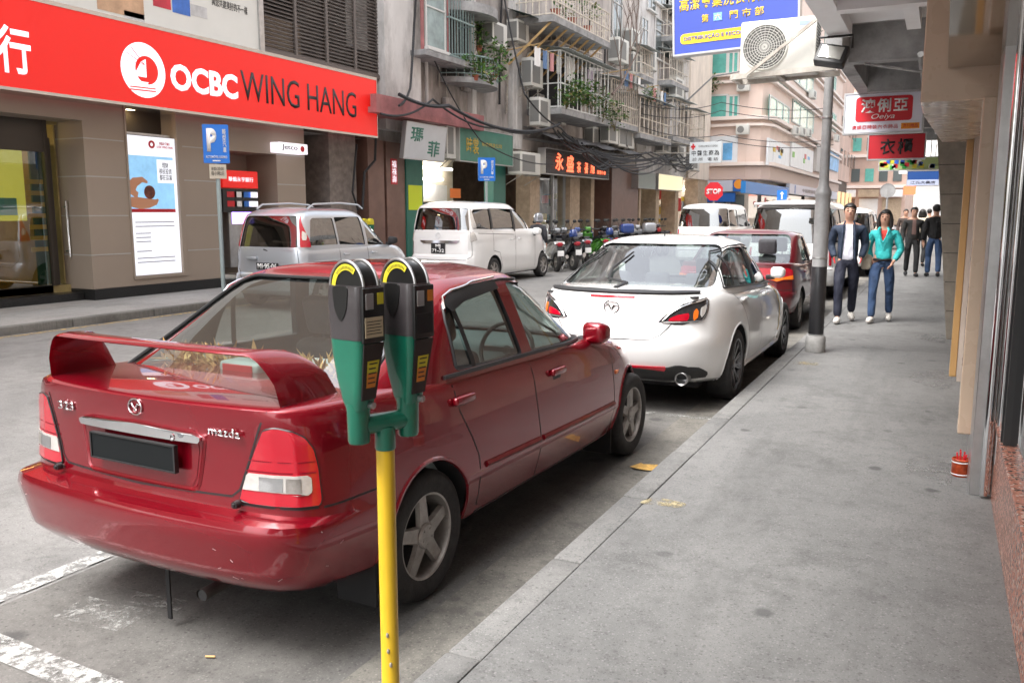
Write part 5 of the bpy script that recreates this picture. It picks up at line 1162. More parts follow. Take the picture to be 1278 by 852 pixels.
# small interbank sign
jt = RX(FX+.3, 349, 384, 177, 190); js = group_root('projecting_sign', 'small white sign reading Jetco by the end of the bank wall', 'sign', FX+.1, jt[0], jt[3])
b = MB(); b.bbox((FX+.02, jt[0], jt[3]), (FX+.3, jt[1], jt[2]), .01, 1); place(b, 'board', m_sigw, js); fitted_text('Jetco', (jt[1]-jt[0])*.55, (jt[2]-jt[3])*.62, m_black, parent=js, mtx=M_face_px(.204, (jt[1]-jt[0])*.35, (jt[2]-jt[3])*.5), bold=.01)
b = MB(); b.lathe([(0, .208), ((jt[2]-jt[3])*.3, .208), ((jt[2]-jt[3])*.3, .20)], (0, (jt[1]-jt[0])*.80, (jt[2]-jt[3])*.5), 'x', 16); b.build('red_spot', m_sgr, js)
# the long red sign
SX = -13.05
s1 = at_x(470, 135, SX).y; zt, zb = at_x(470, 101, SX).z, at_x(470, 170, SX).z; s0 = 3.0
zt0, zb0 = at_x(0, 4, SX).z, at_x(0, 116, SX).z
sg = empty('bank_sign', (SX, s0, zb), 0, 'long illuminated red bank sign with a white sail logo and white and black lettering', 'sign')
b = MB(); b.box((-.45, 0, 0), (0, s1-s0, zt-zb)); b.build('board', m_sigred, sg)
b = MB(); b.box((-.47, -.02, zt-zb+.002), (.012, s1-s0+.02, zt-zb+.07)); b.box((-.47, -.02, -.05), (.012, s1-s0+.02, -.002)); b.box((-.47, s1-s0+.001, -.001), (.012, s1-s0+.02, zt-zb+.001)); b.build('frame', mat('bright steel trim', (.6, .6, .6), .15, 1, bump=.08, bs=4), sg)
def sgY(x, y): return at_x(x, y, SX).y-s0
def sgZ(x, y): return at_x(x, y, SX).z-zb
def sgtext(body, x0, x1, yt, yb, m, **k):
    y0, y1 = sgY(x0, (yt+yb)/2), sgY(x1, (yt+yb)/2); zc = sgZ((x0+x1)/2, (yt+yb)/2); hh = sgZ((x0+x1)/2, yt)-sgZ((x0+x1)/2, yb)
    return fitted_text(body, y1-y0, hh, m, parent=sg, mtx=M_face_px(.006, (y0+y1)/2, zc), depth=.008, **k)
sgtext('OCBC', 213, 296, 86.5, 118.5, m_sigw, bold=.035); sgtext('WING HANG', 301, 444, 102, 136, m_black, bold=-.002)
sgtext('行', -4, 38, 33, 92, m_sigw, bold=.02); sgtext('銀', -62, -12, 20, 90, m_sigw, bold=.02)
yc, zc = sgY(179, 88), sgZ(179, 88); ro = (sgZ(179, 54)-sgZ(179, 122))/2; ry = (sgY(206, 88)-sgY(151, 88))/2
b = MB(); N = 40; vs = []
for a in np.linspace(0, 2*math.pi, N, endpoint=False): vs += [(.004, yc+ry*math.cos(a), zc+ro*math.sin(a)), (.004, yc+ry*.15+ry*.52*math.cos(a), zc+ro*.02+ro*.52*math.sin(a))]
b.add(vs, [(2*i, 2*i+1, (2*i+3) % (2*N), (2*i+2) % (2*N)) for i in range(N)]); b.build('logo_ring', m_sigw, sg, smooth=0)
b = MB(); b.add([(.006, yc-ry*.45, zc-ro*.25), (.006, yc+ry*.12, zc-ro*.25), (.006, yc+ry*.12, zc+ro*.42), (.006, yc-ry*.1, zc+ro*.3)], [(0, 1, 2, 3)]); b.add([(.0065, yc-ry*.62, zc-ro*.42), (yc and .0065, yc+ry*.2, zc-ro*.42), (.0065, yc+ry*.1, zc-ro*.55), (.0065, yc-ry*.4, zc-ro*.58)], [(0, 1, 2, 3)]); b.build('logo_sail', m_sigw, sg, smooth=0)
for (dy, dz) in ((-.75, .55), (-.5, .75), (-.9, .25)): b = MB(); b.beam((.009, yc+ry*.05, zc+ro*.2), (.009, yc+ry*dy, zc+ro*dz), .02, .004); b.build('logo_line', m_sigred, sg)
for (z_) in (-.66, -.76): b = MB(); b.beam((.009, yc-ry*.65, zc+ro*z_), (.009, yc+ry*.5, zc+ro*(z_+.04)), .006, .022); b.build('logo_line', m_sigred, sg)
# billboard and louvres above
l0 = at_x(328, 40, FX+.1).y; l1 = at_x(477, 60, FX+.1).y; lz = at_x(476, 97, FX+.1).z
bb = empty('billboard', (FX+.1, 2, zt+.1), 0, 'white advertising panel with small red and blue pictures above the bank sign', 'billboard')
b = MB(); b.box((-.2, 0, .0), (.05, l0-2.1, 3)); b.build('board', mat('billboard white', (.66, .66, .62), .5, var=.04, vs=1), bb); b = MB(); b.box((.051, l0-2.2, 0), (.10, l0-2.06, 3)); b.box((.051, 0, -.04), (.10, l0-2.2, .05)); b.build('frame', m_steel, bb)
for x0, x1, y0, y1, c in ((120, 178, -30, 11, (.5, .32, .2)), (190, 212, -30, 7, (.45, .03, .05)), (214, 236, -30, 15, (.05, .15, .5)), (238, 258, 5, 19, (.5, .5, .5)), (155, 180, 13, 27, (.5, .56, .5))):
    q = RX(FX+.15, x0, x1, y0, y1); b = MB(); b.box((.051, q[0]-2, q[3]-bb.location.z), (.055, q[1]-2, q[2]-bb.location.z)); b.build('printed_picture', mat('print %.2f %.2f' % (c[0], c[2]), c, .5, var=.3, vs=3), bb)
q = RX(FX+.15, 264, 308, -6, 9); t = fitted_text('與您共建美好的不一樣', q[1]-q[0], .16, m_black, parent=bb, mtx=M_face_px(.056, (q[0]+q[1])/2-2, (q[2]+q[3])/2-bb.location.z))
lv = empty('louvre_screen', (FX+.05, l0, lz), 0, 'dark slatted louvre panels right of the billboard', 'louvre screen')
for k in range(4):
    yy0, yy1 = (l1-l0)*k/4+.06, (l1-l0)*(k+1)/4-.04; b = MB(); z = .06
    while z < 3: b.add([(.0, yy0, z), (.0, yy1, z), (-.07, yy1, z+.07), (-.07, yy0, z+.07), (.0, yy0, z+.012), (.0, yy1, z+.012), (-.07, yy1, z+.082), (-.07, yy0, z+.082)], [(0, 1, 2, 3), (7, 6, 5, 4), (0, 4, 5, 1), (2, 6, 7, 3)]); z += .085
    b.build('slat_panel', mat('bronze louvre', (.12, .10, .09), .5, .3, dirt=.4, dcol=(.2, .18, .16)), lv)
b = MB()
for k in range(5): y = (l1-l0)*k/4; b.box((-.08, y-.04, 0), (.03, y+.04, 3.2))
b.box((-.08, -.04, -.05), (.031, l1-l0+.04, .05)); b.build('frame', mat('bronze frame', (.14, .12, .11), .5, .3), lv)
b = MB(); b.box((-.2, -.04, 0), (-.1, l1-l0, 3.2)); b.build('backing', m_dark, lv)
b = MB(); b.box((FX-6, -25, 6), (FX-.15, l1, 17)); place(b, 'upper_wall', m_bank, bank)
# --- helpers for the old blocks
def window(root, X, y0, y1, z0, z1, pane=m_win, frame=m_frame, n=2, sill=True, name='window'):
    b = MB(); e = .05; b.box((X, y0, z0), (X+.05, y1, z0+e)); b.box((X, y0, z1-e), (X+.05, y1, z1))
    for k in range(n+1): y = y0+(y1-y0-e)*k/n; b.box((X, y, z0+e), (X+.05, y+e, z1-e))
    b.box((X, y0+e, z0+(z1-z0)*.68), (X+.048, y1-e, z0+(z1-z0)*.68+.04))
    if sill: b.box((X, y0-.08, z0-.08), (X+.15, y1+.08, z0-.002))
    f = place(b, name, frame, root); b = MB(); b.box((X-.03, y0+.01, z0+.01), (X+.015, y1-.01, z1-.01)); b.xf(Matrix.Translation(-root.location)); p = b.build('pane', pane, f); return f
def ac_unit(X, y, z, label, w=.72, h=.52, d=.32, grp='air conditioners on the old fronts', face='x'):
    r_ = empty('air_conditioner', (X, y, z), 0, label, 'air conditioner', grp); b = MB(); b.bbox((0, 0, 0), (d, w, h), .02, 2); b.build('casing', m_acw, r_)
    b = MB(); b.box((d, w*.08, h*.12), (d+.006, w*.72, h*.88)); b.box((.03, -.006, h*.12), (d-.03, -.0, h*.88)); b.build('grille', mat('ac grille', (.20, .20, .19), .6), r_)
    b = MB(); b.beam((-.1, .08, -.02), (d+.05, .08, -.02), .03); b.beam((-.1, w-.08, -.02), (d+.05, w-.08, -.02), .03); b.beam((-.1, .08, -.35), (d, .08, -.03), .025); b.beam((-.1, w-.08, -.35), (d, w-.08, -.03), .025); b.build('bracket', m_brk, r_)
    return r_
def cage(root_name, label, X, y0, y1, z0, z1, d, m, roof=True, step=.13, grp='barred balconies of the old blocks', back=True, slab=.12, mid=True, br=.011):
    r_ = empty(root_name, (X, y0, z0), 0, label, 'balcony', grp); L = y1-y0; H = z1-z0
    b = MB(); b.box((0, 0, -slab*1.8), (d+.03, L, 0)); b.build('slab', m_concd, r_); b = MB(); y = 0
    while y <= L+.01: b.box((d-.02, y-br, 0), (d, y+br, H)); y += step
    x = 0
    while x < d: b.box((x-br, -.0, 0), (x+br, .02, H)); b.box((x-br, L-.02, 0), (x+br, L, H)); x += step
    for z in [0.02, H-.03]+([H*.42] if mid else []): b.box((d-.035, 0, z), (d+.012, L, z+.04)); b.box((0, -.012, z), (d, .022, z+.04)); b.box((0, L-.022, z), (d, L+.012, z+.04))
    b.build('bars', m, r_)
    if roof:
        b = MB(); n = max(4, int(L/.09)); 
        b.grid(lambda i, j: (-.1+(d+.45)*j/2, -.12+(L+.24)*i/(2*n), H+.30-.30*j/2+.018*math.sin(i*math.pi/2*1.0)), 2*n, 2); b.build('tin_roof', m_tin, r_, smooth=60)
    return r_
def plant(name, label, c, sz, n, seed, leafl=.10, grp=None, cat='plant', dry=.1, pot=True):
    r_ = random.Random(seed); b = MB(); c = Vector(c)
    st = MB()
    for k in range(max(4, n//30)):
        e = Vector([r_.uniform(-1, 1)*sz[i]*.8 for i in range(3)]); st.tube([(0, 0, -sz[2]), tuple(e*.5+Vector((0, 0, -sz[2]*.3))), tuple(e)], [.012, .008, .004], 5)
    for k in range(n):
        while True:
            p = Vector([r_.uniform(-1, 1) for _ in range(3)])
            if p.length < 1: break
        p = Vector([p[i]*sz[i] for i in range(3)]); a = r_.uniform(0, 6.28); e = r_.uniform(-.6, .9); l = leafl*r_.uniform(.6, 1.3); d = Vector((math.cos(a)*math.cos(e), math.sin(a)*math.cos(e), math.sin(e)))
        w = d.cross(Vector((r_.uniform(-1, 1), r_.uniform(-1, 1), 1))).normalized()*l*.24; b.mi(3 if r_.random() < dry else r_.randrange(3)); b.add([p, p+d*l*.5+w, p+d*l, p+d*l*.5-w], [(0, 1, 2, 3)])
    root = empty(name, c, 0, label, cat, grp); b.build('leaves', m_leaf, root, smooth=0, fix=False); st.build('stems', mat('stem', (.10, .08, .03), .8), root)
    if not pot: return root
    pt_ = MB(); pt_.lathe([(.07, -sz[2]-.14), (.10, -sz[2]+.02), (.11, -sz[2]+.03), (.09, -sz[2]+.02), (0, -sz[2])], n=12); pt_.build('pot', mat('terracotta pot', (.33, .10, .06), .7), root)
    return root
# --- narrow joint between bank and the first old block
doorw = group_root('old_block', 'grey stained old block with the faded red canopy over the green framed shop', 'building', FX, 17)
yA0, yA1 = e0, at_x(640, 230, FX).y
k0, k1, k2 = at_x(412, 240, FX).y, at_x(445, 240, FX).y, at_x(458, 240, FX).y
g0 = at_x(505, 230, FX).y; g1 = at_x(629, 230, FX).y
b = MB(); b.box((FX-.9, k0, .12), (FX, k1, 3.6)); place(b, 'stone_pillar', mat('mottled stone', (.20, .17, .15), .7, var=.35, vs=5, dirt=.5), doorw)
b = MB(); b.box((FX-.9, k2, .12), (FX+.05, at_x(478, 240, FX).y, 3.6)); b.box((FX-.9, at_x(482, 240, FX).y, .12), (FX+.02, g0-.02, 3.6)); place(b, 'brown_pillar', m_brown, doorw)
b = MB(); b.box((FX-3, yA0, .12), (FX-.92, g0, 3.6)); b.box((FX-5, g0, .12), (FX-3.5, g1, 3.6)); place(b, 'dark_passage', mat('passage dark', (.045, .035, .03), .8), doorw)
b = MB(); b.box((FX-6, yA0, 3.6), (FX-.05, g1+1.2, 17)); place(b, 'wall', m_rust, doorw)
# pilasters and bands on the upper front
b = MB()
for x in (500,): 
    y = at_x(478, 60, FX+.2).y; y2 = at_x(523, 60, FX+.2).y; b.box((FX-.049, y, 3.9), (FX+.25, y2, 17))
place(b, 'white_pilaster', m_oldw, doorw)
b = MB(); b.box((FX-.049, at_x(585, 110, FX).y, 3.9), (FX+.08, at_x(592, 110, FX).y, 17)); b.box((FX-.049, at_x(636, 110, FX).y, 3.9), (FX+.12, at_x(648, 110, FX).y, 17)); place(b, 'drain_pilaster', m_oldw, doorw)
# red canopy
q0 = at_x(470, 140, FX+.9).y; q1 = at_x(604, 150, FX+.9).y; zc_ = at_x(470, 140, FX+.9).z
zl_ = at_x(471, 140, FX+.9).z; zh_ = at_x(471, 117, FX+.9).z; b = MB(); b.box((FX-.04, q0, zl_), (FX+.9, q1, zl_+.14)); b.box((FX+.72, q0, zl_+.141), (FX+.9, q1, zh_)); b.box((FX-.04, q1-.16, zl_+.141), (FX+.719, q1, zh_)); place(b, 'red_canopy', m_redcan, doorw)
# shop in green
b = MB(); b.box((FX-.3, g0, .12), (FX+.06, at_x(526, 230, FX).y, 3.55)); place(b, 'green_pillar', m_green, doorw); b = MB(); b.box((FX-.3, at_x(614, 230, FX).y, .12), (FX+.06, g1, 3.55)); place(b, 'green_pillar', m_green, doorw)
ga, gb = at_x(526, 230, FX).y, at_x(614, 230, FX).y
b = MB(); b.box((FX-1.8, ga-.3, .14), (FX-1.7, gb+.3, 3.5)); place(b, 'shop_back_wall', mat('shop wall cream', (.55, .47, .36), .7, var=.2, vs=1.5), doorw)
b = MB(); b.box((FX-.25, ga, 1.92), (FX-.15, gb, 2.0)); b.box((FX-.25, (ga+gb)/2-.4, .12), (FX-.15, (ga+gb)/2-.3, 1.92)); b.box((FX-.25, ga+1.2, .12), (FX-.15, ga+1.3, 1.92)); b.box((FX-.25, gb-1.0, .12), (FX-.15, gb-.9, 1.92)); place(b, 'shop_door_frame', m_black, doorw)
b = MB(); b.box((FX-.22, ga+.02, .15), (FX-.18, ga+1.19, 1.9)); b.box((FX-.22, (ga+gb)/2-.29, .15), (FX-.18, gb-1.01, 1.9)); b.box((FX-.22, ga+1.31, .15), (FX-.18, (ga+gb)/2-.41, 1.9)); place(b, 'shop_counter_panel', mat('beige panel', (.42, .34, .25), .6, var=.1, vs=2), doorw)
b = MB(); b.box((FX-1.2, ga+.6, 2.72), (FX-1.0, ga+2.9, 2.78)); b.box((FX-1.5, ga+.4, 3.1), (FX-1.3, gb-.4, 3.16)); place(b, 'strip_light', m_glow, doorw)
b = MB(); b.box((FX-1.5, ga+.2, 2.05), (FX-1.4, ga+1.4, 2.9)); b.box((FX-1.5, gb-2.6, 2.05), (FX-1.4, gb-.6, 2.6)); place(b, 'white_cupboard', m_white, doorw)
b = MB(); r1 = RX(FX+.07, 510, 527, 231, 262); b.box((FX+.062, r1[0], r1[3]), (FX+.07, r1[1], r1[2])); place(b, 'yellow_notice', mat('lime notice', (.62, .75, .02), .5), doorw)
b = MB(); r1 = RX(FX-.1, 563, 576, 235, 247); b.box((FX-.14, r1[0], r1[3]), (FX-.13, r1[1], r1[2])); place(b, 'orange_notice', mat('orange notice', (.9, .22, .02), .5), doorw)
b = MB(); r1 = RX(FX+.03, 488, 496, 198, 230); b.box((FX+.021, r1[0], r1[3]), (FX+.03, r1[1], r1[2])); cp = place(b, 'couplet_paper', m_sgr, doorw); fitted_text('福\n祿\n壽', (r1[1]-r1[0])*.7, (r1[2]-r1[3])*.85, m_sigw, parent=doorw, mtx=M_face_px(.034, (r1[0]+r1[1])/2-17, (r1[2]+r1[3])/2-.12))
# signs over the shop
def flat_sign(name, label, X, x0, x1, yt, yb, m, th=.12, side='l', rx=0):
    q = RX(X, x0, x1, yt, yb, side); r_ = empty(name, (X, (q[0]+q[1])/2, (q[2]+q[3])/2), 0, label, 'sign'); w, h = q[1]-q[0], q[2]-q[3]
    b = MB(); b.bbox((-th, -w/2, -h/2), (0, w/2, h/2), .008, 1); b.build('board', m, r_); b = MB(); e = .025
    for s in (((-th-.005, -w/2-e, -h/2-e), (.006, w/2+e, -h/2)), ((-th-.005, -w/2-e, h/2), (.006, w/2+e, h/2+e)), ((-th-.005, -w/2-e, -h/2), (.006, -w/2, h/2)), ((-th-.005, w/2, -h/2), (.006, w/2+e, h/2))): b.box(*s)
    b.build('frame', m_frm, r_); return r_, w, h
SX2 = FX+.75
r_, w, h = flat_sign('shop_sign', 'pale grey shop sign with two green characters under the red canopy', SX2, 506, 556, 152, 197, mat('pale sign', (.52, .54, .56), .45, var=.06, vs=2))
fitted_text('瑪', w*.30, h*.42, m_greens, parent=r_, mtx=M_face_px(.004, -w*.24, h*.18), bold=.02); fitted_text('菲', w*.30, h*.46, m_greens, parent=r_, mtx=M_face_px(.004, w*.20, -h*.16), bold=.02)
r_.rotation_euler = (0, R(8), 0)
r_, w, h = flat_sign('shop_sign', 'dark green shop sign with small gold characters beside the pale sign', SX2, 574, 640, 158, 200, m_greens, .15)
fitted_text('時裳', w*.22, h*.5, m_gold, parent=r_, mtx=M_face_px(.004, -w*.28, -h*.02), bold=.01); fitted_text('制衣修改公司', w*.38, h*.13, m_gold, parent=r_, mtx=M_face_px(.004, w*.08, h*.08))
b = MB(); b.box((0, w*.5, h*.1), (.02, w*.5+.05, h*.3)); 
a_ = ac_unit(SX2-.35, at_x(560, 180, SX2).y, at_x(560, 197, SX2).z, 'slim upright condenser between the pale and green shop signs', .5, 1.0, .3)
ac_unit(FX+.3, at_x(640, 220, FX+.5).y, at_x(640, 217, FX+.5).z, 'window air conditioner right of the green sign', 1.6, .75, .5)
# second block
yB0, yB1 = g1+1.2, at_x(795, 230, FX).y
blkB = group_root('old_block', 'weathered block with caged balconies above the black neon shop sign', 'building', FX, yB0)
b = MB(); b.box((FX-6, yB0, 3.9), (FX-.03, yB1, 20)); place(b, 'wall', m_pinkw, blkB)
p_ = [(640, 662, m_dark), (662, 674, m_sand), (712, 724, m_sand), (738, 742, m_sand), (742, 760, m_dark), (760, 795, m_brown)]
b = MB()
for x0, x1, m in p_:
    if m is m_sand: b = MB(); b.box((FX-.6, at_x(x0, 250, FX).y, .12), (FX-.02, at_x(x1, 250, FX).y, 3.9)); place(b, 'sand_pillar', m_sand, blkB)
b = MB(); b.box((FX-.8, at_x(762, 250, FX).y, .12), (FX+.05, at_x(795, 250, FX).y, 3.9)); place(b, 'brown_pillar', m_brown, blkB)
b = MB(); b.box((FX-4, yB0, .12), (FX-3.5, yB1, 3.9)); place(b, 'shop_back_wall', mat('dim interior', (.12, .08, .05), .7, var=.5, vs=2), blkB)
b = MB(); b.box((FX-2.5, at_x(678, 250, FX-2.5).y, .12), (FX-2.0, at_x(700, 250, FX-2.5).y, 1.3)); place(b, 'red_cabinet', mat('deep red', (.18, .01, .015), .4), blkB)
b = MB(); b.add([(FX-.3, at_x(676, 250, FX).y, .3), (FX-.3, at_x(712, 250, FX).y, .3), (FX-.3, at_x(712, 250, FX).y, 3.1), (FX-.3, at_x(676, 250, FX).y, 3.1)], [(0, 1, 2, 3)]); place(b, 'shop_glass', m_glassc, blkB, smooth=0)
b = MB()
for x in (676, 697, 712): y = at_x(x, 250, FX).y; b.box((FX-.32, y-.05, .12), (FX-.22, y+.05, 3.2))
place(b, 'glass_frame', m_frm, blkB)
# goods seen in the shops
rr = random.Random(12)
for k in range(24):
    y = rr.uniform(at_x(679, 250, FX-1).y, at_x(755, 250, FX-1).y); z = rr.uniform(.5, 2.4); b = MB(); b.bbox((FX-1.2, y, z), (FX-1.0, y+rr.uniform(.15, .5), z+rr.uniform(.15, .5)), .02, 1)
    place(b, 'goods', [m_sgr, m_gold, m_white, m_sand, mat('goods teal', (.05, .2, .22), .5)][k % 5], blkB)
# black sign with glowing red characters
SX3 = FX+.6
m_neon = mat('red neon letter', (.8, .12, .05), .4, emit=(1, .16, .07), es=.55)
r_, w, h = flat_sign('shop_sign', 'black ribbed shop sign with glowing orange red characters', SX3, 681, 760, 185, 216, mat('black sign', (.015, .013, .014), .4), .3)
b = MB()
for k in range(9): z = -h/2+h*(k+.5)/9; b.tube([(.012, -w/2+.05, z), (.012, w/2-.05, z)], .018, 6)
b.build('ribs', m_black, r_)
for ch, xa, xb, ya, yb in (('永', 692, 702, 191, 213), ('盛', 706, 715, 194, 215), ('茶', 719, 724, 202, 216), ('餐', 728, 733, 203, 217), ('廳', 736, 741, 205, 217), ('茶室小食', 744, 755, 213, 218)):
    c, d = at_x(xa, (ya+yb)/2, SX3), at_x(xb, (ya+yb)/2, SX3); zz = at_x((xa+xb)/2, ya, SX3).z-at_x((xa+xb)/2, yb, SX3).z
    fitted_text(ch, d.y-c.y, zz, m_neon, parent=r_, mtx=M_face_px(.04, (c.y+d.y)/2-r_.location.y, (c.z+d.z)/2-r_.location.z), bold=.02)
# awning above
b = MB(); y0_, y1_ = at_x(680, 180, SX3).y-.6, at_x(795, 200, SX3).y; z_ = r_.location.z+h/2
b.grid(lambda i, j: (FX-.02+1.3*j/3, y0_+(y1_-y0_)*i/14, z_+.75-.5*j/3+.05*math.sin(i*1.7)), 14, 3); aw = b.build('tarpaulin_awning', mat('grey tarpaulin', (.13, .13, .135), .7, var=.3, vs=2), label='sagging dark grey tarpaulin awning above the black neon sign', cat='awning')
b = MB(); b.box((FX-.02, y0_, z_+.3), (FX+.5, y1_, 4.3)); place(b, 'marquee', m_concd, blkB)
# third block
yC0, yC1 = yB1, at_x(882, 240, FX).y
blkC = group_root('old_block', 'cream and white block with caged windows nearest the pink building', 'building', FX, yC0)
b = MB(); b.box((FX-6, yC0, 3.7), (FX-.02, yC1-5.0, 20)); place(b, 'wall', m_oldw, blkC); b = MB(); b.box((FX-6, yC1-5.0, 3.7), (FX+.1, yC1, 20)); place(b, 'end_wall', m_cream2, blkC)
for x0, x1 in ((797, 799), (818, 822), (842, 846), (870, 882)): b = MB(); b.box((FX-.8, at_x(x0, 250, FX).y, .12), (FX+.03, at_x(x1, 250, FX).y, 3.7)); place(b, 'shop_pillar', m_sand, blkC)
b = MB(); b.box((FX-3.2, yC0, .12), (FX-3, yC1, 3.7)); place(b, 'shop_back_wall', mat('bright interior', (.55, .48, .38), .7, var=.4, vs=1.5), blkC)
b = MB(); b.box((FX-2.0, at_x(800, 250, FX-2).y, 3.2), (FX-1.9, at_x(868, 250, FX-2).y, 3.26)); place(b, 'strip_light', m_glow, blkC)
for k in range(30):
    y = rr.uniform(at_x(801, 250, FX-1).y, at_x(868, 250, FX-1).y); z = rr.uniform(.4, 2.6); b = MB(); b.bbox((FX-1.0, y, z), (FX-.8, y+rr.uniform(.2, .9), z+rr.uniform(.2, .8)), .02, 1)
    place(b, 'goods', [m_sgr, m_white, m_gold, mat('goods grey', (.3, .32, .33), .5), m_sgr][k % 5], blkC)
r_, w, h = flat_sign('shop_sign', 'cream backlit fascia over the far bright shop', FX+.4, 822, 852, 217, 236, mat('cream backlit fascia', (.62, .55, .38), .5, emit=(.9, .8, .5), es=.2), .4)
r_, w, h = flat_sign('shop_sign', 'grey painted box sign left of the cream fascia', FX+.4, 797, 818, 214, 234, mat('grey box sign', (.28, .32, .30), .5), .4)
# white medical sign across the view
A, D = at_y(861, 178, 40), at_y(900, 203, 40)
md_ = empty('projecting_sign', ((A.x+D.x)/2, 40, (A.z+D.z)/2), 0, 'white doctor sign with a red cross in front of the pink building', 'sign'); w, h = D.x-A.x, A.z-D.z
b = MB(); b.bbox((-w/2, 0, -h/2), (w/2, .12, h/2), .01, 1); b.build('board', mat('enamel white', (.62, .66, .68), .4), md_); b = MB(); b.box((-w*.46, -.006, h*.24), (-w*.32, -.002, h*.34)); b.box((-w*.415, -.0065, h*.15), (-w*.365, -.0022, h*.43)); b.build('red_cross', m_sgr, md_)
fitted_text('中醫生商為', w*.86, h*.26, m_black, parent=md_, mtx=M_face_ny(0, -.005, -h*.02), bold=.01, spacing=1.2); fitted_text('CLINICA MEDICA CHINESA', w*.6, h*.09, m_black, parent=md_, mtx=M_face_ny(w*.08, -.005, h*.30)); fitted_text('診所 電話', w*.8, h*.16, m_black, parent=md_, mtx=M_face_ny(0, -.005, -h*.32), spacing=1.6)
b = MB(); b.beam((-w/2, .06, 0), (FX+.1-md_.location.x, .06, .1), .05); b.beam((-w/2, .06, h*.4), (FX+.1-md_.location.x, .06, h*.9), .03); b.build('support_bar', m_brk, md_)

# --- balconies, cages, windows, units, greenery
CX = FX+1.0
def cagepx(label, x0, x1, yt, yb, m, X0=FX, d=1.0, side='l', **k):
    q = RX(X0+d, x0, x1, yt, yb, side); return cage('caged_balcony', label, X0, q[0], q[1], q[3], q[2], d, m, **k), q
# block A: red-framed window, green lattice, round balcony
q = RX(FX+.5, 526, 561, -10, 74, 'r'); b = MB(); b.box((FX-.05, q[0], q[3]), (FX+.45, q[1], q[2]+2)); bay = place(b, 'bay', m_rust, doorw); window(doorw, FX+.45, q[0]+.25, q[1]-.2, q[3]+.15, q[3]+1.75, mat('pale curtain pane', (.25, .32, .32), .3, var=.3, vs=3), m_frame, 1)
b = MB(); 
for yy in (q[0]+.02, q[1]-.16): b.box((FX+.451, yy, q[3]), (FX+.48, yy+.14, q[2]+2))
place(b, 'red_jamb', m_redcan, doorw)
b = MB(); b.box((FX-.05, q[0]-.2, q[3]-.15), (FX+.75, at_x(592, 74, FX+.75).y, q[3]-.001)); place(b, 'bay_slab', m_concd, doorw)
cagepx('grey-green scrollwork grille beside the red-framed window', 561, 592, -30, 80, m_barg, d=.6, side='r', roof=False, step=.16, mid=True)
q = RX(FX+1.1, 590, 643, 72, 92, 'l'); zf = q[3]
bal = empty('round_balcony', (FX, q[0], zf), 0, 'rounded open balcony with potted greenery and a curved rail', 'balcony'); L = q[1]-q[0]
arc = [(1.0*math.sin(math.pi*t)**.5 if 0 < t < 1 else 0, L*t) for t in np.linspace(0, 1, 17)]
b = MB(); b.prism([(-.05, 0)]+[(x, y) for x, y in arc]+[(-.05, L)], -.16, 0, 'z'); b.build('slab', m_concd, bal)
b = MB(); b.tube([(x, y, .62) for x, y in arc], .03, 6); b.tube([(x, y, .1) for x, y in arc], .02, 6)
for x, y in arc: b.cyl((x, y, 0), (x, y, .62), .012, n=5)
b.build('railing', m_barg, bal)
b = MB(); b.prism([(-.05, 0)]+[(x, y) for x, y in arc]+[(-.05, L)], at_x(600, 14, FX+1).z-zf, at_x(600, 2, FX+1).z-zf, 'z'); b.build('upper_slab', m_concd, bal)
b = MB(); b.box((-.0, .1, .05), (.02, L-.1, 2.5)); b.build('recess_shade_panel', mat('painted recess shade', (.03, .028, .026), .8), bal)  # flat dark panel: shade of the balcony recess put into the colour
ac_unit(FX+.25, at_x(603, 40, FX+.3).y, at_x(603, 57, FX+.3).z, 'large condenser inside the shady round balcony', 1.0, .75, .4)
plant('potted_plant', 'bright leafy plant spilling over the round balcony rail', (FX+.9, q[0]+L*.62, zf+.75), (.45, .7, .55), 240, 1, .16); plant('potted_plant', 'lower spreading fern at the near end of the round balcony', (FX+.8, q[0]+L*.25, zf+.35), (.3, .8, .3), 200, 2, .14); plant('potted_plant', 'pale variegated plant hanging near the balcony condenser', (FX+.5, at_x(598, 40, FX+.5).y, at_x(598, 42, FX+.5).z), (.2, .5, .4), 110, 3, .14)
# block B
ac_unit(FX+.3, at_x(657, 95, FX+.5).y, at_x(657, 107, FX+.5).z, 'upper of two stacked condensers beside the barred balcony', .95, .95, .4)
ac_unit(FX+.5, at_x(667, 140, FX+.7).y, at_x(667, 156, FX+.7).z, 'lower of two stacked condensers beside the barred balcony', .95, .95, .4)
b = MB(); q = RX(FX+.8, 655, 692, 25, 40); b.grid(lambda i, j: (FX+1.0*j/2, q[0]+(q[1]+2-q[0])*i/8, q[2]+.5-.35*j/2), 8, 2); b.build('awning', mat('dark green awning', (.02, .06, .05), .6), label='small dark green awning left of the barred balcony', cat='awning')
r_, q = cagepx('white barred balcony full of plants under the scalloped tin roof', 700, 762, 62, 134, m_bar, d=1.3, side='l', step=.40, br=.026)
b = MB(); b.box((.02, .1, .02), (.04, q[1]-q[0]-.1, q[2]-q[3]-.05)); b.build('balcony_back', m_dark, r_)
b = MB(); b.box((.9, 1.4, 1.15), (.92, 2.2, 2.0)); b.build('white_laundry', m_white, r_); b = MB(); b.box((.95, 3.4, 1.0), (.97, 4.0, 1.8)); b.build('laundry', mat('lilac cloth', (.5, .45, .58), .8), r_)
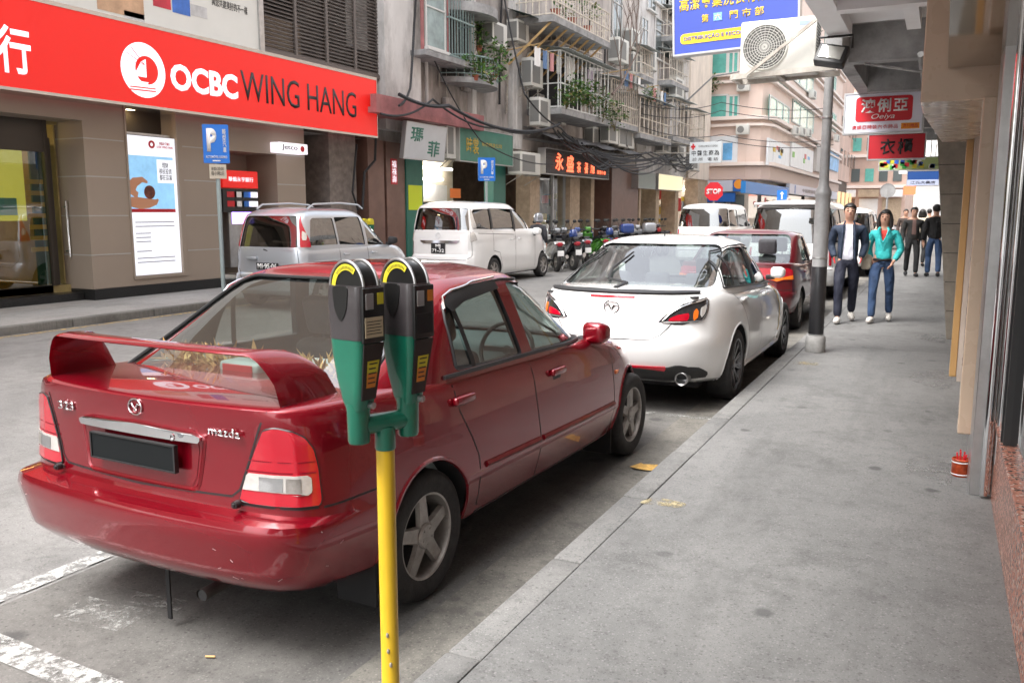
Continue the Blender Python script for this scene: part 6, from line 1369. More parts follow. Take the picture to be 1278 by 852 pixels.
for k, (px, py, sz) in enumerate(((707, 120, (.4, .6, .45)), (716, 112, (.4, .6, .6)), (727, 116, (.4, .7, .5)), (738, 118, (.5, .9, .55)), (752, 133, (.5, 1.1, .6)), (767, 145, (.5, 1.3, .6)))):
    c = at_x(px, py, FX+1.35); plant('balcony_plant', ['dark palm-like plant at the near end of the white barred balcony', 'tall yellowish plant second along the white barred balcony', 'mid green plant third along the white barred balcony', 'broad leafy plant fourth along the white barred balcony', 'greyish trailing plant at the far end of the white barred balcony', 'trailing plant below the mesh balcony beyond the white bars'][k], c, sz, 170, 20+k, .17, 'plants on the barred balcony', 'plant', .15, False)
r_, q = cagepx('rusty mesh balcony with a tin roof beyond the white bars', 764, 797, 97, 150, m_barb, d=1.1, side='l', step=.26, br=.025)
b = MB(); b.box((.02, .1, .02), (.04, q[1]-q[0]-.1, q[2]-q[3]-.05)); b.build('balcony_back', m_rust, r_)
# upper bamboo-braced balcony
r_, q = cagepx('curved upper balcony on slanting timber braces', 690, 762, -25, 18, m_barb, d=1.5, side='l', roof=False, step=.25, br=.02)
b = MB(); m_tim = mat('timber brace', (.45, .30, .13), .7)
for k in range(8): y = (q[1]-q[0])*(k+.3)/8; b.beam((.0, y-.6, -1.6), (1.45, y, -.1), .07)
b.build('braces', m_tim, r_); b = MB(); b.box((.02, .1, .02), (.04, q[1]-q[0], 2.5)); b.build('balcony_back', m_pinkw, r_)
for k in range(3): b = MB(); b.lathe([(.12, 0), (.17, .35), (.19, .36), (.15, .34), (0, .33)], (1.2, .9+k*1.5, .0), n=12); b.build('flower_pot', mat('terracotta pot', (.33, .10, .06), .7), r_)
r_, q = cagepx('rusty window cage under the timber braced balcony', 696, 752, 30, 52, m_barb, d=.7, side='l', roof=False, step=.22)
# windows B/C upper
for x0, x1, yt, yb in ((764, 776, -20, 47), (800, 808, 20, 66), (817, 836, 20, 72), (817, 836, -60, 2)):
    q = RX(FX, x0, x1, yt, yb); window(blkC if x0 > 790 else blkB, FX+.0, q[0], q[1], q[3], q[2], m_win, m_frame, 2)
ac_unit(FX+.05, at_x(766, 65, FX+.3).y, at_x(766, 76, FX+.3).z, 'condenser under the tall window of the weathered block', 1.3, 1.0, .5)
for k, (px, py) in enumerate(((757, 178), (770, 182), (778, 184))): ac_unit(FX+.5, at_x(px, py, FX+.8).y, at_x(px, py, FX+.8).z, ['nearest', 'middle', 'farthest'][k]+' of three condensers in a row below the mesh balcony', 1.2, .8, .4)
r_, q = cagepx('cream barred balcony with a tin roof below the bare branch', 799, 838, 120, 166, m_barb, d=1.2, side='l', step=.62, br=.05)
b = MB(); b.box((.02, .1, .02), (.04, q[1]-q[0]-.1, q[2]-q[3]-.05)); b.build('balcony_back', m_rust, r_)
r_, q = cagepx('rounded cream barred balcony beside the pink building', 840, 862, 122, 170, m_barb, d=1.2, side='l', step=.7, br=.05)
b = MB(); b.box((.02, .1, .02), (.04, q[1]-q[0]-.1, q[2]-q[3]-.05)); b.build('balcony_back', m_rust, r_)
r_, q = cagepx('last narrow barred balcony of the old row', 866, 879, 137, 172, m_barb, d=.9, side='l', step=.3, br=.03)
b = MB(); b.box((.02, .1, .02), (.04, q[1]-q[0]-.1, q[2]-q[3]-.05)); b.build('balcony_back', m_rust, r_)
for k, (px, py) in enumerate(((848, 204), (866, 212), (846, 120))): ac_unit(FX+.3, at_x(px, py, FX+.8).y, at_x(px, py, FX+.8).z, ['condenser under the rounded barred balcony', 'condenser lowest beside the doctor sign', 'condenser above the rounded barred balcony'][k], 1.6, 1.0, .4)
# bare branch
b = MB(); c = at_x(764, 118, FX+1.6); rr = random.Random(21)
def br_(p, d, l, r, n):
    q = [p]
    for i in range(4): d = (d+Vector((rr.uniform(-.1, .1), rr.uniform(-.3, .3), rr.uniform(-.1, .25)))).normalized(); q.append(q[-1]+d*l/4)
    b.tube([tuple(x) for x in q], [r*(1-.18*i) for i in range(5)], 5)
    if n: 
        for k in range(3): br_(q[1+k], (d+Vector((rr.uniform(-.5, .5), rr.uniform(-.9, .9), rr.uniform(.1, .9)))).normalized(), l*.6, r*.6, n-1)
br_(c, Vector((.1, 1, .45)), 4.5, .06, 3); b.build('bare_branch', mat('bare bark', (.16, .12, .10), .8), label='leafless branch sticking out above the cream barred balcony', cat='branch')
# cables looping along the fronts
m_cab = m_cable; rr = random.Random(7)
def cab(pts, r=.03, sag=.3, n=10, lab=None, m=None):
    P = []
    for i in range(len(pts)-1):
        a, c = Vector(pts[i]), Vector(pts[i+1])
        for j in range(n): t = j/n; p = a.lerp(c, t); p.z -= sag*4*t*(1-t); P.append(p)
    P.append(Vector(pts[-1])); b = MB(); b.tube([tuple(p) for p in P], r, 5); return b.build('cable', m or m_cab, label=lab, cat='cable', group='cables strung along the left fronts')
cx = FX+1.2
cab([at_x(520, -30, FX+.5), at_x(517, 30, FX+.4), at_x(512, 110, FX+.6), at_x(498, 132, cx)], .035, .1, lab='thick cable down the white pilaster beside the red sign')
cab([at_x(498, 118, cx), at_x(560, 132, cx), at_x(640, 163, cx), at_x(698, 155, cx)], .05, .12, lab='heavy cable bundle drooping in front of the faded red canopy')
cab([at_x(475, 142, cx), at_x(540, 124, cx), at_x(620, 160, cx), at_x(690, 158, cx)], .03, .2, lab='thinner cable crossing the red canopy under the heavy bundle')
cab([at_x(535, 60, FX+.3), at_x(600, 176, cx), at_x(690, 205, cx)], .02, .2, lab='thin cable slanting over the green shop sign')
cab([at_x(628, -10, FX+.2), at_x(655, 118, cx), at_x(700, 160, cx), at_x(760, 210, cx)], .03, .15, lab='cable running down past the stacked condensers')
for k in range(9): cab([at_x(690+6*k, 160+3*k, cx), at_x(740+4*k, 185+3*k, cx), at_x(800+6*k, 195+rr.uniform(-6, 12), cx), at_x(865, 200+rr.uniform(-8, 14), cx)], .035, rr.uniform(.1, .6), lab='tangled black cable over the far shop fronts')
cab([at_x(470, 150, FX+.3), at_x(468, 200, FX+.2), at_x(455, 215, FX+.2), at_x(452, 262, FX+.2)], .035, 0, lab='cable dropping down the brown pillar beside the bank')
cab([at_x(445, 180, FX+.2), at_x(440, 240, FX+.2), at_x(447, 262, FX+.2)], .03, 0, lab='cable on the mottled stone pillar beside the bank')
for k, (ya, yb) in enumerate(((100, 128), (112, 138), (128, 168), (145, 175))): cab([at_x(800, ya+30, cx), at_y(900, yb, 50), at_y(1040, yb+6, 60)], .02, .3, lab='thin overhead wire crossing before the pink building')

# more of the clutter on the upper floors: shuttered windows, small cages, laundry poles, pipes
rr = random.Random(77); names = ['first', 'second', 'third', 'fourth', 'fifth', 'sixth', 'seventh', 'eighth', 'ninth', 'tenth']
k = 0
for (blk, y0, y1) in ((doorw, at_x(596, 10, FX).y+1.5, g1+1.0), (blkB, yB0+.6, yB1-1), (blkC, yC0+1.0, yC1-6)):
    y = y0
    while y < y1-1.6:
        for z in (11.6, 14.6): window(blk, FX+.0, y, y+1.3, z, z+1.6, m_win if rr.random() < .6 else m_curt, m_frame, 2)
        y += 2.9
for (px, py, w_, h_) in ((648, 50, .9, .7), (792, 92, 1.3, 1.0), (811, 84, 1.3, 1.0), (846, 96, 1.4, 1.0), (858, 60, 1.4, 1.0), (742, 182, 1.1, .8), (829, 190, 1.3, .9), (790, 60, 1.2, .9)):
    c = at_x(px, py, FX+.5); ac_unit(FX+.02, c.y, c.z, names[k]+' small condenser high on the old fronts, counted from the bank', w_, h_, .42); k += 1
for k, (x0, x1, yt, yb, st_) in enumerate(((800, 816, 58, 92, .25), (838, 860, 64, 100, .3), (842, 862, 10, 45, .3))):
    r_, q = cagepx(['barred window cage beside the tall white-framed window', 'barred window cage above the rounded cream balcony', 'highest barred window cage near the blue sign'][k], x0, x1, yt, yb, m_barb, d=.7, side='l', step=st_, br=.022); b = MB(); b.box((.02, .1, .02), (.04, q[1]-q[0]-.1, q[2]-q[3]-.05)); b.build('cage_back', m_rust, r_)
for k, px in enumerate((532, 589, 644, 797, 848)):
    y = at_x(px, 60, FX+.1).y; b = MB(); b.tube([(FX+.09, y, 3.9), (FX+.09, y+.02, 9), (FX+.09, y, 16)], .055, 8); b.tube([(FX+.09, y, 6.5), (FX+.12, y+.5, 6.9), (FX+.09, y+.9, 7.0)], .04, 6); o = b.build('drain_pipe', m_oldw, label=['drain pipe beside the red-framed window', 'drain pipe between the grille and the round balcony', 'drain pipe by the two stacked condensers', 'drain pipe at the start of the cream block', 'drain pipe near the rounded cream balcony'][k], cat='pipe')
for k, (px, py) in enumerate(((655, 62), (770, 92), (806, 112))):
    c = at_x(px, py, FX+1.0); r_ = empty('laundry_pole', c, 0, ['laundry pole with cloths above the stacked condensers', 'laundry pole with cloths above the mesh balcony', 'laundry pole with cloths over the cream barred balcony'][k], 'laundry pole'); b = MB(); b.tube([(-.9, 0, 0), (.6, 0, .15)], .018, 6); b.tube([(.3, -.2, .1), (.3, 2.6, .1)], .015, 6); b.build('pole', m_tim, r_)
    for j in range(4): b = MB(); b.grid(lambda i, jj: (.3+.04*math.sin(i*2+j), .1+j*.6+.4*i/4, .1-.6*jj/4), 4, 4); b.build('cloth', [m_white, mat('cloth blue', (.12, .2, .35), .8), mat('cloth pink', (.5, .25, .25), .8), m_seat][(j+k) % 4], r_)

# conduits, meter boxes and patches of render on the old fronts
for (blk, y0, y1, n_) in ((doorw, k1, g1+1, 9), (blkB, yB0+.3, yB1, 14), (blkC, yC0+.5, yC1-5, 9)):
    for k in range(n_):
        y = y0+(y1-y0)*(k+rr.random())/n_; z = rr.uniform(4.6, 7.5); h_ = rr.uniform(1.5, 5); b = MB(); b.tube([(FX+.02, y, z), (FX+.03, y+rr.uniform(-.1, .1), z+h_*.5), (FX+.02, y+rr.uniform(-.3, .3), z+h_)], rr.uniform(.015, .04), 5); place(b, 'conduit', rr.choice([m_cable, m_oldw, m_brk]), blk)
        if k % 2: b = MB(); z = rr.uniform(4.4, 6.5); b.bbox((FX-.01, y+.2, z), (FX+.14, y+.2+rr.uniform(.25, .5), z+rr.uniform(.3, .6)), .02, 1); place(b, 'meter_box', rr.choice([m_brk, m_acw, m_rust]), blk)
        if k % 3 == 0: b = MB(); z = rr.uniform(4.5, 8.5); b.box((FX-.04, y-.3, z), (FX+.012, y+rr.uniform(.5, 1.3), z+rr.uniform(.6, 1.8))); place(b, 'render_patch', rr.choice([m_oldw, m_concd, m_rust]), blk)
for k, (px, py, sz, lab) in enumerate(((612, 92, (.25, .8, .3), 'trailing plant low on the round balcony rail'), (705, 8, (.3, .9, .4), 'potted greenery on the timber braced balcony'), (735, 12, (.3, 1.0, .4), 'second clump of greenery on the timber braced balcony'), (812, 118, (.3, 1.0, .35), 'plant clump inside the cream barred balcony'))):
    plant('balcony_plant', lab, at_x(px, py, FX+1.3), sz, 110, 60+k, .16, 'plants on the barred balcony', 'plant', .2, False)
# --- pink corner building across the junction
PY = 57.0; 
xa = at_y(872, 200, PY).x; xb = at_y(955, 200, PY).x
m_pink = mat('peach render', (.70, .555, .48), .75, var=.05, vs=.6, dirt=.2, dcol=(.38, .24, .18), ds=.5); m_pinkl = mat('peach band', (.76, .66, .60), .7); m_pinkd = mat('brown pink band', (.56, .43, .37), .75)
pk = group_root('pink_building', 'peach corner building with white sill bands and green curtained windows', 'building', xb, PY)
XS = xb; YE = at_x(1047, 200, XS).y
def Zp(y): return at_y(915, y, PY).z
b = MB(); b.prism([(xa-12, PY), (xb-1.2, PY), (xb-.4, PY+.35), (xb, PY+1.2), (xb, YE), (xa-12, YE)], Zp(225), 30, 'z'); place(b, 'wall', m_pink, pk, smooth=0)
b = MB(); b.box((xa-12, PY+.6, .12), (xb-.6, YE, Zp(225)-.001)); place(b, 'ground_floor', mat('pale shop wall', (.66, .56, .46), .6, var=.1, vs=.8), pk)
def band(y, hgt, prot, m, name):
    z = Zp(y); p = prot; b = MB(); b.prism([(xa-12, PY-p), (xb-1.2, PY-p), (xb-.4+p*.7, PY+.35-p*.7), (xb+p, PY+1.2), (xb+p, YE), (xb-.02, YE), (xb-.02, PY+1.2), (xb-.42, PY+.36), (xb-1.2, PY+.02), (xa-12, PY+.02)], z, z+hgt, 'z'); return place(b, name, m, pk, smooth=0)
for y in (150, 96, 42, -12): band(y, .22, .38, m_pinkl, 'sill_band')
for y in (162, 108, 54, 0, -54): band(y-4, .16, .28, m_pinkl, 'lintel_band')
band(207, .22, .38, m_pinkl, 'sill_band'); band(224, .8, .12, m_pinkd, 'fascia_band')
def wfront(x0, x1, yt, yb, pane, n=2):
    A_, D_ = at_y(x0, yt, PY), at_y(x1, yb, PY); f = MB(); e = .10
    f.box((A_.x, PY-.09, D_.z), (D_.x, PY-.02, D_.z+e)); f.box((A_.x, PY-.09, A_.z-e), (D_.x, PY-.02, A_.z))
    for k in range(n+1): x = A_.x+(D_.x-A_.x-e)*k/n; f.box((x, PY-.09, D_.z+e), (x+e, PY-.02, A_.z-e))
    o = place(f, 'window', m_frame, pk); g = MB(); g.box((A_.x, PY-.05, D_.z), (D_.x, PY-.001, A_.z)); g.xf(Matrix.Translation(-pk.location)); g.build('pane', pane, o)
def wside(x0, x1, yt, yb, pane, n=3):
    X = XS; q = (at_x(x0, yt, X).y, at_x(x1, yt, X).y, at_x(x0, yt, X).z, at_x(x0, yb, X).z); f = MB(); e = .10
    f.box((X+.02, q[0], q[3]), (X+.09, q[1], q[3]+e)); f.box((X+.02, q[0], q[2]-e), (X+.09, q[1], q[2]))
    for k in range(n+1): y = q[0]+(q[1]-q[0]-e)*k/n; f.box((X+.02, y, q[3]+e), (X+.09, y+e*1.6, q[2]-e))
    o = place(f, 'window', m_frame, pk); g = MB(); g.box((X+.001, q[0], q[3]), (X+.05, q[1], q[2])); g.xf(Matrix.Translation(-pk.location)); g.build('pane', pane, o)
for dy in (0, -54, -108):
    wfront(884, 908, 119+dy, 148+dy, m_curt, 1); wfront(909, 922, 119+dy, 148+dy, m_curt, 2)
    wside(960, 985, 118+dy*1.02, 150+dy*.98, m_curt, 3); wside(989, 1016, 123+dy, 153+dy*.98, m_curt, 3); wside(1030, 1044, 132+dy*.95, 158+dy*.92, m_curt, 3)
m_adb = mat('advert blue', (.15, .42, .75), .4, var=.4, vs=1); m_adw = mat('advert white', (.70, .72, .74), .4, var=.08, vs=1.5)
# advert windows on the first floor
def adfront(x0, x1, yt, yb, m, o=.12, nm='advert_panel'):
    A_, D_ = at_y(x0, yt, PY), at_y(x1, yb, PY); g = MB(); g.box((A_.x, PY-o, D_.z), (D_.x, PY-.001, A_.z)); place(g, nm, m, pk)
def adside(x0, x1, yt, yb, m, o=.12, nm='advert_panel'):
    q = (at_x(x0, yt, XS).y, at_x(x1, yt, XS).y, at_x(x0, yt, XS).z, at_x(x0, yb, XS).z); g = MB(); g.box((XS+.001, q[0], q[3]), (XS+o, q[1], q[2])); place(g, nm, m, pk)
adfront(880, 920, 171, 205, m_adw); adfront(903, 914, 179, 200, m_adb, .14); adside(957, 984, 172, 206, m_adw); adside(963, 978, 177, 202, m_adw, .15); adside(986, 1014, 177, 208, m_adb if 0 else m_adw, .14); adside(1016, 1030, 176, 214, mat('mesh screen', (.5, .48, .46), .6), .3, 'mesh_screen'); adside(1031, 1046, 186, 210, m_adb, .14)
rr = random.Random(31)
for k in range(10): x = rr.uniform(962, 1008); y = rr.uniform(182, 198); adside(x, x+rr.uniform(1.5, 4), y, y+rr.uniform(3, 7), [m_gold, m_black, m_adb, mat('print green2', (.2, .45, .1), .5), m_sgr][k % 5], .17, 'printed_picture')
# fascia signs
def fsignf(label, x0, x1, yt, yb, m, txt=None):
    A_, D_ = at_y(x0, yt, PY-.4), at_y(x1, yb, PY-.4); r_ = empty('fascia_sign', ((A_.x+D_.x)/2, PY-.4, (A_.z+D_.z)/2), 0, label, 'sign'); w, h = D_.x-A_.x, A_.z-D_.z
    b = MB(); b.bbox((-w/2, 0, -h/2), (w/2, .35, h/2), .01, 1); b.build('board', m, r_); return r_, w, h
m_lav = mat('pale lilac sign', (.50, .52, .60), .4); m_dblue = mat('deep blue sign', (.02, .12, .42), .4)
r_, w, h = fsignf('pale bank fascia with a blue round logo behind the stop sign', 855, 914, 226, 239, m_lav)
b = MB(); b.lathe([(.33, -.01), (.17, -.01), (.17, .01), (.33, .01)], (-w*.40, 0, 0), 'y', 20, closed=True); b.build('logo', m_dblue, r_); fitted_text('中国建設銀行', w*.5, h*.4, m_black, parent=r_, mtx=M_face_ny(w*.0, -.005, h*.05))
r_, w, h = fsignf('small dark blue and orange square sign beside the pale bank fascia', 915, 926, 225, 239, m_dblue); b = MB(); b.lathe([(.3, -.01), (0, -.01)], (w*.1, 0, .1), 'y', 16); b.build('orange_spot', mat('sign orange', (.8, .3, .03), .5), r_)
def fsigns(label, x0, x1, yt, yb, m):
    X = XS+.3; q = (at_x(x0, yt, X).y, at_x(x1, yt, X).y, at_x(x0, yt, X).z, at_x(x0, yb, X).z); r_ = empty('fascia_sign', (X, (q[0]+q[1])/2, (q[2]+q[3])/2), 0, label, 'sign'); w, h = q[1]-q[0], q[2]-q[3]
    b = MB(); b.bbox((-.28, -w/2, -h/2), (0, w/2, h/2), .01, 1); b.build('board', m, r_); return r_, w, h
fsigns('plain bright blue fascia right of the pale bank fascia', 931, 985, 226, 241, mat('bright blue sign', (.03, .20, .52), .4))
r_, w, h = fsigns('grey lilac bank fascia with a blue ring logo and small lettering', 986, 1046, 229, 242, m_lav); fitted_text('中国建設銀行', w*.3, h*.4, m_black, parent=r_, mtx=M_face_px(.01, -w*.15, 0)); b = MB(); b.lathe([(.33, .01), (.17, .01), (.17, -.01), (.33, -.01)], (0, -w*.42, 0), 'x', 20, closed=True); b.build('logo', m_dblue, r_)
# shop windows with goods
for x0, x1 in ((868, 905), (912, 928)): adfront(x0, x1, 243, 275, m_win, .02, 'shop_window')
adfront(880, 918, 241, 252, m_dblue, .3, 'blue_banner')
for x0, x1 in ((934, 945), (950, 975), (978, 1000), (1004, 1025), (1028, 1044)): adside(x0, x1, 243, 272, m_win, .02, 'shop_window')
for k in range(34): x = rr.uniform(936, 1040); y = rr.uniform(246, 262); adside(x, x+rr.uniform(1, 3), y, y+rr.uniform(2, 7), [m_gold, m_sgr, m_white, m_adb, m_sand][k % 5], .05, 'goods')
for k, (px, py) in enumerate(((919, 114), (918, 168))):
    c = at_y(px, py, PY-.5); r_ = empty('air_conditioner', c, 0, ['upper condenser on the peach front between the windows', 'lower condenser on the peach front above the adverts'][k], 'air conditioner', 'air conditioners on the peach building'); b = MB(); b.bbox((0, 0, 0), (.8, .4, .6), .03, 2); b.build('casing', m_acw, r_); b = MB(); b.lathe([(.22, -.006), (0, -.006)], (.3, 0, .3), 'y', 16); b.build('grille', mat('ac grille', (.20, .20, .19), .6), r_)
for k, (px, py) in enumerate(((986, 168), (995, 169), (1003, 170), (1009, 122), (1040, 176))):
    c = at_x(px, py, XS+.2); r_ = empty('air_conditioner', c, 0, ['first of three condensers in a row on the peach side wall', 'second of three condensers in a row on the peach side wall', 'third of three condensers in a row on the peach side wall', 'white condenser high on the peach side wall', 'condenser near the far end of the peach side wall'][k], 'air conditioner', 'air conditioners on the peach building'); b = MB(); b.bbox((0, 0, 0), (.4, 1.6, .62), .03, 2); b.build('casing', m_acw, r_); b = MB(); b.box((.40, .2, .1), (.408, 1.1, .52)); b.build('grille', mat('ac grille', (.20, .20, .19), .6), r_)
# things hanging on the near end of the pink block: canopy of green plants and a lantern
plant('potted_plant', 'green hanging plants high on the peach front corner', at_y(881, 105, PY-.6), (1.0, .5, .6), 160, 41, .3, pot=False); 
b = MB(); b.sphere((0, 0, 0), .42, (1, 1, 1.1), 14, 10); o = b.build('red_lantern', m_sgr, label='round red lantern on the peach front corner', cat='lantern'); o.location = at_y(876, 68, PY-.8)
b = MB(); b.tube([(FX, 50, 8), (FX+1.5, 50, 9.3), (FX+3.4, 50, 9.5)], .05, 6); b.bbox((FX+3.3, 49.8, 9.42), (FX+4.6, 50.2, 9.6), .08, 3); b.build('street_light', m_lp, label='curved street light arm with a flat pale head before the peach front', cat='street light')
# further blocks down the street
fb = group_root('far_block', 'dull pink and brown block beyond the peach building down the street', 'building', XS, 95)
b = MB(); b.box((XS-10, YE+.01, 5.2), (XS-.1, 112, 26)); b.box((XS-10, 118, .12), (XS+6, 150, 24)); place(b, 'wall', mat('dusky pink render', (.56, .40, .33), .8, var=.15, vs=.5), fb)
b = MB(); b.box((XS-9, YE+.02, .12), (XS-.3, 111.9, 5.19)); place(b, 'shopfronts', mat('dark brown shopfront', (.10, .07, .055), .6, var=.4, vs=.4), fb)
zs = [5.2, 9, 12.8, 16.6, 20.4]
for j, z in enumerate(zs):
    b = MB(); b.box((XS-10, 117.6, z-.5), (XS+6.2, 117.99, z-.15)); place(b, 'sill_band', m_pinkl, fb)
    for k in range(9): x = XS-8.5+k*1.62; b = MB(); b.box((x, 117.9, z+.3), (x+1.0, 117.99, z+1.9)); place(b, 'window', m_curt if (k+j) % 3 == 0 else m_win, fb)
for k, (m, ms) in enumerate(((m_dblue, m_sand), (m_sgr, m_cream2), (m_white, m_brown), (m_sand, m_white), (m_white, m_sand))):
    x = XS-7.5+k*2.7; b = MB(); b.box((x, 117.2, 3.6), (x+2.4, 117.6, 4.5)); place(b, 'shop_fascia', m, fb); b = MB(); b.box((x+.1, 117.8, .2), (x+2.3, 117.98, 3.4)); place(b, 'shopfront', ms, fb)
for k in range(5): b = MB(); y = YE+3+k*4.5; b.box((XS-.299, y, .3), (XS-.2, y+2.6, 4)); place(b, 'lit_shop', mat('lit shop', (.5, .34, .2), .6, emit=(.8, .5, .25), es=.3, var=.4, vs=.6), fb)
for k in range(12): b = MB(); y = YE+2+(k % 6)*4; z = 7+(k//6)*3.4; b.box((XS-.099, y, z), (XS-.05, y+2, z+1.6)); place(b, 'window', m_win, fb)
fb2 = group_root('far_block', 'pale far block closing the end of the street', 'building', -6, 170)
b = MB(); b.box((-40, 170, 0), (30, 190, 30)); place(b, 'wall', m_cream2, fb2)
for k in range(24): b = MB(); x = -18+(k % 8)*3; z = 5+(k//8)*3.5; b.box((x, 169.9, z), (x+1.6, 169.99, z+1.7)); place(b, 'window', m_win, fb2)
rl = empty('shop_sign', at_y(1127, 243, 100), 0, 'small glowing red sign far down the street', 'sign'); b = MB(); b.box((0, 0, 0), (1.7, .2, .9)); b.build('board', m_neon, rl); b = MB(); b.box((2.1, 0, 0), (3.6, .2, .9)); b.build('board', m_neon, rl)
# ---------------------------------------------------------------- the other vehicles
p_silver = mat('silver paint', (.46, .49, .53), .3, .55, coat=1)
p_whit2 = mat('white van paint', (.74, .74, .73), .28, coat=1, var=.03, vs=2)
LV = [0, .04, .1, .2, .32, .42, .46, .6, .75, .86, .93, .97, .99, 1]; LG = [0, .15, .3, .45, .6, .75, .85, .92, .96, .985, 1]
def van_spec(W, yr, yf, zb, H, belt, hood, wsb, wsr, wheels, paint, rearlean=.12, rw=None, side=None, **k):
    """W half width; yr/yf rear/front ends; belt z; hood nose z; wsb/wsr windscreen foot/top y"""
    hx = min(wsb+.02, yf-.3)
    body = dict(ym=(yr+yf)/2, nr=12, nf=4.5, bowr=.03, bowf=.08, tr=.02, tf=.10, crown=.02,
        w=[(0, W-.08), (.06, W-.02), (.2, W), (.8, W-.005), (.95, W-.03), (1, W-.06)],
        yr=[(0, yr+.12), (.05, yr+.02), (.1, yr), (.36, yr), (.42, yr+.02), (.46, yr+.06), (.9, yr+.07), (1, yr+.09)],
        yf=[(0, yf-.1), (.1, yf), (.5, yf), (.8, yf-.08), (1, yf-.25)],
        zlo=[(yr, zb+.05), (0, zb), (wheels[1], zb), (yf, zb+.04)], zhi=[(yr, belt), (wsb-.5, belt-.02), (wsb, belt-.06), (hx+.1, belt-.09), (yf, hood)], lv=LV)
    gh = dict(ym=(yr+wsr)/2+.2, nr=9, nf=6, bowr=.035, bowf=.06, tr=.03, tf=.08, crown=.05,
        w=[(0, W-.035), (.3, W-.06), (.7, W-.11), (.88, W-.15), (.95, W-.19), (1, W-.26)],
        yr=[(0, yr+.075), (.8, yr+.075+rearlean*.75), (.93, yr+.09+rearlean), (1, yr+.22+rearlean)],
        yf=[(0, wsb+.05), (.5, (wsb+wsr)/2+.06), (.85, wsr+.1), (1, wsr-.12)],
        zlo=[(yr, belt-.05), (wsb, belt-.10)], zhi=[(yr, H-.10), (yr+.8, H-.055), (wsr-.5, H-.06), (wsb, H-.2)], lv=LG)
    top = H-.19
    sp = dict(body=body, gh=gh, paint=paint, wheels=wheels, tub=(yr+.25, wsb-.1), tubw=W-.2, glass=m_glassd, side=side, lo=True, cr=.18, corner=(W-.18, yr+.22), gcr=.2, gcorner=(W-.26, yr+.32),
        rearwin=(rw or [(-W+.16, belt+.02), (W-.16, belt+.02), (W-.22, top), (-W+.22, top)], .06, 0.4), frontwin=([(-W+.14, belt), (W-.14, belt), (W-.24, top), (-W+.24, top)], .07, wsr-.6)); sp.update(k)
    return sp
def plate(root, x, y, z, txt, w=.30, h=.17, two=True):
    b = MB(); b.bbox((x-w/2, y-.012, z-h/2), (x+w/2, y, z+h/2), .005, 1); o = b.build('number_plate', m_black, root)
    fitted_text(txt, w*.86, h*.78, m_white, parent=o, mtx=M_face_ny(x, y-.015, z), bold=.02)
    return o
def seats4(root, ys, W, z=.45, zt=1.25):
    for y in ys:
        for s in (-1, 1): seat(root, s*W, y, m_seatd, z, zt, .5)
# silver high-roofed car in front of the bank
def silver():
    W = .86
    sp = van_spec(W, -.62, 3.2, .22, 1.80, 1.10, .82, 2.35, 1.45, (0, 2.5, .29, .845, .18), p_silver, .16,
        rw=[(-.66, 1.06), (.66, 1.06), (.56, 1.64), (-.56, 1.64)],
        side=[([(-.32, 1.13), (.42, 1.13), (.38, 1.60), (-.20, 1.60)], [.05, .02, .03, .08], 'quarter_window'), ([(.47, 1.13), (1.25, 1.10), (1.20, 1.62), (.43, 1.61)], [.02, .03, .05, .03], 'rear_door_window'), ([(1.33, 1.10), (2.2, 1.06), (2.0, 1.22), (1.55, 1.58), (1.30, 1.62)], [.03, .05, .05, .1, .04], 'front_door_window')],
        seams=[('side', [(.44, 1.1), (.45, .6), (.6, .3)], True), ('side', [(1.29, 1.1), (1.30, .3)], True), ('rear', [(-.66, 1.05), (-.70, .75), (-.55, .55), (.55, .55), (.70, .75), (.66, 1.05)], False)], seamw=.012)
    r_, kb, kg = make_car('parked_people_carrier', sp, 'silver high-roofed car with roof rails parked in front of the bank', 'car', 'vehicles parked along the far kerb')
    for mir in (False, True):
        s = -1 if mir else 1
        L = patch(kg, rnd_poly([(.60, 1.66), (.70, 1.66), (.90, 1.25), (.92, 1.10), (.70, 1.10), (.69, 1.35)], .02, 3), 'corner', .012, .02, .05, mir).build('tail_lamp', m_redlamp, r_)
        patch(kg, rnd_poly([(.74, 1.22), (.84, 1.22), (.86, 1.36), (.75, 1.38)], .02, 3), 'corner', .018, .01, .04, mir).build('reversing_lens', m_clearlamp, L)
        b = MB(); b.tube([(s*.58, -.1, 1.76), (s*.59, .05, 1.84), (s*.59, .8, 1.87), (s*.58, 1.35, 1.84), (s*.57, 1.5, 1.77)], .018, 8); b.build('roof_rail', p_silver, r_)
        for yh in (.62, 1.48): h, n = kb.hit('side', yh, .95); b = MB(); b.bbox((s*(h.x-.01), yh-.08, .93), (s*(h.x+.03), yh+.08, .965), .01, 2); b.build('door_handle', p_silver, r_)
        mirror_part(r_, W+.02, 2.05, 1.16, p_silver if 0 else m_dark, s, 1.15)
    plate(r_, .05, -.575, .77, 'MI·95·06', .5, .12)
    b = MB(); b.tube([(-.05, -.55, 1.06), (.22, -.50, .98)], .012, 6); b.build('rear_wiper', m_black, r_)
    b = MB(); b.bbox((-.42, -.60, .88), (-.2, -.55, .93), .015, 2); b.bbox((.55, -.62, .3), (.85, -.4, .42), .02, 2); b.build('tailgate_trim', p_silver, r_)
    seats4(r_, (.4, 1.3), .38, .4, 1.2); return r_
silver().location = (-10.56, 12.10, 0)
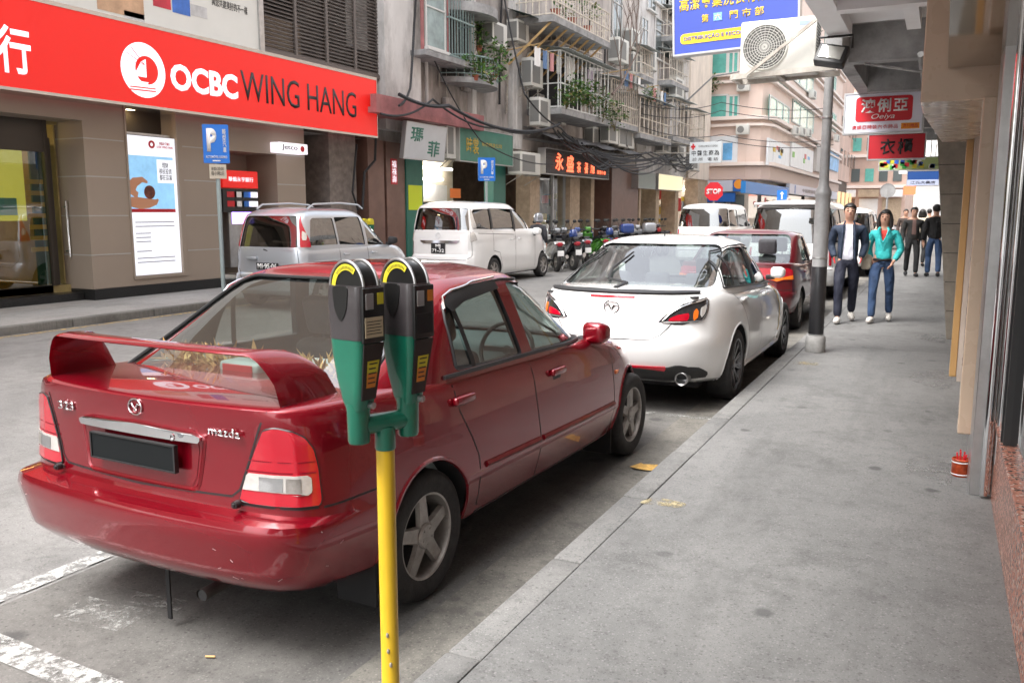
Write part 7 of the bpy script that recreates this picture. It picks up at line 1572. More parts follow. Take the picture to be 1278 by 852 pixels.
def serena():
    W = .90
    sp = van_spec(W, -1.10, 3.66, .22, 1.97, 1.30, .86, 2.75, 1.55, (.02, 2.86, .32, .885, .2), p_whit2, .10,
        rw=[(-.74, 1.28), (.74, 1.28), (.66, 1.80), (-.66, 1.80)],
        side=[([(-.86, 1.33), (-.05, 1.30), (-.05, 1.78), (-.78, 1.76)], [.05, .02, .03, .08], 'quarter_window'), ([(.0, 1.30), (1.12, 1.22), (1.10, 1.78), (.0, 1.79)], [.02, .03, .04, .03], 'rear_door_window'), ([(1.20, 1.22), (2.05, 1.12), (1.9, 1.45), (1.6, 1.74), (1.18, 1.77)], [.03, .05, .1, .1, .04], 'front_door_window'), ([(2.12, 1.12), (2.6, 1.10), (2.05, 1.48), (2.0, 1.45)], .03, 'front_quarter_window')],
        seams=[('side', [(-.02, 1.3), (-.02, .8), (.3, .75), (.45, .35)], True), ('side', [(1.15, 1.25), (1.15, .3)], True), ('side', [(2.3, 1.05), (2.3, .3)], True), ('side', [(-.7, 1.22), (1.1, 1.16)], True), ('rear', [(-.78, 1.28), (-.80, .70), (-.7, .62), (.7, .62), (.80, .70), (.78, 1.28)], False)], seamw=.012, wheel='seven')
    r_, kb, kg = make_car('parked_people_carrier', sp, 'white people carrier parked by the green shop, ahead of the silver car', 'car', 'vehicles parked along the far kerb')
    for mir in (False, True):
        s = -1 if mir else 1
        patch(kg, rnd_poly([(.80, 1.78), (.90, 1.78), (1.0, 1.34), (.84, 1.34)], .02, 3), 'corner', .012, .02, .05, mir).build('tail_lamp', m_clearlamp, r_)
        patch(kb, rnd_poly([(.83, 1.26), (1.05, 1.26), (1.12, 1.05), (.86, 1.02)], .02, 3), 'corner', .012, .02, .05, mir).build('lower_tail_lamp', m_clearlamp, r_)
        for yh in (.95, 1.35): h, n = kb.hit('side', yh, 1.05); b = MB(); b.bbox((s*(h.x-.01), yh-.09, 1.03), (s*(h.x+.03), yh+.09, 1.065), .01, 2); b.build('door_handle', p_whit2, r_)
        mirror_part(r_, W+.06, 2.25, 1.22, p_whit2, s, 1.4)
        b = MB(); ribbon(kg, [(-.03, 1.31), (-.03, 1.79)], 'side', .08, .003, mir, b); ribbon(kg, [(1.15, 1.23), (1.14, 1.79)], 'side', .09, .003, mir, b); b.build('pillar_cover', m_black, r_)
    plate(r_, -.02, -1.045, .88, 'MJ\n71-32', .38, .24)
    b = MB(); patch(kb, rnd_poly([(-.55, 1.06), (.55, 1.06), (.45, .99), (-.45, .99)], .02, 3), 'rear', .015, .02, .06, mb=b); b.build('tailgate_garnish', m_chrome, r_)
    b = MB(); b.tube([(-.2, -1.0, 1.30), (-.15, -.99, 1.36), (.25, -.985, 1.34)], .014, 6); b.build('rear_wiper', m_black, r_)
    b = MB(); h = kb.hit('rear', -.03, 1.17)[0]; b.tube([(-.03+.06*math.cos(a), h.y-.008, 1.17+.06*math.sin(a)) for a in np.linspace(0, 6.283, 20, endpoint=False)], .006, 5, closed=True); b.build('badge', m_chrome, r_)
    seats4(r_, (-.1, .85, 1.75), .42, .55, 1.38); return r_
serena().location = (-10.38, 18.10, 0)
def plain_van(label, W, H, belt, L, txt, spoiler=False, gl=m_glassd, rear_low=False, loc=(0, 0, 0), rz=0):
    sp = van_spec(W, -1.1, L-1.1, .24, H, belt, 1.0, L-1.75, L-2.6, (0, L-2.0, .32, W-.02, .2), p_whit2, .08,
        rw=[(-W+.10, belt+.0), (W-.10, belt+.0), (W-.18, H-.17), (-W+.18, H-.17)],
        side=[([(-.8, belt+.02), (.2, belt+.0), (.2, H-.2), (-.72, H-.21)], .06, 'quarter_window'), ([(.28, belt), (1.5, belt-.02), (1.5, H-.2), (.28, H-.2)], .06, 'side_window'), ([(1.58, belt-.02), (L-2.0, belt-.06), (L-2.6, H-.22), (1.58, H-.2)], .06, 'front_door_window')],
        seams=[('rear', [(-W+.1, belt), (-W+.08, .6), (W-.08, .6), (W-.1, belt)], False), ('side', [(.24, belt), (.24, .35)], True), ('side', [(1.54, belt), (1.54, .35)], True)], seamw=.012, glass=gl)
    r_, kb, kg = make_car('parked_van', sp, label, 'van')
    for mir in (False, True):
        s = -1 if mir else 1
        patch(kb, rnd_poly([(W-.13, belt-.08), (W+.02, belt-.08), (W+.04, belt-.42), (W-.10, belt-.42)], .02, 3), 'corner', .012, .02, .05, mir).build('tail_lamp', m_redlamp, r_)
        mirror_part(r_, W+.10, L-2.1, belt+.08, m_black, s, 1.5)
    plate(r_, -.05, -1.05, belt-.45, txt, .34, .2)
    if spoiler: b = MB(); b.bbox((-W+.2, -1.12, H-.12), (W-.2, -.8, H-.07), .02, 2); b.build('roof_spoiler', p_whit2, r_)
    b = MB(); h = kb.hit('rear', 0, belt-.12)[0]; b.tube([(.05*math.cos(a), h.y-.008, belt-.12+.05*math.sin(a)) for a in np.linspace(0, 6.283, 18, endpoint=False)], .006, 5, closed=True); b.build('badge', m_chrome, r_)
    seats4(r_, (.5, 1.6, 2.4), .42, .6, 1.4); r_.location = loc; r_.rotation_euler = (0, 0, rz); return r_
plain_van('white van with dark rear glass out in the traffic lane under the stop sign', .86, 1.98, 1.28, 4.7, 'MK·32', loc=(-6.35, 26.3, 0))
plain_van('white high-backed van with a roof spoiler, parked ahead of the plain red saloon', .89, 1.96, 1.10, 4.8, 'MG·11', True, loc=(-2.66, 18.5, 0))
plain_van('distant white van parked beyond the roof-spoilered van, seen past the young man', .86, 1.85, 1.1, 4.6, 'MC', loc=(-2.45, 25.4, 0))
# second, plain red saloon
def red2():
    sp = dict(RED_SP); sp['lo'] = True; sp['paint'] = mat('dark red paint b', (.10, .003, .008), .3, .35, coat=1); sp['glass'] = m_glass
    r_, kb, kg = make_car('parked_saloon_car', sp, 'plain dark red saloon with red and orange tail lamps, parked beside the lamp post', 'car')
    for mir in (False, True):
        s = -1 if mir else 1
        L = patch(kb, rnd_poly([(.34, .93), (.80, .93), (.92, .90), (.92, .76), (.60, .74), (.36, .80)], .02, 3), 'corner', .01, .02, .03, mir).build('tail_lamp', m_redlamp, r_)
        patch(kb, rnd_poly([(.45, .80), (.91, .83), (.91, .765), (.60, .745)], .01, 3), 'corner', .016, .01, .03, mir).build('indicator_lens', m_amber, L)
        mirror_part(r_, .82, 2.0, .96, sp['paint'], s)
        for yh, zh in ((.36, .82), (1.38, .80)): h, n = kb.hit('side', yh, zh); b = MB(); b.bbox((s*(h.x-.005), yh-.08, zh), (s*(h.x+.025), yh+.08, zh+.03), .01, 2); b.build('door_handle', sp['paint'], r_)
    plate(r_, 0, -.76, .76, 'MF·28·40', .5, .12); seats4(r_, (.3, 1.25), .36, .4, 1.1); return r_
red2().location = (-2.63, 13.05, 0)
# far cars near the junction
def far_car(label, paint, loc, rz):
    sp = dict(RED_SP); sp['lo'] = True; sp['paint'] = paint; sp['glass'] = m_glassd; r_, kb, kg = make_car('distant_car', sp, label, 'car')
    for mir in (False, True): patch(kb, rnd_poly([(.5, .92), (.92, .90), (.92, .70), (.55, .70)], .02, 3), 'corner', .01, .02, .04, mir).build('tail_lamp', m_redlamp, r_); patch(kb, rnd_poly([(.42, .60), (.72, .58), (.80, .70), (.60, .745)], .03, 4), 'fcorner', .006, .012, .05, mir).build('headlamp', m_clearlamp, r_)
    r_.location = loc; r_.rotation_euler = (0, 0, rz); return r_
far_car('silver car crossing the junction behind the walking man', p_silver, (-2.4, 44, 0), R(75)); far_car('white car crossing further right behind the older man', p_whit2, (-3.2, 52, 0), R(80)); far_car('dark car facing away in the far traffic lane', mat('dark blue paint', (.02, .03, .06), .3, coat=1), (-6.3, 40, 0), 0)

# ---------------------------------------------------------------- scooters parked in a row
def scooter(c1, c2, label, loc, rz, box=None, screen=False, sport=False, cover=None):
    r_ = empty('parked_scooter', loc, rz, label, 'scooter', 'scooters parked in a row at the far kerb')
    def prof(pts, w, name, m, z=0, r=.03, par=None):
        b = MB(); bm = bmesh.new(); P = rnd_poly(pts, r, 4); n = len(P); vs = [bm.verts.new((p[0], -w/2, p[1])) for p in P]; f = bm.faces.new(vs); e = bmesh.ops.extrude_face_region(bm, geom=[f]); 
        for v in [x for x in e['geom'] if isinstance(x, bmesh.types.BMVert)]: v.co.y += w
        bmesh.ops.bevel(bm, geom=[x for x in bm.edges if abs(x.verts[0].co.y-x.verts[1].co.y) < 1e-5], offset=w*.22, segments=2, affect='EDGES'); b.from_bm(bm); return b.build(name, m, par or r_, smooth=50)
    for x in (-.60, .62):
        b = MB(); b.lathe([(.15, -.05), (.23, -.05), (.25, -.03), (.25, .03), (.23, .05), (.15, .05)], (x, 0, .25), 'y', 22, closed=True); w = b.build('wheel', m_tyre, r_)
        b = MB(); b.lathe([(.155, -.03), (.155, .03)], (x, 0, .25), 'y', 20); b.lathe([(.05, -.06), (.05, .06)], (x, 0, .25), 'y', 10)
        for k in range(3): a = k*2.09; b.beam((x-.15*math.cos(a), 0, .25-.15*math.sin(a)), (x+.15*math.cos(a), 0, .25+.15*math.sin(a)), .04, .03)
        b.build('rim', m_alloy, w)
    prof([(-.80, .70), (-.85, .80), (-.30, .78), (.0, .66), (.02, .40), (-.30, .34), (-.55, .48)], .30, 'rear_fairing', c1)
    prof([(.0, .30), (.42, .30), (.42, .22), (-.05, .22)], .34, 'floorboard', m_black, r=.02)
    prof([(.34, .30), (.50, .30), (.66, .62), (.62, .95), (.50, 1.0), (.47, .9), (.52, .62)], .38, 'front_shield', c1)
    prof([(.42, .50), (.60, .56), (.88, .42), (.86, .52), (.62, .66), (.46, .62)], .15, 'front_mudguard', c2)
    prof([(-.78, .80), (-.74, .88), (-.30, .86), (.02, .74), (.02, .68), (-.3, .78)], .27, 'seat', m_black)
    prof([(-.85, .66), (-.88, .76), (-.80, .78), (-.76, .68)], .20, 'tail_lamp', m_redlamp)
    b = MB(); b.bbox((-.93, -.09, .42), (-.915, .09, .56), .004, 1); b.build('number_plate', m_white, r_)
    b = MB(); b.beam((-.82, 0, .68), (-.92, 0, .45), .16, .012); b.build('rear_mudguard', m_black, r_)
    b = MB(); b.tube([(.52, 0, .9), (.47, 0, 1.02)], .03, 8); b.tube([(.40, -.33, 1.03), (.47, -.14, 1.04), (.47, .14, 1.04), (.40, .33, 1.03)], .014, 6); hb = b.build('handlebar', m_black, r_)
    prof([(.42, .98), (.60, .93), (.63, 1.05), (.50, 1.12), (.42, 1.08)], .26, 'handlebar_cowl', c2)
    b = MB(); b.sphere((.62, 0, .99), .07, (.5, 1, .8), 12, 8); b.build('headlight', m_clearlamp, r_)
    for s in (-1, 1): b = MB(); b.tube([(.44, s*.2, 1.05), (.45, s*.26, 1.20), (.44, s*.30, 1.26)], .007, 5); b.sphere((.43, s*.31, 1.29), .06, (.3, 1.1, .8), 10, 6); b.build('mirror', m_black, hb)
    b = MB(); b.tube([(-.2, -.17, .28), (-.45, -.19, .30), (-.85, -.2, .40)], [.03, .045, .05], 10); b.build('exhaust', m_steel, r_)
    b = MB(); b.beam((-.1, .0, .25), (-.2, .14, .01), .025); b.beam((-.1, .0, .25), (-.2, -.14, .01), .025); b.build('stand', m_steel, r_)
    b = MB(); b.tube([(.55, .05, .85), (.62, .06, .25)], .02, 8); b.tube([(.55, -.05, .85), (.62, -.06, .25)], .02, 8); b.build('fork', m_steel, r_)
    if box: 
        b = MB(); b.bbox((-1.08, -.21, .90), (-.70, .21, 1.2), .08, 4); b.build('top_box', box, r_)
    if screen: b = MB(); b.grid(lambda i, j: (.62-.10*j/3, -.18+.36*i/6, 1.05+.32*j/3*(1-.25*((i-3)/3)**2)), 6, 3); b.build('windscreen', m_glassc, r_)
    return r_
m_sblue = mat('scooter blue', (.02, .05, .20), .25, coat=1); m_sgreen = mat('scooter green', (.06, .24, .02), .3, coat=1); m_ssilver = mat('scooter silver', (.4, .42, .45), .3, .5, coat=1); m_sred = mat('scooter red', (.5, .01, .015), .3, coat=1); m_sblk = mat('scooter black', (.02, .02, .025), .2, coat=1); m_swh = mat('scooter white', (.72, .73, .72), .28, coat=1)
SC = [(m_swh, m_swh, 'white scooter with a number plate, first in the row beside the white people carrier', None, 0), (m_sblk, m_ssilver, 'black scooter second in the row, behind the standing rider', None, 0), (m_sblk, m_ssilver, 'black and silver scooter third in the row', None, 1), (m_ssilver, m_sblue, 'silver and blue scooter left of the bright green one', None, 0),
      (m_sgreen, m_sgreen, 'bright green scooter in the row', None, 1), (m_sblue, m_sblk, 'blue scooter directly right of the green one', None, 0), (m_sblk, m_sblk, 'all black scooter between the blue scooter and the one with the blue box', None, 1), (m_ssilver, m_sblk, 'silver scooter carrying a big shiny blue top box', m_sblue, 0), (m_sblk, m_sblk, 'black scooter just beyond the blue top box', None, 1),
      (m_swh, m_sblk, 'white and black scooter with a windscreen towards the far end of the row', None, 1), (m_ssilver, m_ssilver, 'silver scooter carrying a silver top box, beyond the blue one', m_ssilver, 0), (m_sblk, m_sblk, 'black scooter third from the far end of the row', None, 0),
      (m_ssilver, m_sblk, 'grey scooter with a small screen before the last three', None, 1), (m_sblk, m_ssilver, 'black scooter second to last in the row', None, 1), (m_sred, m_sblk, 'red scooter at the far end of the row', None, 0)]
for k, (a, c, lab, bx, scn) in enumerate(SC):
    scooter(a, c, lab, (-10.35+.12*math.sin(k*2.1), 23.3+k*.82+.1*math.sin(k*3.3), 0), R(132+7*math.sin(k*1.7)), bx, bool(scn)).scale = (1.08, 1.08, 1.1)
for k, (p, m, lab) in enumerate(((2, m_sblue, 'blue helmet resting on a scooter seat beside the rider'), (6, m_sblue, 'small dark blue helmet on the black scooter near the top box'))):
    b = MB(); b.lathe([(.0, .26), (.07, .25), (.12, .20), (.14, .11), (.13, .02), (.12, 0), (0, .02)], n=18); o = b.build('helmet', m, label=lab, cat='helmet'); o.location = (-10.25, 23.2+p*.82, .93)
# twin meter heads further along the far kerb
def small_meter(loc, lab):
    r_ = empty('parking_meter', loc, 0, lab, 'parking meter'); b = MB(); b.cyl((0, 0, 0), (0, 0, 1.0), .03, n=10); b.build('post', m_myel, r_)
    for s in (-1, 1): b = MB(); b.prism(rnd_poly([(s*.12-.03, 1.0), (s*.12+.03, 1.0), (s*.12+.07, 1.3), (s*.12-.07, 1.3)], .01, 2), -.05, .05, 'x'); b.build('lower_housing', m_mgrn, r_); b = MB(); b.prism([(s*.12-.075, 1.3)]+[(s*.12+.075*math.cos(a), 1.36+.08*math.sin(a)) for a in np.linspace(math.pi, 0, 10)]+[(s*.12+.075, 1.3)], -.045, .045, 'x'); b.build('dome', m_lyel, r_)
    b = MB(); b.tube([(0, -.12, 1.0), (0, .12, 1.0)], .025, 8); b.build('crossbar', m_mgrn, r_)
c = at_x(459, 300, -11.85); small_meter((-11.85, c.y, .12), 'twin yellow-topped parking meter on the far kerb behind the silver car')
# blue parking signs at the far kerb, stop sign, no-entry post
m_psb = mat('parking sign blue', (.02, .17, .62), .35)
def psign(px, base_y, sc, label, letter='P', X=-11.85, y0=156, y1=204, x0=253, x1=287):
    a, c = at_x(x0, (y0+y1)/2, X), at_x(x1, (y0+y1)/2, X); zt_, zb_ = at_x(px, y0, X).z, at_x(px, y1, X).z; yc_ = at_x(px, (y0+y1)/2, X).y; w = c.y-a.y; h = zt_-zb_
    r_ = empty('parking_sign', (X, yc_, .12), 0, label, 'sign'); b = MB(); b.lathe([(0, 0), (.06, 0), (.06, .03), (.038, .04), (.038, zt_-.15), (0, zt_-.14)], n=14); b.build('post', mat('pale green grey post', (.33, .40, .40), .5, .2, var=.1, vs=5), r_)
    # the board faces down the street towards the viewer's side
    ang = R(38); T = Matrix.Rotation(ang, 4, 'Z'); wb = w*.68
    b = MB(); b.prism(rnd_poly([(-wb/2, zb_-.12), (wb/2, zb_-.12), (wb/2, zt_-.12), (-wb/2, zt_-.12)], .02, 3), -.06, -.045, 'y'); b.xf(T); bo = b.build('board', m_psb, r_)
    fitted_text(letter, wb*.38, h*.60, m_white, parent=r_, mtx=T @ M_face_ny(-wb*.16, -.063, zb_-.12+h*.60), bold=.06)
    fitted_text('輕\n型\n汽\n車', wb*.14, h*.62, m_white, parent=r_, mtx=T @ M_face_ny(wb*.33, -.063, zb_-.12+h*.58), bold=.01); fitted_text('AUTOMÓVEL LIGEIRO', wb*.82, h*.08, m_white, parent=r_, mtx=T @ M_face_ny(0, -.063, zb_-.12+h*.17), bold=.01)
    b = MB(); b.box((-wb*.15, -.066, zb_-.12+h*.05), (wb*.15, -.0605, zb_-.12+h*.08)); b.xf(T); b.build('white_bar', m_white, r_)
    return r_, wb, h, zb_, T
r_, wb, h, zb_, T = psign(270, 0, 1, 'blue square P parking sign on a pale post before the bank')
b = MB(); b.prism([(-wb*.3, zb_-.12-h*.40), (wb*.35, zb_-.12-h*.40), (wb*.35, zb_-.12-h*.03), (-wb*.3, zb_-.12-h*.03)], -.058, -.045, 'y'); b.xf(T); b.build('sub_plate', mat('cream plate', (.52, .47, .38), .5), r_)
fitted_text('8:00-20:00\n每小時2元', wb*.5, h*.22, m_black, parent=r_, mtx=T @ M_face_ny(wb*.02, -.061, zb_-.12-h*.21))
psign(607, 0, 1, 'blue square P parking sign on a thin post before the green shop', y0=197, y1=226, x0=600, x1=615)
st = empty('stop_sign', (at_y(891, 239, 33).x, 33, .0), 0, 'red octagonal stop sign above the white van in the traffic lane', 'sign'); zc_ = at_y(891, 239, 33).z; R_ = .37
b = MB(); b.cyl((0, .03, 0), (0, .03, zc_+.2), .035, n=10); b.build('post', m_lp, st); o8 = [(R_*math.cos(R(22.5+45*k)), zc_+R_*math.sin(R(22.5+45*k))) for k in range(8)]
b = MB(); b.prism(o8, -.02, -.005, 'y'); b.build('octagon', m_sgr, st); fitted_text('STOP', .54, .20, m_white, parent=st, mtx=M_face_ny(0, -.024, zc_), bold=.03)
for k, (px, py, Y, lab) in enumerate(((976, 244, 34, 'small blue arrow sign in front of the blue bank fascia'),)):
    c = at_y(px, py, Y); r_ = empty('arrow_sign', (c.x, Y, 0), 0, lab, 'sign'); b = MB(); b.cyl((0, .03, 0), (0, .03, c.z), .03, n=8); b.build('post', m_lp, r_); b = MB(); b.box((-.18, -.02, c.z-.2), (.18, 0, c.z+.2)); b.build('board', m_psb, r_); b = MB(); b.box((-.025, -.026, c.z-.13), (.025, -.0205, c.z+.08)); b.prism([(-.08, c.z+.05), (.08, c.z+.05), (0, c.z+.15)], -.0265, -.0212, 'y'); b.build('arrow', m_white, r_)
c = at_y(1108, 238, 45); r_ = empty('round_sign', (c.x, 45, .12), 0, 'back of a round grey sign on a post down the pavement', 'sign'); b = MB(); b.cyl((0, 0, 0), (0, 0, c.z), .05, n=8); b.build('post', m_lp, r_); b = MB(); b.lathe([(.32, -.04), (0, -.04)], (0, 0, c.z-.12), 'y', 24); b.lathe([(.34, -.02), (.34, -.06), (.32, -.06), (.32, -.02)], (0, 0, c.z-.12), 'y', 24, closed=True); b.build('disc', m_lp, r_)
# ---------------------------------------------------------------- people
def skin_mesh(name, verts, edges, roots, m, parent, sub=2, smooth=True):
    me = bpy.data.meshes.new(name); me.from_pydata([v[0] for v in verts], edges, []); o = bpy.data.objects.new(name, me); COL.objects.link(o)
    md = o.modifiers.new('k', 'SKIN'); md.use_smooth_shade = True; md.branch_smoothing = .6
    sv = me.skin_vertices[0].data
    for i, v in enumerate(verts): r = v[1]; sv[i].radius = r if isinstance(r, tuple) else (r, r); sv[i].use_root = i in roots
    s = o.modifiers.new('s', 'SUBSURF'); s.levels = sub; s.render_levels = sub
    dg = bpy.context.evaluated_depsgraph_get(); me2 = bpy.data.meshes.new_from_object(o.evaluated_get(dg)); o.modifiers.clear(); o.data = me2; bpy.data.meshes.remove(me)
    me2.materials.clear(); me2.materials.append(m); me2.polygons.foreach_set('use_smooth', [True]*len(me2.polygons)); o.parent = parent; return o
def person(label, loc, rz, H=1.72, top=None, trousers=None, shoes=None, hair='short', stride=.16, arms=None, lead=1, sex='m', skin=m_skin, open_shirt=None, coat=0.0, scarf=None, bulk=1.0, hands=True, face=True, zb=.12):
    k = H/1.72; r_ = empty('person', (loc[0], loc[1], zb), rz, label, 'person')
    V = []; E = []
    def a(p, r, par=None):
        V.append((tuple(Vector(p)*k), tuple(x*k for x in r) if isinstance(r, tuple) else r*k)); i = len(V)-1
        if par is not None: E.append((par, i))
        return i
    sw = .185 if sex == 'm' else .160; hw = .095 if sex == 'm' else .10; L = stride
    J = {}   # joints, facing -Y
    J['pel'] = (0, 0, .93); J['wai'] = (0, .005, 1.08); J['che'] = (0, .01, 1.27); J['nec'] = (0, .015, 1.44); J['hb'] = (0, .008, 1.495); J['ht'] = (0, -.0, 1.64)
    for s, nm in ((-1, 'r'), (1, 'l')):
        f = (1 if s == lead else -1)*L
        J['hip'+nm] = (s*hw, 0, .88); J['kne'+nm] = (s*(hw+.005), -f*.62-.02, .49+(0 if f > 0 else .005)); J['ank'+nm] = (s*(hw), -f*1.0+(.02 if f > 0 else .05), .085 if f > 0 else .12); J['toe'+nm] = (s*(hw+.02), -f*1.0-.13+(0 if f > 0 else .03), .035 if f > 0 else .03)
        J['sho'+nm] = (s*sw, .015, 1.375)
        J['elb'+nm], J['wri'+nm] = (arms or {}).get(nm, ((s*(sw+.045), .04, 1.12), (s*(sw+.06), -.05, .87)))
    # body: one continuous skin
    p = a(J['pel'], (.125, .09)); w_ = a(J['wai'], (.115, .08), p); c = a(J['che'], (.135, .095), w_); n = a(J['nec'], .055, c); hb = a(J['hb'], .055, n)
    h1 = a((0, -.014, 1.545), (.069, .083), hb); h2 = a((0, -.004, 1.62), (.084, .100), h1); h3 = a((0, .004, 1.68), (.064, .075), h2)
    for nm, s in (('r', -1), ('l', 1)):
        hp = a(J['hip'+nm], .078, p); kn = a(J['kne'+nm], .052, hp); an = a(J['ank'+nm], .030, kn); a(J['toe'+nm], .016, an)
        sh = a(J['sho'+nm], .040, n); el = a(J['elb'+nm], .038, sh); wr = a(J['wri'+nm], .026, el)
        if hands:
            d = (Vector(J['wri'+nm])-Vector(J['elb'+nm])).normalized(); pm = Vector(J['wri'+nm])+d*.06; pa = a(pm, (.034, .018), wr); side = d.cross(Vector((s, 0, 0))).normalized(); fw = Vector((0, -1, 0)); lat = fw-d*fw.dot(d); lat.normalize(); inn = Vector((-s, 0, 0))-d*(-s*d.x); inn.normalize()
            for q, (o_, l_) in enumerate(((-.027, .068), (-.009, .078), (.009, .073), (.026, .058))):
                b0 = a(pm+lat*o_+d*.028, .0095, pa); b1 = a(pm+lat*o_*1.05+d*(.028+l_*.5)+inn*.006, .0085, b0); a(pm+lat*o_*1.02+d*(.028+l_*.85)+inn*.028, .007, b1)
            t0 = a(Vector(J['wri'+nm])+d*.03+lat*.03, .011, wr); a(Vector(J['wri'+nm])+d*.065+lat*.052+inn*.01, .009, t0)
    body = skin_mesh('body', V, E, {0}, skin, r_, 2)
    V, E = [], []
    # trousers
    p = a((0, 0, .93), (.140*bulk, .105)); a((0, .0, 1.03), (.125*bulk, .092), p)
    for nm, s in (('r', -1), ('l', 1)):
        hp = a(J['hip'+nm], .098*bulk, p); md = a(Vector(J['hip'+nm]).lerp(Vector(J['kne'+nm]), .45), .088*bulk, hp); kn = a(J['kne'+nm], .068*bulk, md); ck = a(Vector(J['kne'+nm]).lerp(Vector(J['ank'+nm]), .4)+Vector((0, .012, 0)), .066*bulk, kn); a(Vector(J['ank'+nm])+Vector((0, 0, .0)), .058*bulk, ck)
    skin_mesh('trousers', V, E, {0}, trousers, r_, 2)
    V, E = [], []; low = .86-coat if sex == 'm' else .93-coat
    p = a((0, .0, low), (.158*bulk, .118*bulk)); w_ = a((0, .005, 1.08), (.150*bulk, .112*bulk), p) if sex == 'm' else a((0, .005, 1.08), (.122*bulk, .095*bulk), p); c = a((0, .005, 1.25), (.168*bulk, .12*bulk), w_); t = a((0, .015, 1.41), (.135, .098), c); a((0, .014, 1.465), (.070, .072), t)
    for nm, s in (('r', -1), ('l', 1)):
        sh = a(J['sho'+nm], .074*bulk, t); md = a(Vector(J['sho'+nm]).lerp(Vector(J['elb'+nm]), .5), .070*bulk, sh); el = a(J['elb'+nm], .060*bulk, md); a(Vector(J['elb'+nm]).lerp(Vector(J['wri'+nm]), .95), .045*bulk, el)
    jk = skin_mesh('jacket', V, E, {0}, top, r_, 2)
    T = BVHTree.FromPolygons([v.co.copy() for v in jk.data.vertices], [list(q.vertices) for q in jk.data.polygons])
    if open_shirt:
        sm, wt, wb_, zt_, zb2 = open_shirt; b = MB(); nz = 14; nx_ = 6
        def P(i, j):
            z = (zb2+(zt_-zb2)*j/nz)*k; ww = (wb_+(wt-wb_)*j/nz)*k; x = -ww+2*ww*i/nx_; h = T.ray_cast(Vector((x, -1, z)), Vector((0, 1, 0)))[0]
            return (x, (h.y if h else -.1)-.006, z)
        b.grid(P, nx_, nz); b.build('shirt', sm, r_, smooth=60)
    for nm, s in (('r', -1), ('l', 1)):
        an, to = Vector(J['ank'+nm]), Vector(J['toe'+nm]); b = MB(); zf = .0 if an.z < .1 else .03
        V2 = [((an+Vector((0, .045, -.035)))*k, .048*k), ((an+Vector((0, -.03, -.03)))*k, .054*k), ((an*.45+to*.55+Vector((0, 0, -.0)))*k, .052*k), ((to+Vector((0, -.02, .008)))*k, .044*k)]
        skin_mesh('shoe', [(tuple(v), rr_) for v, rr_ in V2], [(0, 1), (1, 2), (2, 3)], {0}, shoes, r_, 1)
    # hair, face
    b = MB(); hc = Vector((0, .012, 1.640))*k; R1 = .098*k
    def hp_(u, v): return 0
    bm = bmesh.new(); bmesh.ops.create_uvsphere(bm, u_segments=20, v_segments=14, radius=1)
    for v in bm.verts:
        x, y, z = v.co
        if y < -.35 and z < .42: v.co = Vector((x*.8, y*.55, z*.6))       # tuck in where the face is
        v.co = Vector((v.co.x*.089*k, v.co.y*.106*k, v.co.z*.094*k))+hc
        if hair == 'long' and z < .1 and y > -.45: v.co.z -= .12*k*(.1-z); v.co.x *= 1.12
    rh = random.Random(len(label)); 
    for v in bm.verts: v.co += (v.co-hc).normalized()*rh.uniform(-.004, .006)*k
    b.from_bm(bm); b.build('hair', m_hair, r_, smooth=60)
    if hair == 'long':
        for s in (-1, 1): b = MB(); b.tube([tuple(Vector((s*.066, -.02, 1.66))*k), tuple(Vector((s*.085, -.015, 1.57))*k), tuple(Vector((s*.088, -.03, 1.48))*k), tuple(Vector((s*.075, -.06, 1.42))*k)], [.03*k, .034*k, .03*k, .012*k], 8); b.build('hair_lock', m_hair, r_)
    if face:
        for s in (-1, 1):
            b = MB(); b.sphere(tuple(Vector((s*.031, -.086, 1.618))*k), .0115*k, (1.3, .5, .6), 8, 6); b.build('eye', mat('eye dark', (.03, .02, .015), .9), r_)
            b = MB(); b.tube([tuple(Vector((s*.014, -.088, 1.648))*k), tuple(Vector((s*.048, -.08, 1.65))*k)], .004*k, 5); b.build('eyebrow', m_hair, r_)
            b = MB(); b.sphere(tuple(Vector((s*.078, .0, 1.615))*k), .022*k, (.4, .7, 1.2), 8, 6); b.build('ear', skin, r_)
        b = MB(); b.tube([tuple(Vector((0, -.085, 1.635))*k), tuple(Vector((0, -.102, 1.598))*k), tuple(Vector((0, -.088, 1.592))*k)], [.006*k, .013*k, .010*k], 8); b.build('nose', skin, r_)
        b = MB(); b.tube([tuple(Vector((-.024, -.078, 1.566))*k), tuple(Vector((0, -.086, 1.568))*k), tuple(Vector((.024, -.078, 1.566))*k)], [.004*k, .007*k, .004*k], 6); b.build('mouth', mat('lip', (.35, .12, .10), .5), r_)
    return r_, J, k
m_navy = mat('navy jacket', (.020, .032, .058), .7, bump=1.0, bs=11, stretch=(1, 1, .55), var=.15, vs=12); m_navyt = mat('navy tracksuit', (.012, .014, .028), .75, bump=1.0, bs=11, stretch=(1, 1, .55)); m_turq = mat('turquoise top', (.035, .43, .43), .75, bump=1.0, bs=11, stretch=(1, 1, .55), var=.12, vs=10); m_jean = mat('blue jeans', (.030, .06, .13), .8, bump=1.0, bs=11, stretch=(1, 1, .55), var=.35, vs=9); m_wshirt = mat('white shirt', (.70, .70, .78), .8, bump=1.0, bs=11, stretch=(1, 1, .55)); m_redp = mat('red print top', (.5, .04, .03), .8, var=.5, vs=30); m_shoe = mat('pale trainer', (.55, .52, .48), .6, var=.2, vs=20); m_blk = mat('black cloth', (.012, .012, .013), .85, bump=1.0, bs=11, stretch=(1, 1, .55)); m_bag = mat('cream bag', (.52, .46, .36), .7)
A = at_z(1053, 402, .12)
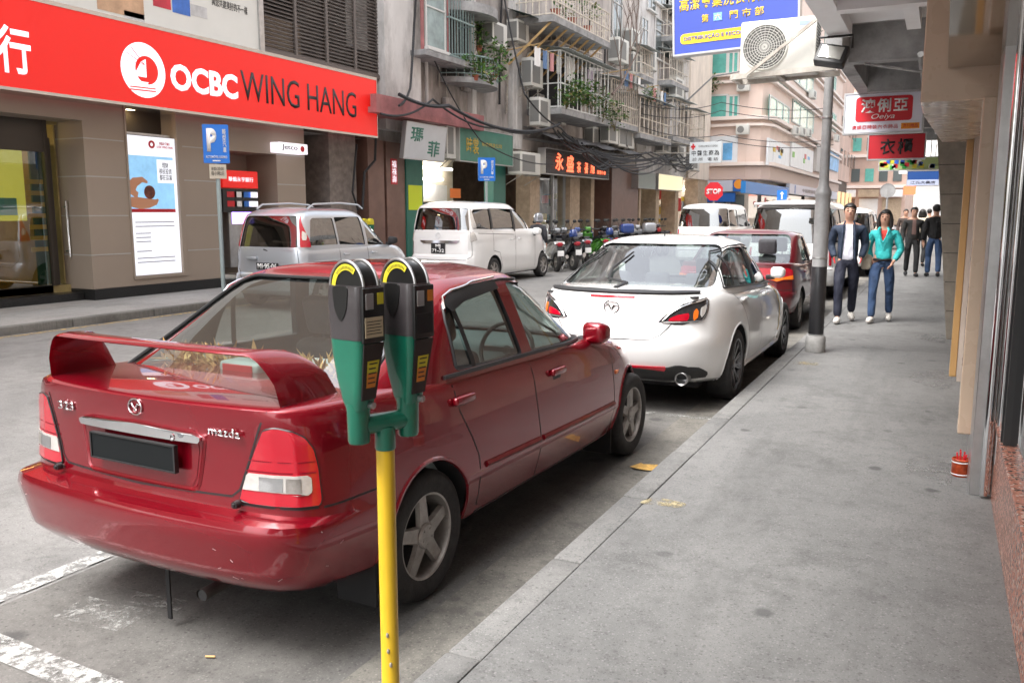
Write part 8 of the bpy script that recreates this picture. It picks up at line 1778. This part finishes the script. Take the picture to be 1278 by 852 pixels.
arm = {'r': ((-.238, .09, 1.13), (-.175, -.02, .93)), 'l': ((.238, .09, 1.13), (.175, -.02, .93))}
r_, J, k = person('young man in an open navy jacket over a white shirt, hands in pockets', (A.x, A.y), R(6), 1.70, m_navy, m_navyt, m_shoe, stride=.22, arms=arm, lead=-1, open_shirt=(m_wshirt, .045, .075, 1.43, .91), bulk=1.03, hands=False)
for s in (-1, 1):
    b = MB(); b.tube([(s*.055, -.105, 1.46), (s*.075, -.125, 1.40), (s*.088, -.125, 1.15), (s*.095, -.118, .92)], [.012, .014, .012, .012], 6); b.build('jacket_edge', m_navy, r_)
for s in (-1, 1): b = MB(); b.tube([(s*.185, -.095, .93), (s*.165, -.12, .86)], .010, 6); b.build('red_pocket_piping', m_sgr, r_)
A = at_z(1097, 402, .12)
arm = {'r': ((-.235, .06, 1.15), (-.17, .02, .97)), 'l': ((.245, .03, 1.13), (.165, -.11, .95))}
r_, J, k = person('woman in a turquoise zip top and blue jeans, walking beside the young man', (A.x, A.y), R(-4), 1.61, m_turq, m_jean, m_shoe, hair='long', stride=.19, arms=arm, lead=-1, sex='f', open_shirt=(m_redp, .055, .01, 1.44, 1.24), bulk=.98)
b = MB(); 
for s in (-1, 1): b.tube([(s*.055*k, -.10*k, 1.46*k), (s*.075*k, -.125*k, 1.42*k), (s*.05*k, -.135*k, 1.33*k), (0, -.135*k, 1.23*k)], [.016, .02, .014, .010], 6)
b.build('collar', m_turq, r_); b = MB(); b.tube([(-.125*k, -.06*k, .975*k), (0, -.125*k, .965*k), (.125*k, -.06*k, .975*k)], .018, 6); b.build('belt', m_blk, r_)
bagw = empty('shoulder_bag', (r_.location.x-.20, r_.location.y+.05, .12+.82), 0, 'cream shoulder bag at the hip of the turquoise-topped woman', 'bag'); b = MB(); b.bbox((-.09, -.12, -.06), (.05, .12, .16), .04, 3); b.build('body', m_bag, bagw); b = MB(); b.tube([(-.02, -.10, .14), (.03, -.03, .45), (.09, .0, .56)], .012, 6); b.build('strap', m_bag, bagw)
A = at_z(1136, 345, .12); person('grey-haired older man in dark clothes behind the woman in turquoise', (A.x, A.y), R(10), 1.70, mat('charcoal jacket', (.02, .019, .018), .8, var=.3, vs=12), m_blk, m_blk, stride=.12, open_shirt=(mat('dark print shirt', (.12, .07, .06), .8), .04, .05, 1.43, 1.05), bulk=1.02)
A = at_z(1163, 346, .12); person('man seen from behind in a black sweater and jeans by the wall', (A.x, A.y), R(180+8), 1.76, m_blk, m_jean, m_blk, stride=.14, face=False, bulk=1.08)
A = at_z(1147, 333, .12); r_, J, k = person('person in a dark coat seen from behind wearing a cream backpack', (A.x, A.y), R(175), 1.66, m_blk, m_blk, m_blk, hair='long', stride=.16, sex='f', face=False, coat=.12)
bp = empty('backpack', (A.x, A.y-.16, .12+1.0), 0, 'cream backpack on the person in the dark coat', 'bag'); b = MB(); b.bbox((-.16, -.10, 0), (.16, .06, .42), .07, 4); b.build('body', m_bag, bp); b = MB(); b.bbox((-.11, -.14, .04), (.11, -.09, .2), .03, 3); b.build('pocket', m_bag, bp)
for s in (-1, 1): b = MB(); b.tube([(s*.10, .05, .40), (s*.13, .12, .45), (s*.13, .22, .40)], .018, 6); b.build('strap', m_bag, bp)
A = at_z(1127, 322, .12); person('distant walker in a dark coat between the parked cars and the older man', (A.x, A.y), R(5), 1.68, mat('brown coat', (.05, .035, .03), .85), m_blk, m_blk, stride=.15, hands=False, coat=.1)
A = at_z(1160, 318, .12); person('distant pale-shirted walker far along the pavement', (A.x-.1, A.y), R(180), 1.70, mat('pale shirt', (.55, .48, .45), .8), m_blk, m_blk, stride=.1, face=False, hands=False)
A = at_y(686, 268, 22.6); r_, J, k = person('person in a dark padded jacket and helmet standing at the scooters', (-10.3, 22.35), R(190), 1.62, mat('padded jacket', (.035, .035, .042), .75, var=.4, vs=8), m_blk, m_blk, stride=.05, face=False, bulk=1.25, zb=0)
b = MB(); b.lathe([(.0, .15), (.07, .14), (.12, .09), (.14, .0), (.13, -.09), (.10, -.12), (0, -.1)], n=20); b.xf(Matrix.Translation(Vector((0, .0, 1.635))*k)); b.build('helmet_shell', mat('helmet silver black', (.25, .26, .28), .2, .4, coat=1, var=.7, vs=9), r_)
